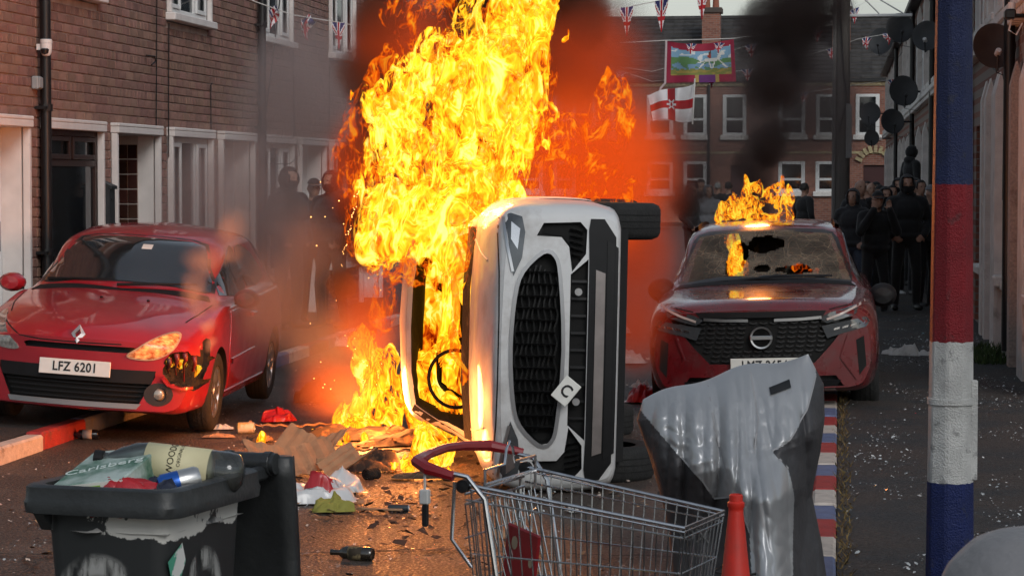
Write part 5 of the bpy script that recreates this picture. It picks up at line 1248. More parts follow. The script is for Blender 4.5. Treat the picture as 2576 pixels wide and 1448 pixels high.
def person(label,loc,yaw,h=1.76,top='black',legs='black',head='hood',pose='stand',mask=None,group=None,lean=0.,shoes=None,vox=.017,bulk=1.,hair='dark',z=0.,turn=0.):
    T=thing('person',label,'person',loc=(loc.x,loc.y,z),group=group); T.rotation_euler=(0,0,yaw); k=h/1.76; T.scale=(k,k,k)
    TOP,LEG,SK,SH,HD=0,1,2,3,4
    B=.03*bulk; r=random.Random(hash(label)%1000); ln=math.tan(R(lean))
    def L_(x,y,zz): return (x,y-ln*max(0,zz-.9),zz)
    P=[('e',L_(0,.01,.96),(.165+B*.5,.12+B*.5,.14),LEG),('e',L_(0,.0,1.10),(.165+B,.12+B,.19),TOP),('e',L_(0,.0,1.30),(.19+B,.125+B,.20),TOP),('c',L_(-.16,.01,1.43),L_(.16,.01,1.43),.078,.078,TOP),('e',L_(0,.0,.98),(.175+B,.125+B,.09),TOP),
       ('c',L_(0,.01,1.44),L_(0,-.0,1.56),.062,.056,TOP if head in('hood','masked') else SK)]
    sp=.105 if pose!='stride' else .10; fy=(0,0) if pose!='stride' else (-.22,.22)
    for i,s in enumerate((-1,1)):
        kx=s*(sp+.02+r.uniform(-.01,.02)); f=fy[i]+r.uniform(-.04,.04)
        P+=[('c',(s*.092,.01,.90),(kx,-.02+f*.5,.50),.098,.068,LEG),('c',(kx,-.02+f*.5,.50),(kx+s*.01,.03+f,.10),.070,.056,LEG),('c',(kx+s*.01,.05+f,.045),(kx+s*.035,-.15+f,.038),.046,.040,SH),('e',(kx+s*.02,-.05+f,.035),(.048,.13,.035),SH)]
    hc=Vector(L_(0,-.015,1.645)); hx=Matrix.Rotation(turn,3,'Z')
    def H(x,y,zz): 
        q=hx@Vector((x,y,zz)); return (hc.x+q.x,hc.y+q.y,hc.z+q.z)
    hm=HD if head=='masked' else SK
    P+=[('e',H(0,0,.01),(.076,.094,.108),hm),('e',H(0,-.03,-.055),(.056,.062,.062),hm),('c',H(0,-.085,.01),H(0,-.107,-.022),.010,.015,hm),('e',H(.078,.01,-.005),(.012,.02,.03),hm),('e',H(-.078,.01,-.005),(.012,.02,.03),hm),('c',H(-.03,-.08,.032),H(.03,-.08,.032),.013,.013,hm),('c',H(-.018,-.088,-.05),H(.018,-.088,-.05),.010,.010,hm)]
    hands=[]
    def arm(s,el,wr,fd):
        P.extend([('c',L_(s*.195,.01,1.41),L_(*el),.070+B*.4,.056+B*.3,TOP),('c',L_(*el),L_(*wr),.056+B*.3,.043+B*.2,TOP)])
        w=Vector(L_(*wr)); fd=Vector(fd).normalized(); side=fd.cross(Vector((0,1,.1))).normalized()*s; pal=w+fd*.055
        P.append(('c',w,w+fd*.03,.030,.032,SK)); P.append(('c',pal-side*.022,pal+side*.022,.019,.019,SK)); 
        nrm=side.cross(fd)
        for q,(o_,l1) in enumerate(((-.034,.070),(-.012,.082),(.011,.078),(.033,.062))):
            a=pal+side*o_+fd*.015; m_=a+fd*l1*.55; e=m_+(fd*.8-nrm*.55).normalized()*l1*.5
            P.append(('c',a,m_,.0105,.010,SK)); P.append(('c',m_,e,.010,.0085,SK))
        th=w+fd*.035+side*.034; P.append(('c',th,th+(fd*.6+side*.7).normalized()*.05,.012,.010,SK))
    if pose=='hands_face':
        arm(-1,(-.27,-.12,1.20),(-.12,-.20,1.50),(.15,.15,1)); arm(1,(.27,-.12,1.20),(.12,-.20,1.50),(-.15,.15,1))
    elif pose=='hand_mouth':
        arm(-1,(-.26,.05,1.14),(-.24,-.08,.92),(0,-.2,-1)); arm(1,(.25,-.06,1.17),(.05,-.20,1.47),(-.3,.15,1))
    elif pose=='pockets':
        arm(-1,(-.30,.06,1.16),(-.21,-.10,.99),(.7,-.3,-.6)); arm(1,(.30,.06,1.16),(.21,-.10,.99),(-.7,-.3,-.6))
    elif pose=='hold':
        arm(-1,(-.27,.03,1.15),(-.16,-.22,1.20),(.5,-.6,.4)); arm(1,(.27,.05,1.14),(.20,-.20,1.10),(-.6,-.6,.2))
    else:
        arm(-1,(-.27,.04,1.14),(-.27,-.05,.90),(.05,-.25,-1)); arm(1,(.27,.04,1.14),(.27,-.05,.90),(-.05,-.25,-1))
    if head=='hood': P.append(('e',L_(0,.05,1.50),(.13,.11,.08),TOP))
    mats=[mCloth[top],mCloth[legs],mSkin,shoes or mShoe,mCloth['black']]
    me=body_mesh(P,vox,mats); link('body',me,T)
    def part(name,b,m):
        me=b.mesh(name,m); 
        for v in me.vertices: v.co=Vector(H(*(v.co)))
        return link(name,me,T,smooth=True)
    b=MB(); ell(b,(-.031,-.083,.018),(.011,.008,.008),0,8); ell(b,(.031,-.083,.018),(.011,.008,.008),0,8); part('eyes',b,mat('eye',(.02,.015,.012),.2))
    if head in('hood','masked'):
        b=MB(); dome(b,(0,.012,.0),(.108,.128,.142),-.75,(.50,.62,.62),24,16,.014,3,.05); part('hood',b,mCloth[top])
        if mask or head=='masked':
            b=MB(); dome(b,(0,-.004,-.02),(.083,.104,.112),-.9,None,20,14,.004); me=b.mesh('m',mCloth['black']); bm_=bmesh.new(); bm_.from_mesh(me); bmesh.ops.delete(bm_,geom=[v for v in bm_.verts if v.co.z>-.005 or v.co.y>.05],context='VERTS'); bm_.to_mesh(me); bm_.free()
            for v in me.vertices: v.co=Vector(H(*v.co))
            link('face_mask',me,T,smooth=True)
    elif head=='cap':
        b=MB(); dome(b,(0,.005,.03),(.088,.105,.10),.08,None,20,12,.01); V=[]; n=12
        for i in range(n+1):
            a=math.pi*(1+i/n); V+=[(.078*math.cos(a),.0+.095*math.sin(a),.043),(.082*math.cos(a)*.95,-.03+.155*math.sin(a),.028)]
        b.add(V,[(2*i,2*i+1,2*i+3,2*i+2) for i in range(n)]); part('cap',b,mCloth[hair] if hair in mCloth else mCloth['black'])
    elif head=='hair':
        b=MB(); dome(b,(0,.012,.02),(.088,.106,.105),-.45,(.38,.55,.75),24,14,.02,5,.12); part('hair',b,mHair[hair])
    elif head=='thin':
        b=MB(); dome(b,(0,.015,.0),(.083,.101,.10),-.4,(.0,.9,2),24,14,.012,5,.08); part('hair',b,mHair[hair])
    return T
def at(x,s,z=0.):
    q=D(x,450+(CH-z)*s,s); return Vector((q.x,q.y,z))
PG='onlookers crowded on the right pavement'
person('hooded masked man in black standing in front of the right crowd',at(2280,187,.09),R(8),1.80,'black','black','hood','pockets',mask=True,group=PG,vox=.014,z=.09,shoes=mShoe,bulk=1.5)
person('bowed man in black cap with both hands at his face',at(2200,189,.05),R(18),1.66,'black','black','cap','hands_face',group=PG,vox=.0125,lean=8,z=.02,hair='black',bulk=1.6)
person('dark-haired woman with glasses in black coat behind the masked man',at(2243,163,.09),R(10),1.70,'black','black','hair','hold',group=PG,z=.05,shoes=mSole)
person('bald grey-haired man with a hand at his mouth',at(2163,172,.02),R(20),1.84,'charcoal','denim','thin','hand_mouth',group=PG,hair='grey',bulk=1.4)
person('man in black cap looking over shoulders at the back',at(2212,152,.02),R(0),1.74,'black','black','cap','stand',group=PG,hair='black')
person('dark-haired man in black beside the painted post',at(2313,166,.09),R(25),1.74,'black','charcoal','hair','stand',group=PG,z=.09)
person('man in grey flat cap half hidden by the painted post',at(2330,180,.09),R(40),1.70,'black','black','cap','stand',group=PG,hair='grey',lean=6,z=.06)
person('figure in black standing raised against the pilastered wall',at(2292,136,.75),R(120),1.70,'black','black','hood','stand',group=PG,z=.75)
person('onlooker in dark jacket beside the utility pole',at(2144,178,.02),R(-15),1.70,'charcoal','denim','hood','pockets',group=PG)
person('grey-haired onlooker deep in the right crowd',at(2190,140,.02),R(10),1.78,'navy','black','thin','stand',group=PG,hair='grey')
person('onlooker in dark hat at the back of the right crowd',at(2180,126,.02),R(-5),1.80,'black','black','hair','stand',group=PG)
person('onlooker in black cap turned sideways deep in the right crowd',at(2202,118,.02),R(60),1.78,'black','black','cap','stand',group=PG,hair='black')
person('onlooker in black hood pressed behind the bowed man',at(2226,172,.02),R(15),1.72,'black','black','hood','pockets',group=PG,mask=True)
person('onlooker in navy jacket left of the bald man',at(2150,158,.02),R(35),1.70,'navy','black','cap','stand',group=PG,hair='black')
person('tall onlooker in black hood behind the woman with glasses',at(2258,150,.09),R(5),1.80,'black','black','hood','stand',group=PG,mask=True,z=.05)
person('onlooker in charcoal hood behind the dark-haired man',at(2300,152,.09),R(30),1.76,'charcoal','black','hood','stand',group=PG,z=.09)
LG='hooded people by the left houses'
person('tall person in black hood nearest the second drainpipe',at(728,216,.11),R(60),1.86,'black','black','hood','pockets',mask=True,group=LG,z=.11,bulk=2.2)
person('middle of the three hooded people, in black cap and face cover',at(790,208,.11),R(30),1.74,'black','black','cap','stand',group=LG,z=.11,hair='black',mask=True)
person('hooded person nearest the fire on the left pavement',at(835,214,.11),R(-30),1.82,'charcoal','black','hood','pockets',mask=True,group=LG,z=.11,bulk=1.8)
FG='onlookers in smoke behind the crossover'
person('onlooker in pale grey hood in the smoke behind the crossover',at(1781,132),R(20),1.72,'grey','black','hood','stand',group=FG,bulk=1.5)
person('leftmost onlooker in black in the smoke behind the crossover',at(1738,136),R(70),1.74,'black','black','hood','pockets',group=FG,bulk=1.5)
person('bareheaded onlooker in black right of the grey hood',at(1806,118),R(140.0),1.80,'black','charcoal','thin','stand',group=FG,hair='grey')
person('onlooker in dark cap behind the grey hood',at(1762,110),R(150.0),1.84,'black','black','cap','stand',group=FG,hair='black')
person('onlooker in black left of the small roof flames',at(1832,112),R(165.0),1.78,'navy','black','hair','hold',group=FG)
person('lone onlooker in dark coat right of the small roof flames',at(2022,124),R(130.0),1.76,'black','black','hair','stand',group=FG)
# the near bystander whose grey shoulder enters the frame
q=D(3010,1200,2350); NP=person('bystander in grey hooded top at the lower right edge, shoulder nearest the camera',Vector((q.x,q.y,0)),R(188),1.735,'grey','black','hood','stand',vox=.014,bulk=2.0,z=.0)

# ================================================================== foreground things
mBin=mat('bin_plastic',(.020,.022,.023),.45,var=.25,vscale=9,bump=.3,bscale=50,col2=(.06,.065,.066),tscale=5,thr=(.58,.8))
MBINW=bpy.data.materials.new('bin_painted'); MBINW.use_nodes=True; _t=MBINW.node_tree; _b=_t.nodes['Principled BSDF']; _b.inputs['Roughness'].default_value=.5; Lk=_t.links.new
_tc=ND(_t,'ShaderNodeTexCoord'); _n=ND(_t,'ShaderNodeTexNoise'); _n.inputs['Scale'].default_value=8; _n.inputs['Detail'].default_value=9; _n.inputs['Roughness'].default_value=.72; _mp=ND(_t,'ShaderNodeMapping'); _mp.inputs['Scale'].default_value=(1,1,.7); Lk(_tc.outputs['Object'],_mp.inputs[0]); Lk(_mp.outputs[0],_n.inputs['Vector'])
_n2=ND(_t,'ShaderNodeTexNoise'); _n2.inputs['Scale'].default_value=5; _n2.inputs['Detail'].default_value=2; Lk(_tc.outputs['Object'],_n2.inputs['Vector'])
_sx=ND(_t,'ShaderNodeSeparateXYZ'); Lk(_tc.outputs['Object'],_sx.inputs[0])
# old white paint survives in a band under the rim, more on the right-hand side
_m1=ND(_t,'ShaderNodeMapRange'); _m1.inputs[1].default_value=.885; _m1.inputs[2].default_value=.925; _m1.inputs[3].default_value=-.30; _m1.inputs[4].default_value=.06; Lk(_sx.outputs[2],_m1.inputs[0])
_m3=ND(_t,'ShaderNodeMapRange'); _m3.inputs[1].default_value=.12; _m3.inputs[2].default_value=.36; _m3.inputs[3].default_value=-.13; _m3.inputs[4].default_value=.03; Lk(_sx.outputs[0],_m3.inputs[0])
_a=ND(_t,'ShaderNodeMath',operation='ADD'); Lk(_n.outputs[0],_a.inputs[0]); Lk(_m1.outputs[0],_a.inputs[1]); _a2=ND(_t,'ShaderNodeMath',operation='ADD'); Lk(_a.outputs[0],_a2.inputs[0]); Lk(_m3.outputs[0],_a2.inputs[1])
_m2=ND(_t,'ShaderNodeMapRange'); _m2.inputs[1].default_value=.53; _m2.inputs[2].default_value=.55; Lk(_a2.outputs[0],_m2.inputs[0])
_x=ND(_t,'ShaderNodeMix',data_type='RGBA'); _x.inputs[6].default_value=(.018,.020,.021,1); _x.inputs[7].default_value=(.50,.49,.46,1); Lk(_m2.outputs[0],_x.inputs[0]); Lk(_x.outputs[2],_b.inputs['Base Color'])
# bin frame: x along its front edge, y away, from the surveyed rim corners
def camxy(xc,d): 
    v=RC@Vector((xc,0,0)); f=RC@Vector((0,0,-1)); f=Vector((f.x,f.y,0)).normalized(); r_=Vector((v.x,v.y,0)); return r_+f*d
A_=camxy(-1.295,6.42)
BINR=YAW+R(-19)
BN=thing('wheelie_bin','overfull black wheelie bin with flaking white paint and its lid hanging open','bin',loc=(A_.x,A_.y,0)); BN.rotation_euler=(0,0,BINR)
w_,d_=.455,.56; cx_,cy_=w_/2,d_/2
def ringq(x0,x1,y0,y1,z,r=.05,n=5):
    out=[]
    for (px_,py_,a0) in ((x1-r,y1-r,0),(x0+r,y1-r,90),(x0+r,y0+r,180),(x1-r,y0+r,270)):
        for i in range(n): a=R(a0+90*i/(n-1)); out.append((px_+r*math.cos(a),py_+r*math.sin(a),z))
    return out
def loftq(b,rings,close=False):
    n=len(rings[0]); V=[p for r_ in rings for p in r_]; Fc=[]
    for i in range(len(rings)-1):
        for k in range(n): Fc.append((i*n+k,i*n+(k+1)%n,(i+1)*n+(k+1)%n,(i+1)*n+k))
    if close: Fc.append(tuple(range(n))[::-1])
    b.add(V,Fc)
b=MB(); i=.05; loftq(b,[ringq(.10,w_-.10,.12,d_-.10,.06),ringq(.085,w_-.085,.10,d_-.08,.12),ringq(.055,w_-.055,.06,d_-.05,.80),ringq(i-.005,w_-i+.005,.048,d_-.042,.985),ringq(i+.008,w_-i-.008,.06,d_-.055,.985),ringq(.068,w_-.068,.075,d_-.065,.80),ringq(.11,w_-.11,.13,d_-.11,.10)],True)
b.build('body',MBINW,BN,smooth=35)
b=MB(); loftq(b,[ringq(.03,w_-.03,.03,d_-.03,.982,.05),ringq(0,w_,0,d_,.978,.055),ringq(-.003,w_+.003,-.003,d_+.003,1.005,.055),ringq(0,w_,0,d_,1.012,.055),ringq(.002,w_-.002,.002,d_-.002,1.046,.055),ringq(.012,w_-.012,.012,d_-.012,1.052,.05),ringq(.042,w_-.042,.042,d_-.042,1.050,.04),ringq(.052,w_-.052,.058,d_-.052,1.0,.04),ringq(.056,w_-.056,.062,d_-.054,.95,.04)]); b.build('rim',mBin,BN,smooth=35)
for x in (.045,): MB().add([(x,.0,.98),(x+.03,.0,.98),(x+.03,.045,.93),(x,.045,.93),(x,.05,.98),(x+.03,.05,.98)],[(0,1,2,3),(0,3,4),(1,5,2),(0,4,5,1),(3,2,5,4)]).build('rim_gusset',mBin,BN)
b=MB(); b.tube([(.0,d_+.07,1.055),(w_,d_+.07,1.055)],.030,14); b.build('handle',mBin,BN,smooth=40)
for x in (.04,.15,.30,.42): MB().lathe([(.033,0),(.034,.02),(.033,.022)],14,Matrix.Translation((x,d_+.07,1.055))@Matrix.Rotation(R(90),4,'Y')).build('handle_ring',mBin,BN); 
for x in (.02,w_-.05): MB().cbox(x,x+.03,d_-.02,d_+.07,1.01,1.05,.008).build('handle_bracket',mBin,BN)
# lid hanging down behind
b=MB(); n=12; V=[];
for j in range(13):
    t=j/12; yy=d_+.115+.035*math.sin(t*2.6)+.02*t; zz=1.075-t*.70
    for i in range(n+1):
        x=-.035+(w_+.07)*i/n; e=min(i,n-i)/n; V.append((x,yy+.03*min(1,e*5)*math.sin(math.pi*min(1,t*1.1)),zz))
Fc=[(j*(n+1)+i,j*(n+1)+i+1,(j+1)*(n+1)+i+1,(j+1)*(n+1)+i) for j in range(12) for i in range(n)]
b.add(V,Fc); lid=b.build('lid',mBin,BN,smooth=True); lid.modifiers.new('s','SOLIDIFY').thickness=.035
for x in (.06,w_-.06):
    wh=MB(); wh.lathe([(.03,-.03),(.09,-.032),(.1,-.02),(.1,.02),(.09,.032),(.03,.03)],24,Matrix.Translation((x,d_-.06,.10))@Matrix.Rotation(R(90),4,'Y')); wh.build('wheel',mTyre,BN,smooth=40)
# spray-painted rings and a torn sticker
MSPR=bpy.data.materials.new('spray_paint'); MSPR.use_nodes=True; _t=MSPR.node_tree; _b=_t.nodes['Principled BSDF']; _b.inputs['Base Color'].default_value=(.30,.30,.29,1); _b.inputs['Roughness'].default_value=.7
_a=ND(_t,'ShaderNodeAttribute',attribute_name='cov'); _n=ND(_t,'ShaderNodeTexNoise'); _n.inputs['Scale'].default_value=30; _n.inputs['Detail'].default_value=5; _tc=ND(_t,'ShaderNodeTexCoord'); _mp=ND(_t,'ShaderNodeMapping'); _mp.inputs['Scale'].default_value=(1,1,.25); _t.links.new(_tc.outputs['Object'],_mp.inputs[0]); _t.links.new(_mp.outputs[0],_n.inputs['Vector'])
_r=ND(_t,'ShaderNodeMapRange'); _r.inputs[1].default_value=.40; _r.inputs[2].default_value=.58; _t.links.new(_n.outputs[0],_r.inputs[0]); _m=ND(_t,'ShaderNodeMath',operation='MULTIPLY'); _t.links.new(_a.outputs['Fac'],_m.inputs[0]); _t.links.new(_r.outputs[0],_m.inputs[1]); _t.links.new(_m.outputs[0],_b.inputs['Alpha'])
def spray_ring(name,cen,ux,uz,rx,rz,wd):
    V=[];Fc=[];cov=[]; n=40
    for k in range(n):
        a=2*math.pi*k/n
        for q,c in ((.62,0),(.80,.9),(1.0,1.),(1.14,.7),(1.3,0)):
            V.append(cen+ux*(rx*q*math.cos(a))+uz*(rz*q*math.sin(a))); cov.append(c)
    for k in range(n):
        for j in range(4): Fc.append((k*5+j,k*5+j+1,((k+1)%n)*5+j+1,((k+1)%n)*5+j))
    me=MB().add(V,Fc).mesh(name,MSPR); at_=me.attributes.new('cov','FLOAT','POINT'); at_.data.foreach_set('value',cov); return link(name,me,BN)
spray_ring('paint_ring',Vector((.21,.0475,.735)),Vector((1,0,0)),Vector((0,.03,1)).normalized(),.105,.11,.04)
spray_ring('paint_ring',Vector((w_-.0505,.27,.74)),Vector((0,1,0)),Vector((.03,0,1)).normalized(),.09,.105,.03)
stk=MB(); stk.add([(w_-.048,.06,.86),(w_-.047,.14,.90),(w_-.047,.16,.85),(w_-.049,.13,.80),(w_-.050,.09,.79)],[(0,1,2,3,4)]); stk.build('torn_sticker',mat('sticker_green',(.06,.30,.20),.6,col2=(.6,.6,.58),tscale=16,thr=(.5,.54)),BN)
def inbin(x,y,z): return BN.matrix_basis@Vector((x,y,z))
bpy.context.view_layer.update()
BM=Matrix.Translation(BN.location)@Matrix.Rotation(BINR,4,'Z')
def bthing(name,label,cat,M):
    T=thing(name,label,cat); T.matrix_world=BM@M; return T
# beer carton
T=bthing('carton','green and white drinks carton lying in the bin','carton',Matrix.Translation((.155,.19,1.035))@Matrix.Rotation(R(4),4,'Z')@Matrix.Rotation(R(13),4,'X')@Matrix.Rotation(R(-8),4,'Y'))
mCart=mat('carton_green',(.05,.14,.09),.5,col2=(.42,.50,.46),tscale=7,thr=(.40,.60)); MB().cbox(-.10,.11,-.11,.17,-.12,.045,.004,0).build('box',mCart,T)
MB().box(-.101,.111,-.1115,-.1102,-.12,.043).build('side_panel',mPlate,T); MB().box(-.06,.0,-.1135,-.1118,-.04,.035).build('label_panel',mat('label_lime',(.22,.42,.05),.6),T); MB().box(.006,.045,-.1135,-.1118,-.04,.035).build('label_panel',mat('label_lime',(.22,.42,.05),.6),T)
me=text_mesh('Carlsberg',.055,mat('ink_pale',(.6,.68,.64),.6),.0005); me.transform(Matrix.Rotation(R(-90),4,'X')@Matrix.Rotation(R(0),4,'Z')); link('lettering',me,T,loc=(.0,.02,.0462),rot=(0,0,R(18)))
link('lettering',text_mesh('Y RD',.03,mPlate,.0005),T,loc=(-.03,-.1142,.0),rot=(0,R(-90),0))
# big plastic bottle lying across
mPet=glass_mat('clear_plastic',(.12,.12,.11),.08,.25)
T=bthing('plastic_bottle','large clear plastic bottle with cream label on top of the rubbish','bottle',Matrix.Translation((.29,.33,1.075))@Matrix.Rotation(R(14),4,'Z')@Matrix.Rotation(R(-84),4,'Y'))
MB().lathe([(0,-.19),(.03,-.19),(.052,-.175),(.056,-.15),(.056,-.02),(.056,.08),(.052,.11),(.035,.15),(.016,.18),(.016,.20)],20).build('bottle',mPet,T,smooth=50)
MB().lathe([(.0575,-.10),(.0575,.075)],20).build('label',mat('label_cream',(.60,.54,.33),.6,var=.1),T,smooth=True)
MB().lathe([(.02,.195),(.02,.22),(0,.22)],12).build('cap',mBlackPl,T)
for tx,sz,zz in (('WOODGATE',.026,.0),('ORIGINAL CIDER',.014,-.022)):
    me=text_mesh(tx,sz,mInk,.0004); 
    for v in me.vertices:      # wrap round the bottle
        an=v.co.x/.058; rr=.0582; v.co=Vector((-rr*math.cos(an)*-1,rr*math.sin(an),v.co.z)) 
    link('lettering',me,T,loc=(0,0,zz),rot=(0,0,R(-30)))
T=bthing('drink_can','blue and silver drinks can beside the bottle in the bin','can',Matrix.Translation((.37,.20,1.05))@Matrix.Rotation(R(35),4,'Z')@Matrix.Rotation(R(78),4,'Y'))
MB().lathe([(.0,-.055),(.024,-.055),(.032,-.045),(.032,.0)],18).build('body',mat('can_blue',(.02,.10,.42),.3,metal=.5),T,smooth=40); MB().lathe([(.0322,.0),(.0322,.045),(.026,.056),(.0,.056)],18).build('top',mat('can_silver',(.5,.5,.5),.3,metal=.8),T,smooth=40)
def crumple(n,size,amp,seed,flat=.0,fold=1.):
    """crumpled sheet: grid folded by ridged noise"""
    b=MB(); V=[];Fc=[]; o=Vector((seed*3.7,seed*1.3,0))
    for j in range(n+1):
        for i in range(n+1):
            u,v=i/n-.5,j/n-.5; p=Vector((u*2.2,v*2.2,0))*fold+o
            e=max(0,1-(u*u+v*v)*4.2); env=e**.45
            z=env*(.75+.9*mnoise.noise(p*1.1))+env*.45*abs(mnoise.noise(p*2.6))+.16*abs(mnoise.noise(p*6))*min(1,e*4+.2)
            dx=mnoise.noise(p*1.7+Vector((9,0,0)))*.35; dy=mnoise.noise(p*1.7+Vector((0,9,0)))*.35
            V.append((size[0]*(u+dx*.35),size[1]*(v+dy*.35),amp*max(.0,z)))
    for j in range(n):
        for i in range(n): q=j*(n+1)+i; Fc.append((q,q+1,q+n+2,q+n+1))
    return b.add(V,Fc)
T=bthing('plastic_wrapper','crumpled red plastic wrapper at the front of the bin','wrapper',Matrix.Translation((.26,.12,1.0))@Matrix.Rotation(R(20),4,'X')); crumple(22,(.20,.16),.062,4,fold=1.5).build('sheet',mat('plastic_red',(.40,.015,.02),.25,coat=.5),T,smooth=True)
T=bthing('plastic_bag','dark blue plastic bag beside the red wrapper in the bin','bag',Matrix.Translation((.33,.16,.985))); crumple(22,(.20,.20),.06,9,fold=1.5).build('sheet',mat('plastic_navy',(.012,.014,.03),.25,coat=.5),T,smooth=True)
T=bthing('rubbish_sack','pale rubbish filling the bin below the carton','rubbish',Matrix.Translation((w_/2,d_/2,.93))); crumple(26,(.36,.46),.06,14).build('sheet',mat('plastic_pale',(.35,.34,.33),.4,col2=(.05,.05,.05),tscale=9,thr=(.5,.6)),T,smooth=True)

# ------------------------------------------------------------------ shopping trolley
TO=camxy(-.05,7.39); ax_=(camxy(.565,7.14)-TO).normalized(); TR=math.atan2(ax_.y,ax_.x)
TY=thing('shopping_trolley','chrome wire shopping trolley with red handle in the foreground','trolley',loc=(TO.x,TO.y,0)); TY.rotation_euler=(0,0,TR)
mWire=mat('trolley_chrome',(.55,.55,.56),.22,metal=1.,var=.15,vscale=30)
mRedPl=mat('plastic_handle_red',(.22,.008,.012),.35,var=.1,coat=.3)
Lb=.66
def tp(a,w,z): return Vector((a,w,z))                 # a along the trolley, w across (+ = far side)
def hw(a): return .24-.05*a/Lb
def zr(a): return .96-.10*a/Lb
def zb(a): return .50+.06*a/Lb
def side(sg,a,t):       # t 0 rim .. 1 basket floor
    a2=a*(1-.10*t)+.0; return tp(a2+.03*t,sg*(hw(a)-.05*t),zr(a)+(zb(a)-zr(a))*t)
b=MB(); rim=[side(-1,0,0),side(-1,Lb,0),side(1,Lb,0),side(1,0,0)]
for off,rr in ((0,.0055),(.012,.0035)): b.tube([p-Vector((0,0,off)) for p in rim],rr,8,closed=False)
b.build('basket_rim',mWire,TY,smooth=40)
for sg in (-1,1):
    b=MB()
    for k in range(19):
        a=.02+k*(Lb-.03)/18; b.tube([side(sg,a,0),side(sg,a,.5),side(sg,a,1)],.0022,5)
    for t,rr in ((.10,.003),(.45,.0028),(.72,.0028),(1.,.0035)): b.tube([side(sg,0,t),side(sg,Lb,t)],rr,6)
    b.build('basket_side',mWire,TY)
b=MB()
for k in range(11):
    f=-1+2*k/10; b.tube([tp(Lb,f*hw(Lb),zr(Lb)),tp(Lb*.9+.03,f*(hw(Lb)-.05),zb(Lb))],.0022,5)
for t in (.10,.45,.72,1.): b.tube([side(-1,Lb,t),side(1,Lb,t)],.003,6)
b.build('basket_front',mWire,TY)
b=MB()
for k in range(15):
    f=-1+2*k/14; b.tube([tp(0,f*(hw(0)-.01),.90),tp(.03,f*(hw(0)-.05),zb(0))],.0024,5)
for z,rr in ((.93,.004),(.90,.005),(.80,.003),(.66,.003)): b.tube([tp(0,-hw(0)+.01,z),tp(0,hw(0)-.01,z)],rr,6)
b.build('rear_gate',mWire,TY)
b=MB()
for k in range(9): f=-1+2*k/8; b.tube([tp(.0,f*.2,zb(0)),tp(Lb*.92,f*.14,zb(Lb))],.0024,5)
b.build('basket_floor',mWire,TY)
b=MB(); b.tube([tp(.05,-.2,.90),tp(.05,-.2,1.0),tp(.05,-.05,1.0),tp(.05,-.035,1.045),tp(.05,-.01,1.065),tp(.05,.015,1.045),tp(.05,.03,1.0),tp(.05,.2,1.0),tp(.05,.2,.90)],.0045,6)
for k in range(9): f=-1+2*k/8; b.tube([tp(.05,f*.19,.90),tp(.12,f*.17,.62)],.0024,5)
b.tube([tp(.05,-.2,.955),tp(.05,.2,.955)],.006,6); b.build('child_seat',mWire,TY,smooth=40)
M=Matrix.Translation((.125,-.10,.735))@Matrix.Rotation(R(62),4,'Z')@Matrix.Rotation(R(10),4,'X'); sp_=MB().cbox(-.006,.006,-.075,.075,-.085,.085,.005,M=M).build('seat_flap',mRedPl,TY)
for (y_,z_,r_) in ((-.03,.035,.014),(.05,-.005,.010)): MB().lathe([(0,.001),(r_,.001)],10,M@Matrix.Translation((-.0062,-y_,z_))@Matrix.Rotation(R(-90),4,'Y'),sx=1.5).build('chipped_patch',mat('chip_cream',(.55,.48,.35),.7),sp_)
hp=[tp(-.02,-.27,.985),tp(-.10,-.275,1.005),tp(-.15,-.24,1.02),tp(-.165,-.12,1.03),tp(-.165,.0,1.035),tp(-.16,.12,1.03),tp(-.12,.24,1.02),tp(-.02,.275,1.0)]
MB().tube(hp,[.014,.020,.019,.015,.014,.015,.018,.012],8).build('handle',mRedPl,TY,smooth=40)
for sg in (-1,1):
    b=MB(); b.tube([tp(-.06,sg*.27,1.0),tp(.02,sg*.262,.985),tp(.07,sg*.25,.92),tp(.12,sg*.245,.6),tp(.22,sg*.24,.22),tp(.30,sg*.24,.16)],.0075,8); b.tube([tp(-.02,sg*.262,.97),tp(-.03,sg*.262,.80),tp(.03,sg*.255,.72)],.006,6)
    b.build('frame_tube',mWire,TY,smooth=40)
    MB().tube([tp(.22,sg*.24,.22),tp(.62,sg*.20,.17),tp(.70,sg*.17,.16)],.011,8).build('base_tube',mWire,TY,smooth=40)
    MB().lathe([(0,-.012),(.02,-.01),(.02,.01),(0,.012)],12,Matrix.Translation(tp(.0,sg*.245,.955))@Matrix.Rotation(R(90),4,'X')).build('hinge',mBlackPl,TY)
    for a in (.26,.68):
        c=MB().lathe([(.012,-.014),(.055,-.015),(.06,-.01),(.06,.01),(.055,.015),(.012,.014)],18,Matrix.Translation(tp(a,sg*(.24 if a<.5 else .18),.06))@Matrix.Rotation(R(90),4,'X')).build('castor',mTyre,TY,smooth=40); MB().box(a-.02,a+.02,sg*(.24 if a<.5 else .18)-.02,sg*(.24 if a<.5 else .18)+.02,.10,.17).build('castor_fork',mWire,TY)
b=MB(); b.cbox(-.125,-.095,-.285,-.262,.90,.945,.004); b.tube([tp(-.11,-.274,.99),tp(-.11,-.274,.94)],.004,5); ck=b.build('coin_lock',mat('lock_grey',(.45,.45,.44),.4),TY); MB().cbox(-.118,-.100,-.28,-.266,.835,.90,.003).build('lock_key',mBlackPl,ck)
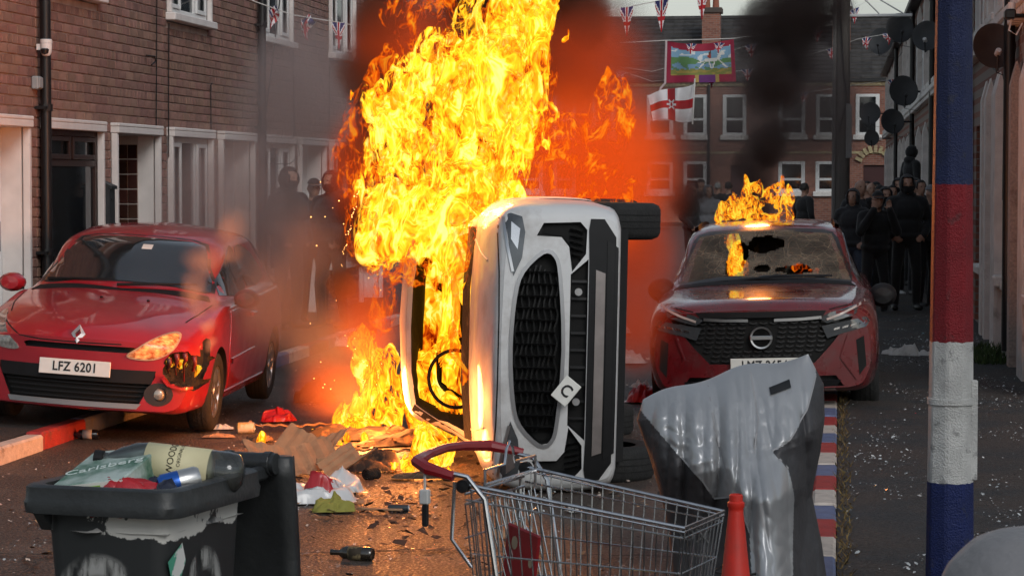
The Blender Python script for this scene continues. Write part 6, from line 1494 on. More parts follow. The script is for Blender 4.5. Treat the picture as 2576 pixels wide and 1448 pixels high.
# torn yellow packet lying in the trolley
T=thing('torn_packet','small yellow and black torn packet lying in the trolley','packet',loc=TY.location); T.rotation_euler=(0,0,TR)
MB().cbox(.37,.45,-.13,-.05,.63,.69,.006,M=Matrix.Translation((0,0,-.02))@Matrix.Rotation(R(6),4,'Y')).build('packet',mat('packet_yellow',(.5,.36,.03),.5,col2=(.02,.02,.02),tscale=14,thr=(.5,.52)),T)
MB().box(.36,.46,-.14,-.135,.56,.64).build('flap',mBlackPl,T)
# ------------------------------------------------------------------ traffic cone
p=D(1851,1400,718); T=thing('traffic_cone','red traffic cone between the trolley and the covered motorbike','cone',loc=(p.x,p.y,0))
mCone=mat('cone_red',(.50,.022,.012),.45,var=.15,vscale=6,col2=(.28,.03,.02),tscale=4,thr=(.5,.7))
MB().lathe([(.125,.02),(.12,.05),(.05,.46),(.026,.69),(.026,.70),(.030,.705),(.030,.72),(.024,.725),(.024,.745),(.019,.75),(.017,.70)],24).build('cone',mCone,T,smooth=40); MB().cbox(-.19,.19,-.19,.19,0,.035,.02).build('base',mCone,T)
# ------------------------------------------------------------------ covered motorbike
SB=612.; p=D(1852,1300,SB); BK=thing('covered_motorbike','motorbike under a silver and charcoal weather cover','motorbike',loc=(p.x,p.y,0)); BK.rotation_euler=(0,0,YAW+R(-2))
mSil=mat('cover_silver',(.36,.37,.385),.36,metal=.4,var=.07,vscale=4,bump=.22,bscale=22,stretch=(1.4,1,.5))
mDrk=mat('cover_charcoal',(.035,.034,.038),.6,var=.2,vscale=9,bump=.5,bscale=24)
def bx(x,y): return ((x-1852)/SB,CH-(y-450)/SB)
SILV=[bx(*q) for q in ((1596,1030),(1660,1000),(1750,975),(1830,940),(1960,915),(2078,900),(2070,960),(2040,1040),(1990,1110),(1945,1135),(1985,1180),(2002,1250),(1995,1460),(1885,1460),(1882,1330),(1850,1240),(1800,1262),(1770,1215),(1700,1140))]
def pip(pt,poly):
    x,y=pt; c=False
    for i in range(len(poly)):
        x0,y0=poly[i]; x1,y1=poly[i-1]
        if (y0>y)!=(y1>y) and x<(x1-x0)*(y-y0)/(y1-y0)+x0: c=not c
    return c
def pl(pts,t):
    t=max(0,min(.9999,t))*(len(pts)-1); i=int(t); f=t-i; return (pts[i][0]+(pts[i+1][0]-pts[i][0])*f,pts[i][1]+(pts[i+1][1]-pts[i][1])*f)
CL_=[(1622,1026),(1606,1080),(1640,1180),(1672,1290),(1690,1380),(1700,1480),(1705,1575)]
CR_=[(2052,909),(2093,985),(2096,1070),(2085,1160),(2062,1270),(2090,1400),(2115,1575)]
def cover_pt(u,v,side):
    l,r_=pl(CL_,v),pl(CR_,v); X,Y=l[0]+(r_[0]-l[0])*u,l[1]+(r_[1]-l[1])*u
    Y-= 14*math.sin(math.pi*u)*(1-v)**3+7*math.sin(u*13)*(1-v)**6
    x,z=bx(X,Y); z=max(.012,z)
    w=math.sqrt(max(0,1-(2*u-1)**2)); p_=(min(1,v/.36)**.75) if side<0 else (min(1,(v/.10))**.55)
    sl=(x-.05)*1.1                      # folds fan out from the bars
    cr=min(1,max(0,(-.02-x)/.2))*min(1,max(0,(z-.62)/.12))
    n=.13*abs(mnoise.noise((x*5.0+z*sl*2.6,z*.8,side*3)))+.075*abs(mnoise.noise((x*11+z*sl*3.5,z*1.3,4+side)))+.012*abs(mnoise.noise((x*22+z*9,z*12-x*8,9+side)))+.030*cr*abs(mnoise.noise((x*20-z*12,z*18+x*9,2)))
    if side<0:
        y=.42-.34*w*p_
        hollow=math.sin(math.pi*min(1,max(0,(v-.40)/.55))); y+=.14*w*hollow
        g=math.exp(-((x-.115)/.135)**2); up=max(0,min(1,(.76-z)/.22)); up=up*up*(3-2*up); y-=.36*g*up
        y-=n*1.25*w*p_
    else: y=.42+1.35*w*p_*(1-.25*(1-v))+n*w; z=max(.012,z-.05*w)
    return (x,y,z)
nu,nv=170,150; V=[];info=[];Fs=[];Fd=[]
for side in (-1,1):
    o=len(V); NU,NV=(nu,nv) if side<0 else (40,50)
    for j in range(NV+1):
        for i in range(NU+1):
            q=cover_pt(i/NU,j/NV,side); V.append(q); info.append(q)
    for j in range(NV):
        for i in range(NU):
            a=o+j*(NU+1)+i; q=(a,a+1,a+NU+2,a+NU+1)
            cx_=sum(V[k][0] for k in q)/4; cz=sum(V[k][2] for k in q)/4
            if side<0: (Fs if pip((cx_,cz+.004),SILV) else Fd).append(q)
            else: (Fs if abs(cx_)<.15 else Fd).append(q[::-1])
def sub(fs):
    b=MB(); mp={}; vs=[]
    for f in fs:
        for k in f:
            if k not in mp: mp[k]=len(vs); vs.append(V[k])
    return b.add(vs,[tuple(mp[k] for k in f) for f in fs])
Fs.append((0,0,0)) if False else None
sub(Fs).build('silver_panel',mSil,BK,smooth=True); sub(Fd).build('charcoal_panel',mDrk,BK,smooth=True)
_bb=bmesh.new(); _vs=[_bb.verts.new(v) for v in V]
for f in Fs+Fd: _bb.faces.new([_vs[k] for k in f])
TB=BVHTree.FromBMesh(_bb); _bb.free()
conform('patch',TB,'f',[bx(*q) for q in ((1944,985),(1998,966),(2001,985),(1947,1002))],mInk,BK,off=.010,thick=.003,h=.02)
sil=SILV[6:11]; strip('seam',TB,'f',sil,.007,mat('cover_seam',(.28,.28,.29),.5),BK,off=.003); strip('seam',TB,'f',SILV[14:],.007,mat('cover_seam',(.28,.28,.29),.5),BK,off=.003)
for q in ([(1790,985),(1800,1080),(1830,1200)],[(1900,950),(1912,1060),(1900,1130)]): strip('seam',TB,'f',[bx(*k) for k in q],.006,mat('cover_seam',(.28,.28,.29),.5),BK,off=.003)
for tx,sz,(x,y) in (('OX',.085,(1752,1365)),('Essential',.032,(1748,1412))):
    me=text_mesh(tx,sz,mat('print_grey',(.16,.16,.16),.7),.0)
    x0,z0=bx(x,y)
    for v in me.vertices:
        c=cast(TB,'f',x0+v.co.x,z0+v.co.z); v.co=Vector((c.x,c.y-.004,c.z))
    link('lettering',me,BK)
MB().tube([(.19,.02,.30),(.12,-.18,.27),(.0,-.22,.25),(-.1,-.2,.27),(.0,.0,.3)],.006,6).build('tie_cord',mCable,BK)
for y_ in (.12,1.45):
    wh=MB().lathe([(.2,-.05),(.29,-.055),(.31,-.02),(.31,.02),(.29,.055),(.2,.05)],30,Matrix.Translation((.06,y_+.25,.31))@Matrix.Rotation(R(90),4,'Y')).build('wheel',mTyre,BK,smooth=40)
# ================================================================== rubbish and debris
mCard=mat('cardboard',(.34,.20,.11),.9,var=.2,vscale=9,col2=(.10,.05,.03),tscale=5,thr=(.55,.75))
mPaper=mat('paper_white',(.58,.57,.54),.8,var=.12,vscale=12,col2=(.28,.25,.22),tscale=6,thr=(.6,.75))
mCharP=mat('charred_paper',(.03,.02,.016),.9,col2=(.22,.11,.05),tscale=9,thr=(.52,.66))
mFilm=mat('bag_film',(.55,.55,.55),.3,coat=.3,var=.15)
def put(name,label,cat,x,y,rot,z=.012,on=0.):
    q=G(x,y,on); return thing(name,label,cat,loc=(q.x,q.y,on+z),rot=(0,0,rot))
def cardboard(label,x,y,rot,sx,sy,bend,m=None,tilt=0.):
    T=put('cardboard',label,'cardboard',x,y,rot); b=MB(); n=28; V=[];mm=6
    for j in range(mm+1):
        for i in range(n+1):
            u,v=i/n-.5,j/mm-.5; z=.03+bend*(abs(u)*2)**1.3*.5+tilt*(v+.5)+.006*math.sin(u*n*1.4)+.02*abs(mnoise.noise((u*3,v*3,sx*9)))
            V.append((u*sx,v*sy*(1+.15*mnoise.noise((u*4,v*9,sx))),z))
    b.add(V,[(j*(n+1)+i,j*(n+1)+i+1,(j+1)*(n+1)+i+1,(j+1)*(n+1)+i) for j in range(mm) for i in range(n)])
    o=b.build('sheet',m or mCard,T); o.modifiers.new('s','SOLIDIFY').thickness=.005
    MB().box(-sx*.5,-sx*.47,-sy*.5,sy*.5,.02+bend*.5,.06+bend*.5).build('flap',m or mCard,T)
cardboard('corrugated cardboard sheet bent up beside the bin lid',735,1205,.5,.55,.28,.12,tilt=.14)
cardboard('torn corrugated cardboard leaning behind the carrier bag',775,1192,-.4,.46,.26,.16,tilt=.18)
cardboard('corrugated cardboard curl right of the carrier bag',872,1215,-.9,.38,.22,.14,tilt=.12)
cardboard('flat cardboard strip scorched near the ground flames',1010,1150,.1,.7,.10,.02,mCharP)
cardboard('long flat cardboard by the small lone flame',730,1085,.2,.6,.08,.02)
def bag(name,label,cat,x,y,rot,size,amp,seed,m,extra=None):
    T=put(name,label,cat,x,y,rot); crumple(26,size,amp,seed,fold=1.3).build('sheet',m,T,smooth=True)
    if extra: extra(T)
    return T
mBagR=mat('bag_red',(.42,.014,.02),.35,coat=.3)
def red_panel(T):
    crumple(16,(.22,.20),.12,22,fold=1.3).build('red_print',mBagR,T,loc=(.09,-.02,.02),smooth=True)
    link('lettering',text_mesh('C.......',.04,mPaper,.0005),T,loc=(.10,-.10,.075),rot=(R(-40),0,0))
bag('carrier_bag','white carrier bag with red printed panel on the road','bag',770,1262,.1,(.56,.36),.12,21,mFilm,red_panel)
bag('carrier_bag','clear plastic film lying right of the carrier bag','bag',845,1240,.6,(.32,.24),.10,24,mFilm)
bag('cloth','crumpled yellow green cloth in front of the carrier bag','cloth',838,1288,.3,(.24,.16),.07,31,mat('cloth_yellow',(.26,.24,.05),.9))
bag('cloth','olive cloth lying under the trolley handle','cloth',1065,1205,.2,(.38,.14),.04,33,mat('cloth_olive',(.16,.11,.03),.9))
bag('charred_heap','charred bundle of rubbish left of the trolley','rubbish',925,1185,.2,(.42,.22),.10,35,mCharP)
bag('charred_heap','smouldering debris heap beneath the windscreen flames','rubbish',905,1105,.1,(.9,.3),.09,37,mCharP)
bag('charred_heap','burnt scraps at the foot of the white car roof','rubbish',1010,1120,.4,(.6,.25),.07,39,mCharP)
bag('charred_heap','scorched wrapper beside the lone flame','rubbish',655,1112,.8,(.20,.12),.05,41,mCharP)
bag('wrapper','pink lit wrapper left of the steel can','wrapper',560,1082,.3,(.16,.08),.03,43,mPaper)
bag('wrapper','flattened food wrapper below the hatchback wheel','wrapper',550,1102,.1,(.22,.07),.02,45,mCard)
bag('dark_bundle','dark bundle of rags on the road beyond the flames','rubbish',790,1010,.2,(.35,.2),.14,47,mCharP)
bag('plastic_heap','red plastic scrap at the edge of the ground flames','rubbish',700,1062,.4,(.26,.14),.08,49,mBagR)
for k,(x,y,s_,m_,lab) in enumerate(((1583,915,.34,mPaper,'crumpled white paper between the overturned car and crossover'),(1610,975,.18,mPaper,'small white paper scrap near the crossover wheel'),(1620,1010,.42,mBagR,'red and white torn packaging beside the motorbike cover'),(1560,838,.36,mPaper,'white bag on the road behind the overturned tyre'),(2285,915,.55,mPaper,'long white sheet of paper on the right pavement'),(2262,905,.35,mPaper,'folded white sheet beside the long paper on the right pavement'),(2325,858,.22,mat('mask_blue',(.25,.40,.45),.8),'pale blue face mask dropped on the pavement'),(2295,1068,.2,mBagR,'red and white packet in front of the crossover wheel'),(2465,1182,.16,mPaper,'crumpled pink white paper right of the painted post'),(2500,1058,.22,mCard,'brown leaf litter right of the painted post'),(712,768,.8,mFilm,'pale heap of plastic by the hooded people'),(1535,1055,.2,mCharP,'charred scrap behind the overturned car'),(1440,1290,.10,mPaper,'small paper scrap under the trolley'),(870,872,.4,mPaper,'white litter on the far left kerb'))):
    bag('paper_litter',lab,'litter',x,y,k*.7,(s_,s_*.6),s_*.28,60+k,m_)
def can(label,x,y,rot,m,r=.036,l=.11):
    T=put('can',label,'can',x,y,rot,z=r); M=Matrix.Rotation(R(90),4,'Y')
    MB().lathe([(0,-l/2),(r*.8,-l/2),(r,-l/2+.008),(r,l/2-.008)],18,M).build('body',m,T,smooth=40); MB().lathe([(r*.98,l/2-.007),(r*.8,l/2),(r*.75,l/2-.01),(0,l/2-.01)],18,M).build('end',mat('can_silver',(.5,.5,.5),.3,metal=.8),T)
can('opened steel can lying by the lone flame',619,1090,.2,mat('can_label',(.40,.28,.10),.5,col2=(.5,.45,.35),tscale=12,thr=(.45,.55)),.042,.13)
can('dark cylinder lying on the road left of the trolley',1003,1287,.15,mat('torch_dark',(.02,.028,.035),.5),.022,.12)
can('dented dark can in the charred rubbish',935,1205,.9,mChar)
def bottle(label,x,y,rot,m,r,l,lab=None):
    T=put('bottle',label,'bottle',x,y,rot,z=r); M=Matrix.Rotation(R(-90),4,'Y')
    MB().lathe([(0,-l/2+.006),(r*.8,-l/2),(r,-l/2+.01),(r,l*.12),(r*.85,l*.2),(r*.42,l*.3),(r*.38,l*.46),(r*.44,l*.465),(r*.44,l/2),(r*.3,l/2)],22,M).build('glass',m,T,smooth=40)
    if lab: MB().lathe([(r*1.012,-l*.28),(r*1.012,l*.05)],22,M).build('label',lab,T,smooth=True)
    return T
bottle('empty dark glass bottle lying in the foreground road',885,1408,-.22,mat('bottle_brown',(.016,.011,.006),.12,spec=.7,coat=.6),.035,.22,mat('label_worn',(.16,.12,.06),.8,col2=(.03,.02,.01),tscale=18,thr=(.48,.55)))
bottle('dark bottle lying under the hatchback front bumper',213,1104,.1,mat('bottle_dark',(.015,.015,.018),.1,coat=.7),.035,.20,mat('label_pale',(.4,.35,.3),.6))
b=MB(); q=G(955,1288); T=thing('timber_lath','thin timber lath on the road beside the yellow cloth','stick',loc=(q.x,q.y,.012)); T.rotation_euler=(0,0,-.1); MB().cbox(-.13,.13,-.012,.012,0,.012,.003).build('lath',mCard,T); MB().box(-.13,-.10,-.015,.015,.012,.016).build('splinter',mCard,T)
q=G(770,1120); T=thing('timber_lath','scorched timber stick lying by the lone flame','stick',loc=(q.x,q.y,.012)); T.rotation_euler=(0,0,.15); MB().cbox(-.22,.22,-.015,.015,0,.02,.003).build('lath',mCard,T); MB().box(.15,.2,-.018,.018,.02,.026).build('splinter',mChar,T)
# broken glass and small litter: too many to count
mShard=mat('glass_shard',(.45,.47,.47),.15,spec=.8,island=.5); mScrap=mat('paper_scrap',(.45,.36,.30),.9,island=.5)
def scatter(name,label,n,fx,m,smin,smax,seed):
    r=random.Random(seed); b=MB()
    for _ in range(n):
        for _k in range(12):
            x,y,z=fx(r)
            if mnoise.noise((x*1.9,y*.9,seed))+.6*mnoise.noise((x*5,y*2.5,seed+5))>r.uniform(-.15,.5): break
        s=smin+(smax-smin)*r.random()**2.2*(1 if r.random()<.9 else 2); a=r.uniform(0,6.28); k=r.choice((3,4,5)); t1,t2=r.uniform(-.5,.5),r.uniform(-.5,.5)
        P=[]
        for i in range(k):
            an=a+2*math.pi*i/k; rr=s*r.uniform(.5,1); dx,dy=rr*math.cos(an),rr*math.sin(an); P.append((x+dx,y+dy,z+.3*s+.006+dx*t1+dy*t2))
        b.add(P,[tuple(range(k))])
    o=b.build(name,m); o['kind']='stuff'; o['label']=label
scatter('glass_shards','broken glass glittering on the right pavement',4200,lambda r:(r.uniform(.05,1.55),10+22*r.random()**1.2,PAVE-.012),mShard,.004,.013,1)
scatter('road_litter','tiny paper scraps and grit strewn over the road',2600,lambda r:(r.uniform(-5.2,-.2),7+22*r.random()**1.1,.004),mScrap,.005,.018,2)
scatter('road_grit','pale grit and glass on the road near the fire',2600,lambda r:(r.gauss(-2.4,1.1),r.gauss(13.5,2.6),.004),mShard,.004,.012,3)
scatter('road_scraps','larger scraps of burnt paper around the fire',420,lambda r:(r.gauss(-3.0,.9),r.gauss(13.6,1.6),.006),mCharP,.015,.05,4)
scatter('road_scraps','orange lit paper scraps around the debris heap',260,lambda r:(r.gauss(-2.7,.9),r.gauss(12.6,1.4),.006),mCard,.015,.045,5)
# ================================================================== fire
import openvdb as _vdb
_nr=np.random.RandomState(11)
_LAT=_nr.rand(64,64,64).astype(np.float32)
def vnoise(x,y,z):
    xi=np.floor(x).astype(np.int32); yi=np.floor(y).astype(np.int32); zi=np.floor(z).astype(np.int32)
    fx=x-xi; fy=y-yi; fz=z-zi
    fx=fx*fx*(3-2*fx); fy=fy*fy*(3-2*fy); fz=fz*fz*(3-2*fz)
    x0,x1,y0,y1,z0,z1=xi&63,(xi+1)&63,yi&63,(yi+1)&63,zi&63,(zi+1)&63
    L=_LAT
    a=L[x0,y0,z0]*(1-fx)+L[x1,y0,z0]*fx; b=L[x0,y1,z0]*(1-fx)+L[x1,y1,z0]*fx
    c=L[x0,y0,z1]*(1-fx)+L[x1,y0,z1]*fx; d=L[x0,y1,z1]*(1-fx)+L[x1,y1,z1]*fx
    return (a*(1-fy)+b*fy)*(1-fz)+(c*(1-fy)+d*fy)*fz
def fbm(x,y,z,o=4,g=.5):
    s=0;a=1;t=0
    for i in range(o):
        s=s+a*vnoise(x*2**i+17*i,y*2**i+5*i,z*2**i+9*i); t+=a; a*=g
    return s/t-.5
def flame_mat(name,scale,bright,ramp,stretch=(1,1,.55),warp=.35,alpha=None,soft=.0,soot=.22,contrast=.08):
    """burning gas: hot yellow sheets folded through cooler red gas; cool parts are thin and let the background through"""
    m=bpy.data.materials.new(name); m.use_nodes=True; t=m.node_tree; t.nodes.clear(); L=t.links.new
    tcn=ND(t,'ShaderNodeTexCoord'); mp_=ND(t,'ShaderNodeMapping'); mp_.inputs['Scale'].default_value=stretch; L(tcn.outputs['Object'],mp_.inputs[0])
    wn_=ND(t,'ShaderNodeTexNoise'); wn_.inputs['Scale'].default_value=scale*.55; wn_.inputs['Detail'].default_value=2; L(mp_.outputs[0],wn_.inputs['Vector'])
    sb=ND(t,'ShaderNodeVectorMath',operation='SUBTRACT'); sb.inputs[1].default_value=(.5,.5,.5); L(wn_.outputs['Color'],sb.inputs[0])
    sc_=ND(t,'ShaderNodeVectorMath',operation='SCALE'); sc_.inputs['Scale'].default_value=warp*6/scale; L(sb.outputs[0],sc_.inputs[0])
    ad=ND(t,'ShaderNodeVectorMath',operation='ADD'); L(mp_.outputs[0],ad.inputs[0]); L(sc_.outputs[0],ad.inputs[1])
    n1=ND(t,'ShaderNodeTexNoise'); n1.inputs['Scale'].default_value=scale; n1.inputs['Detail'].default_value=3.5; n1.inputs['Roughness'].default_value=.58; n1.inputs['Distortion'].default_value=.6; L(ad.outputs[0],n1.inputs['Vector'])
    nc=ND(t,'ShaderNodeMapRange'); nc.clamp=False; nc.inputs[1].default_value=.3; nc.inputs[2].default_value=.7; nc.inputs[3].default_value=.3-contrast; nc.inputs[4].default_value=.7+contrast; L(n1.outputs[0],nc.inputs[0])
    # folded sheets: |n-.5| ridges give the bright threads
    n2=ND(t,'ShaderNodeTexNoise'); n2.inputs['Scale'].default_value=scale*1.5; n2.inputs['Detail'].default_value=2; n2.inputs['Distortion'].default_value=1.2; L(ad.outputs[0],n2.inputs['Vector'])
    s5=ND(t,'ShaderNodeMath',operation='SUBTRACT'); s5.inputs[1].default_value=.5; L(n2.outputs[0],s5.inputs[0])
    ab=ND(t,'ShaderNodeMath',operation='ABSOLUTE'); L(s5.outputs[0],ab.inputs[0])
    rg=ND(t,'ShaderNodeMapRange'); rg.inputs[1].default_value=0; rg.inputs[2].default_value=.09; rg.inputs[3].default_value=.16; rg.inputs[4].default_value=-.03; L(ab.outputs[0],rg.inputs[0])
    at=ND(t,'ShaderNodeAttribute',attribute_name='heat')
    su=ND(t,'ShaderNodeMath',operation='ADD'); L(nc.outputs[0],su.inputs[0]); L(rg.outputs[0],su.inputs[1])
    s2=ND(t,'ShaderNodeMath',operation='ADD'); L(su.outputs[0],s2.inputs[0]); L(at.outputs['Fac'],s2.inputs[1])
    cr=ND(t,'ShaderNodeValToRGB'); e=cr.color_ramp.elements
    while len(e)>1: e.remove(e[-1])
    for i,(p,c) in enumerate(ramp):
        q=e[0] if i==0 else e.new(p); q.position=p; q.color=(*c,1)
    lw0=ND(t,'ShaderNodeLayerWeight'); lw0.inputs[0].default_value=.5      # a thin rim of gas is cooler to look through than the thick middle
    ed=ND(t,'ShaderNodeMapRange',interpolation_type='SMOOTHSTEP'); ed.inputs[1].default_value=.35; ed.inputs[2].default_value=1.0; ed.inputs[3].default_value=0; ed.inputs[4].default_value=-.14; L(lw0.outputs['Facing'],ed.inputs[0])
    s3=ND(t,'ShaderNodeMath',operation='ADD'); L(s2.outputs[0],s3.inputs[0]); L(ed.outputs[0],s3.inputs[1]); s2=s3
    L(s2.outputs[0],cr.inputs[0])
    em=ND(t,'ShaderNodeEmission'); em.inputs[1].default_value=bright; L(cr.outputs[0],em.inputs[0])
    tr=ND(t,'ShaderNodeBsdfTransparent')
    # thin where cool and where the sheet is seen edge-on
    lw=ND(t,'ShaderNodeLayerWeight'); lw.inputs[0].default_value=.5
    a0=ND(t,'ShaderNodeMapRange'); a0.inputs[1].default_value=alpha[0]; a0.inputs[2].default_value=alpha[1]; L(s2.outputs[0],a0.inputs[0])
    f0=ND(t,'ShaderNodeMapRange'); f0.inputs[1].default_value=1.0; f0.inputs[2].default_value=1-soft; L(lw.outputs['Facing'],f0.inputs[0])
    mu=ND(t,'ShaderNodeMath',operation='MULTIPLY'); L(a0.outputs[0],mu.inputs[0]); L(f0.outputs[0],mu.inputs[1])
    mu2=ND(t,'ShaderNodeMath',operation='MULTIPLY'); mu2.inputs[1].default_value=alpha[2]; L(mu.outputs[0],mu2.inputs[0])
    # burning gas adds light; its soot dims what lies behind
    ms=ND(t,'ShaderNodeMath',operation='MULTIPLY'); ms.inputs[1].default_value=bright; L(mu2.outputs[0],ms.inputs[0]); L(ms.outputs[0],em.inputs[1])
    tcm=ND(t,'ShaderNodeMix',data_type='RGBA'); tcm.inputs[6].default_value=(1,1,1,1); tcm.inputs[7].default_value=(soot,soot*.9,soot*.8,1); L(mu2.outputs[0],tcm.inputs[0]); L(tcm.outputs[2],tr.inputs[0])
    m.cycles.emission_sampling='NONE'      # the lamps in each fire light the street
    mix=ND(t,'ShaderNodeAddShader'); L(tr.outputs[0],mix.inputs[0]); L(em.outputs[0],mix.inputs[1])
    o=ND(t,'ShaderNodeOutputMaterial'); L(mix.outputs[0],o.inputs[0])
    return m
RAMP_HOT=[(.28,(.30,.012,.0)),(.38,(.80,.07,.002)),(.46,(1.3,.24,.004)),(.54,(1.6,.60,.012)),(.66,(1.9,1.0,.03)),(.84,(2.2,1.6,.35))]
RAMP_RED=[(.38,(.2,.006,.0)),(.50,(.5,.025,.0)),(.62,(.95,.08,.002)),(.74,(1.15,.20,.005)),(.88,(1.3,.5,.02))]
mFlame=flame_mat('flame_hot',6.4,.86,RAMP_HOT,alpha=(.30,.52,1.0),soft=.75)
mFlameLow=flame_mat('flame_low',4.8,.82,RAMP_HOT,stretch=(1,1,.6),warp=.5,alpha=(.30,.50,1.0),soft=.75,contrast=.16)
mLick=flame_mat('flame_lick',7.0,.7,RAMP_HOT,stretch=(1,1,.42),warp=.6,alpha=(.50,.62,1.0),soft=.8,soot=.6)
mFlameG=flame_mat('flame_ground',8.,.9,RAMP_HOT,stretch=(1,1,.42),alpha=(.38,.47,1.0),soft=.5)
mFlameC=flame_mat('flame_cabin',8.,.7,RAMP_HOT,stretch=(1,1,.5),alpha=(-.2,-.1,1.0),soft=.01)
mFlameR=flame_mat('flame_cool',7.0,.75,RAMP_RED,alpha=(.54,.72,.80),soft=.5)
def flame_part(name,blobs,vox,turb,freq,iso,m,parent,heat=0.,zst=.55,seed=0.,lo=None,hot=None):
    """blobs: (x, y, z, rx, ry, rz) in the parent's frame; gas surface = distance field folded by rising turbulence"""
    B=np.array(blobs,np.float32); mg=.25*max(B[:,3].max(),.1)+turb*.6
    mn=(B[:,:3]-B[:,3:]-mg).min(0); mx_=(B[:,:3]+B[:,3:]+mg).max(0)
    if lo is not None: mn[2]=max(mn[2],lo)
    n=np.ceil((mx_-mn)/vox).astype(int)+1
    X,Y,Z=[a.astype(np.float32) for a in np.meshgrid(*[mn[i]+vox*np.arange(n[i]) for i in range(3)],indexing='ij')]
    k=7.; shp=X.shape
    def field(x,y,z):
        acc=np.zeros_like(x)
        for (bx_,by,bz,rx,ry,rz) in B:
            d=1-np.sqrt(((x-bx_)/rx)**2+((y-by)/ry)**2+((z-bz)/rz)**2); acc+=np.exp(np.clip(k*d,-30,10))
        return np.log(acc+1e-12)/k
    f=field(X,Y,Z)
    band=np.abs(f-iso)<turb*1.05+.35*turb/B[:,3].min()*.25
    x,y,z=X[band],Y[band],Z[band]
    wx=fbm(x*freq*.6+seed,y*freq*.6,z*freq*.4,2); wy_=fbm(x*freq*.6,y*freq*.6+seed+31,z*freq*.4,2)
    xw=x+wx*.5*turb; yw=y+wy_*.5*turb
    n1=fbm(xw*freq+seed,yw*freq+7,(z*zst+wx*.35)*freq+seed,4,.62)
    n2=np.abs(fbm(x*freq*1.3+seed+3,y*freq*1.3,(z*zst)*freq*1.3+wx*2,2,.6))
    f[band]=field(xw,yw,z)+turb*(n1*1.5+n2*1.2-.12)*1.4
    if lo is not None: f[:,:,0]=-5
    for a in (0,-1): f[a]=-5; f[:,a]=-5; f[:,:,a]=np.minimum(f[:,:,a],-5)
    g=_vdb.FloatGrid(5.); g.copyFromArray(-(f-iso)); 
    pts,tri,qd=g.convertToPolygons(isovalue=0.0,adaptivity=0.0)
    pts=np.asarray(pts)*vox+mn
    me=bpy.data.meshes.new(name); faces=[tuple(int(i) for i in q) for q in qd]+[tuple(int(i) for i in q) for q in tri]
    me.from_pydata(pts.tolist(),[],faces)
    at=me.attributes.new('heat','FLOAT','POINT')
    h=np.full(len(pts),heat,np.float32)
    if hot is not None: h+=hot(pts)
    at.data.foreach_set('value',h)
    me.materials.append(m); me.update()
    o=link(name,me,parent,smooth=True); return o

SF=415.; DF=F/SF
FO=D(1150,1215,SF)                      # fire base beside the overturned car
cr_=RC@Vector((1,0,0)); FA=math.atan2(cr_.y,cr_.x)
FI=(Matrix.Translation((FO.x,FO.y,0))@Matrix.Rotation(FA,4,'Z')).inverted()
def fb(x,y,dep,rx,rz,ry=None):          # surveyed point (pixel, metres beyond the fire base) -> fire frame, metres
    s=F/(DF+dep); q=FI@D(x,y,s); return (q.x,q.y,q.z,rx/s,(ry if ry else rx*.8)/s,rz/s)
def fg(x,y,rx,rz,up=0.,ry=None):        # the same for something burning on the road
    q=G(x,y); d=(FI@q); s=F/(DF+d.y); return (d.x,d.y,d.z+up,rx/s,(ry if ry else rx*.8)/s,rz/s)
FIRE=thing('fire','tall yellow fire billowing from the overturned white car','fire',loc=(FO.x,FO.y,0),rot=(0,0,FA))
def lowf(f,a,sd): return lambda p: a*fbm(p[:,0]*f+sd,p[:,1]*f,p[:,2]*f*.7,2)*2
def top(p):
    return lowf(1.7,.34,2.)(p)-.03-.10*np.clip((p[:,2]-2.2)/1.3,0,1)*(p[:,0]<.15)-.06*np.clip((1.45-p[:,2])/.6,0,1)
flame_part('flame',[fb(1130,430,1.2,170,90),fb(1140,360,1.2,195,100),fb(1165,265,1.3,215,120),fb(1225,170,1.3,160,100),fb(1290,70,1.4,105,120),fb(1320,-60,1.4,85,120)],.020,.62,4.2,.20,mFlame,FIRE,zst=.5,hot=top)
flame_part('flame',[fb(1040,560,1.0,125,80),fb(985,610,.9,70,60),fb(1120,490,1.05,170,85),fb(1135,650,.9,75,70),fb(1165,720,.9,28,90),fb(1260,500,1.3,80,50)],.018,.62,4.2,.20,mFlameLow,FIRE,zst=.5,hot=lambda p: lowf(2.2,.26,6.)(p)-.05,seed=2.)
flame_part('flame_lick',[fb(1030,565,1.0,135,90),fb(970,615,.9,75,70),fb(1110,480,1.1,185,110),fb(1110,370,1.2,205,120),fb(1130,265,1.3,220,130),fb(1200,165,1.3,170,110),fb(1270,60,1.4,115,130),fb(1300,-60,1.4,95,130),fb(1110,650,.9,75,75)],.026,.52,3.6,.10,mLick,FIRE,zst=.45,seed=8.,heat=-.05)
flame_part('flame_fringe',[fb(1060,560,1.6,170,110),fb(1080,430,1.7,205,140),fb(1110,300,1.8,215,150),fb(1130,170,1.8,230,150),fb(1160,40,1.8,200,150),fb(1200,-80,1.8,170,130),fb(1345,230,1.8,90,160)],.034,.60,3.0,.06,mFlameR,FIRE,zst=.6,seed=4.)
flame_part('flame_fringe',[fb(955,690,2.4,60,90),fb(950,770,2.4,50,80),fb(985,700,2.3,50,60)],.024,.55,4.5,.08,mFlameR,FIRE,seed=14.)
flame_part('flame_fringe',[fb(960,640,1.0,80,60),fb(1020,670,1.0,80,55),fb(1090,690,1.0,70,50),fb(925,570,1.0,50,70)],.020,.7,4.6,.10,mFlameR,FIRE,seed=91.,heat=.05)
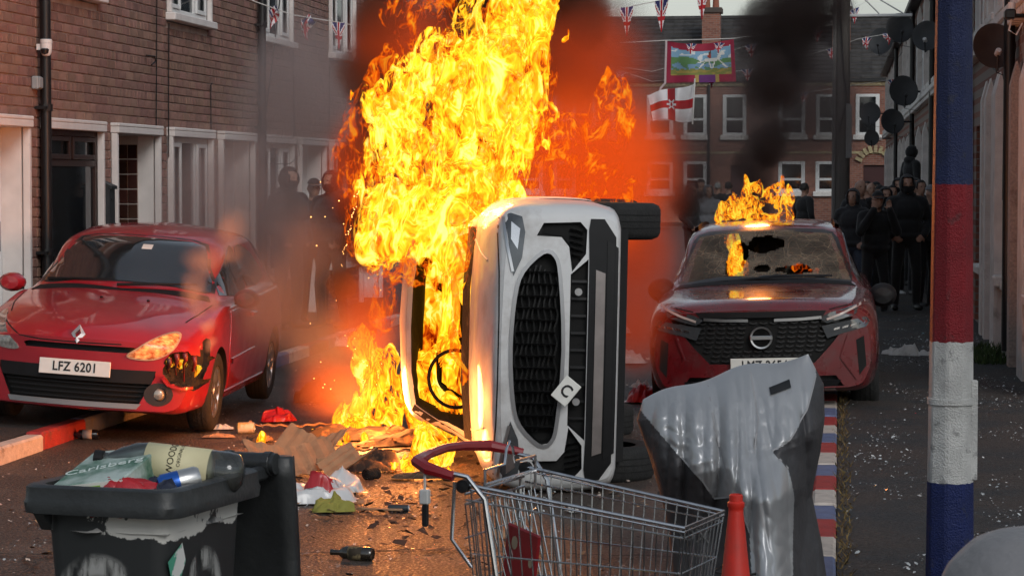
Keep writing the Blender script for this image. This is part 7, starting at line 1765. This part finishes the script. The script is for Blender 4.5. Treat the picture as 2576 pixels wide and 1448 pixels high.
# burning cabin
flame_part('cabin_flame',[fb(1085,1010,2.0,60,70),fb(1090,940,2.1,55,90),fb(1055,990,2.0,30,90),fb(1125,880,1.7,26,120),fb(1120,760,1.7,28,130),fb(1130,1030,1.8,36,60)],.020,.42,5.0,.12,mFlameG,FIRE,seed=21.,hot=lowf(2.5,.10,7.))
flame_part('cabin_glow',[fb(1085,900,2.9,80,260,120)],.045,.3,3.0,.0,mFlameC,FIRE,seed=25.,hot=lambda p: -.10+lowf(2.2,.22,5.)(p)+.16*np.clip((.75-p[:,2])/.6,-.3,1))
flame_part('cowl_flame',[fb(1175,600,.75,26,90),fb(1165,760,.7,18,120),fb(1160,900,.65,16,120),fb(1190,560,.8,60,40),fb(1250,535,.8,60,22)],.016,.55,6.0,.10,mFlameR,FIRE,seed=28.,heat=.10)
# flames creeping over the road under the roof
flame_part('ground_flame',[fg(960,1085,60,80,.15),fg(930,1085,70,60,.08),fg(985,1085,45,110,.25),fg(880,1090,60,50,.05),fg(840,1095,50,30,.02),fg(800,1098,40,20,.02),fg(950,1070,30,110,.40),fg(935,1060,30,70,.55)],.022,.85,5.6,.16,mFlameG,FIRE,seed=33.,lo=-.02,hot=lambda p: .02-.14*np.clip(p[:,2]/.7,0,1)+lowf(2.5,.12,3.)(p))
flame_part('ground_flame',[fg(1060,1190,60,55,.10),fg(1085,1185,50,50,.12),fg(1030,1195,40,30,.05),fg(1095,1187,34,44,.20)],.014,.85,7.0,.14,mFlameG,FIRE,seed=37.,lo=-.02,hot=lambda p: .02-.18*np.clip(p[:,2]/.35,0,1)+lowf(3,.10,3.)(p))
flame_part('ground_flame',[fg(875,1135,14,26,.06),fg(885,1140,12,14,.02)],.010,.4,9.0,.10,mFlameG,FIRE,seed=41.,lo=-.02)
flame_part('ground_flame',[fg(660,1122,20,26,.05),fg(652,1128,26,14,.02),fg(670,1126,22,14,.02)],.010,.45,9.0,.10,mFlameG,FIRE,seed=44.,lo=-.02)
flame_part('ground_flame',[fg(1540,1052,5,14,.03)],.008,.4,9.0,.10,mFlameG,FIRE,seed=45.,lo=-.02)
for k_,(ex,ey,er,eh) in enumerate(((905,1112,16,16),(842,1122,12,10),(985,1158,16,18),(760,1100,10,10),(930,1160,9,9),(718,1135,8,8),(1120,1190,14,16))):
    flame_part('ground_flame',[fg(ex,ey,er,eh,.03),fg(ex+er*.7,ey+2,er*.7,eh*.6,.02)],.010,.5,9.0,.10,mFlameG,FIRE,seed=80.+k_,lo=-.02,heat=-.06)
# tongues behind the car, to the right
flame_part('flame_fringe',[fb(1380,420,2.6,110,130),fb(1480,480,2.8,120,90),fb(1545,360,3.0,60,150),fb(1570,270,3.0,30,70),fb(1420,520,2.6,120,60)],.04,.75,2.6,.10,mFlameR,FIRE,seed=51.,heat=-.03)
# crossover fire
q=D(1905,552,285); FIRE2=thing('fire','small orange fire standing on the roof of the red crossover','fire',loc=q,rot=(0,0,FA))
F2=(Matrix.Translation(q)@Matrix.Rotation(FA,4,'Z')).inverted()
def f2(x,y,dep,rx,rz):
    s=F/(F/285+dep); p_=F2@D(x,y,s); return (p_.x,p_.y,p_.z,rx/s,rx*.7/s,rz/s)
RAMP_ORG=[(.34,(.30,.012,.0)),(.44,(.80,.09,.003)),(.54,(1.0,.22,.006)),(.64,(1.0,.45,.015)),(.76,(1.0,.75,.06))]
mFlameO=flame_mat('flame_orange',13.0,.95,RAMP_ORG,stretch=(1,1,.4),warp=.6,alpha=(.42,.54,1.0),soft=.7,contrast=.14)
flame_part('flame',[f2(1845,530,.1,28,30),f2(1870,510,.1,34,40),f2(1890,480,.1,18,40),f2(1955,525,.15,34,30),f2(1970,500,.15,24,32),f2(1935,490,.1,26,36),f2(1945,450,.1,10,30),f2(1938,430,.1,7,24),f2(1905,545,.1,70,10),f2(1830,548,.1,14,12)],.014,.72,7.5,.15,mFlameO,FIRE2,seed=61.,zst=.5,hot=lambda p: .03-.13*np.clip(p[:,2]/.25,0,1)+lowf(4,.10,1.)(p))
flame_part('cabin_flame',[f2(1850,640,-.45,22,60),f2(1865,675,-.55,26,30),f2(1835,610,-.35,20,30)],.012,.5,8.0,.10,mFlameO,FIRE2,seed=65.,heat=-.04)
flame_part('cabin_flame',[f2(2010,680,-.40,50,14),f2(1990,670,-.3,30,14)],.012,.5,8.0,.10,mFlameR,FIRE2,seed=67.,heat=.05)
# fire inside the hatchback's front corner
bpy.context.view_layer.update()
CM=CL.matrix_basis
FIRE3=thing('fire','small fire glowing inside the smoking headlight of the red hatchback','fire'); FIRE3.matrix_world=CM
mFlameL=flame_mat('flame_lamp',10.0,13.0,[(.3,(.9,.16,.01)),(.6,(1.,.42,.06))],alpha=(-1,-.5,1.0),soft=.01)
conform('flame',T0,'f',cut_l,mFlameL,FIRE3,off=-.035,thick=.002,h=.05,sm=3)
flame_part('flame_fringe',[(.70,.12,.54,.07,.06,.05),(.62,.06,.585,.06,.04,.03),(.76,.16,.50,.05,.05,.05)],.009,.7,12.0,.10,mFlameO,FIRE3,seed=73.,heat=-.05)
# the light the fires throw on the street
def glow(parent,loc,e,rad,c=(1.0,.30,.07)):
    l=bpy.data.lights.new('fire_light','POINT'); l.energy=e; l.color=c; l.shadow_soft_size=rad
    o=bpy.data.objects.new('fire_light',l); COL.objects.link(o); o.parent=parent; o.location=loc; return o
glow(FIRE,fb(1130,430,1.2,1,1)[:3],1500,.35); glow(FIRE,fb(930,1010,2.2,1,1)[:3],220,.25); glow(FIRE,fb(1060,1140,.7,1,1)[:3],70,.12); glow(FIRE2,(0,.15,.3),32,.12)
# drifting sparks
b=MB(); r_=random.Random(5); mSpark=bpy.data.materials.new('spark'); mSpark.use_nodes=True; _b=mSpark.node_tree.nodes['Principled BSDF']; _b.inputs['Emission Color'].default_value=(1,.45,.12,1); _b.inputs['Emission Strength'].default_value=5; _b.inputs['Base Color'].default_value=(.1,.02,0,1)
for _ in range(34):
    q=D(r_.uniform(780,960),r_.uniform(420,1000),F/(DF+r_.uniform(.5,3))); ell(b,q,(r_.uniform(.002,.0045),)*3,0,6)
pp=[(1000,300),(960,560),(930,600),(880,680),(870,720)]
for k in range(30):
    q=D(905-k*1.6+r_.uniform(-3,3),470+k*7+r_.uniform(-3,3)-((k%7)*3),F/(DF+1.0)); ell(b,q,(r_.uniform(.002,.004),)*3,0,6)
o=b.build('sparks',mSpark); o['kind']='stuff'; o['label']='glowing sparks drifting left of the fire'
# ================================================================== smoke (volumes of real extent, lit by sky and fire; the orange puffs also emit a painted glow)
def smoke_mat(name,col,dens,nscale,thr,emit=None,est=0.,stretch=(1,1,.6),step=2.6,aniso=.2,power=1.,soft=False):
    m=bpy.data.materials.new(name); m.use_nodes=True; t=m.node_tree; t.nodes.clear(); L=t.links.new
    tcn=ND(t,'ShaderNodeTexCoord'); ln=ND(t,'ShaderNodeVectorMath',operation='LENGTH'); L(tcn.outputs['Object'],ln.inputs[0])
    fo=ND(t,'ShaderNodeMapRange',interpolation_type='SMOOTHSTEP'); fo.inputs[1].default_value=1.0; fo.inputs[2].default_value=.05; L(ln.outputs['Value'],fo.inputs[0])
    g=ND(t,'ShaderNodeNewGeometry'); mp_=ND(t,'ShaderNodeMapping'); mp_.inputs['Scale'].default_value=stretch; L(g.outputs['Position'],mp_.inputs[0])
    n=ND(t,'ShaderNodeTexNoise'); n.inputs['Scale'].default_value=nscale; n.inputs['Detail'].default_value=3.5; n.inputs['Roughness'].default_value=.6; n.inputs['Distortion'].default_value=.8; L(mp_.outputs[0],n.inputs['Vector'])
    # erode the edge of the puff with the noise
    nc=ND(t,'ShaderNodeMapRange'); nc.clamp=False; nc.inputs[1].default_value=.3; nc.inputs[2].default_value=.7; nc.inputs[3].default_value=.12; nc.inputs[4].default_value=.88; L(n.outputs[0],nc.inputs[0])
    a=ND(t,'ShaderNodeMath',operation='ADD'); L(nc.outputs[0],a.inputs[0]); L(fo.outputs[0],a.inputs[1])
    r=ND(t,'ShaderNodeMapRange',interpolation_type='SMOOTHSTEP'); r.inputs[1].default_value=thr[0]; r.inputs[2].default_value=thr[1]; r.inputs[3].default_value=0; r.inputs[4].default_value=dens; L(a.outputs[0],r.inputs[0])
    f2=ND(t,'ShaderNodeMath',operation='MULTIPLY'); L(r.outputs[0],f2.inputs[0]); L(fo.outputs[0],f2.inputs[1])
    if soft:
        f3=ND(t,'ShaderNodeMath',operation='MULTIPLY'); L(f2.outputs[0],f3.inputs[0]); L(fo.outputs[0],f3.inputs[1]); f2=f3
    v=ND(t,'ShaderNodeVolumePrincipled'); v.inputs['Color'].default_value=(*col,1); v.inputs['Anisotropy'].default_value=aniso; L(f2.outputs[0],v.inputs['Density'])
    if emit:
        e=ND(t,'ShaderNodeMath',operation='MULTIPLY'); e.inputs[1].default_value=est; L(f2.outputs[0],e.inputs[0]); L(e.outputs[0],v.inputs['Emission Strength']); v.inputs['Emission Color'].default_value=(*emit,1)
    o=ND(t,'ShaderNodeOutputMaterial'); L(v.outputs[0],o.inputs['Volume']); m.cycles.volume_step_rate=step
    return m
_ico=None
def puff(parent,x,y,dep,rx,rz,ry,m,roll=0.):
    global _ico
    s=F/(DF+dep); q=D(x,y,s); b=MB(); ell(b,(0,0,0),(1,1,1),0,20); me=b.mesh('puff',m)
    o=link('puff',me,parent,loc=q,rot=(0,R(roll),FA)); o.scale=(rx/s,ry,rz/s); o['kind']='stuff'; return o
def smoke(label): 
    T=bpy.data.objects.new('smoke',None); COL.objects.link(T); T['kind']='stuff'; T['label']=label; return T
mSmDark=smoke_mat('smoke_dark',(.20,.12,.09),7.5,2.0,(.66,1.02))
mSmBlack=smoke_mat('smoke_black',(.13,.105,.10),4.6,1.5,(.64,1.05))
mSmPale=smoke_mat('smoke_pale',(.72,.62,.60),1.5,1.9,(.60,1.15))
mSmVeil=smoke_mat('smoke_veil',(.62,.52,.50),2.4,3.2,(.55,1.25),soft=True)
mSmHaze=smoke_mat('smoke_haze',(.22,.18,.17),.9,.6,(.5,1.1),step=2)
mSmFar=smoke_mat('smoke_far',(.20,.17,.16),.16,.16,(.3,1.1),step=2,soft=True)
mSmPuff=smoke_mat('smoke_puff',(.80,.64,.57),3.4,8.0,(.72,1.3),soft=True)
mGlow=smoke_mat('smoke_painted_glow',(.28,.10,.05),3.6,2.6,(.30,1.15),emit=(1.0,.10,.006),est=.60,soft=True)  # emission stands in for firelight scattered in the smoke, along with dim flame
mGlowR=smoke_mat('smoke_painted_glow_dim',(.26,.12,.08),3.4,2.6,(.35,1.15),emit=(1.0,.085,.006),est=.26,soft=True)  # weaker emission, again firelight painted into brown smoke
_pr=random.Random(3)
def billow(S,pts,m,n,ry,jit=.5):
    """many overlapping puffs strung along a path: (x, y, depth, radius px)"""
    for k in range(n):
        t=(k+_pr.random()*.8)/n*(len(pts)-1); i=min(int(t),len(pts)-2); f=t-i; a=[pts[i][j]+(pts[i+1][j]-pts[i][j])*f for j in range(4)]; r=a[3]*_pr.uniform(.65,1.1)
        puff(S,a[0]+a[3]*jit*_pr.uniform(-1,1),a[1]+a[3]*jit*_pr.uniform(-1,1),a[2]+ry*_pr.uniform(-.5,.5),r*_pr.uniform(.85,1.15),r*_pr.uniform(.85,1.25),ry*r/a[3],m,_pr.uniform(-40,40))
S=smoke('dark brown smoke rolling up around the tall flames')
billow(S,[(870,720,2.6,80),(900,560,2.8,90),(900,400,3.0,100),(930,230,3.2,125),(960,60,3.4,150),(1000,-60,3.4,170)],mSmDark,15,.55)
billow(S,[(1440,260,4.4,110),(1440,130,4.4,130),(1430,20,4.2,150),(1400,-60,4.2,150)],mSmDark,8,.55)
for q in ((1090,120,5.0,260,230),(1200,330,5.2,300,230),(1120,520,5.0,240,160),(1320,60,5.4,240,220),(1180,-60,5,260,160)): puff(S,q[0],q[1],q[2],q[3],q[4],1.0,mSmDark)
S=smoke('black smoke plume rising from the red crossover')
billow(S,[(1890,500,9,50),(1905,420,9,70),(1930,330,9.2,85),(1965,230,9.4,105),(1990,130,9.8,125),(2010,20,10.2,150),(2000,-50,10.4,160)],mSmBlack,17,.6)
billow(S,[(1700,560,9,50),(1735,510,9,60),(1750,470,9,50)],mSmBlack,4,.4)
puff(S,2000,250,14,270,330,2.5,mSmHaze); puff(S,1430,100,14,300,300,2.5,mSmHaze); puff(S,1700,420,14,300,220,2.5,mSmHaze)
puff(S,1950,280,62,420,300,9,mSmFar); puff(S,1550,300,62,420,300,9,mSmFar)
S=smoke('pale pinkish smoke drifting across the left house fronts')
puff(S,600,560,6.0,330,420,1.6,mSmPale); puff(S,760,250,8.0,280,330,1.6,mSmPale)
puff(S,700,760,3.3,230,230,.8,mSmVeil); puff(S,820,860,3.0,190,200,.7,mSmVeil); puff(S,800,620,3.4,200,200,.7,mSmVeil)
S=smoke('dense puff of smoke from the hatchback headlight')
billow(S,[(545,880,2.1,30),(520,800,2.2,45),(500,720,2.3,62),(520,640,2.5,80),(580,600,2.7,95)],mSmPuff,20,.16,.55)
S=smoke('dim flame and orange smoke with painted fire glow behind the overturned car')
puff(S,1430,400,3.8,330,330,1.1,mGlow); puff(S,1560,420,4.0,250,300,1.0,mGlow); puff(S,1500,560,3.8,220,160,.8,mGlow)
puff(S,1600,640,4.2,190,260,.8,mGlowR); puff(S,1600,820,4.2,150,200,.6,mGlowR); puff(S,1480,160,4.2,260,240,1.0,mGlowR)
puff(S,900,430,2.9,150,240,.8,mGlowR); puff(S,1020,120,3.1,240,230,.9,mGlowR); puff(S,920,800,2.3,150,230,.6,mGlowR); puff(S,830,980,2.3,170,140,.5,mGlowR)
bpy.data.scenes.remove(TMPS)
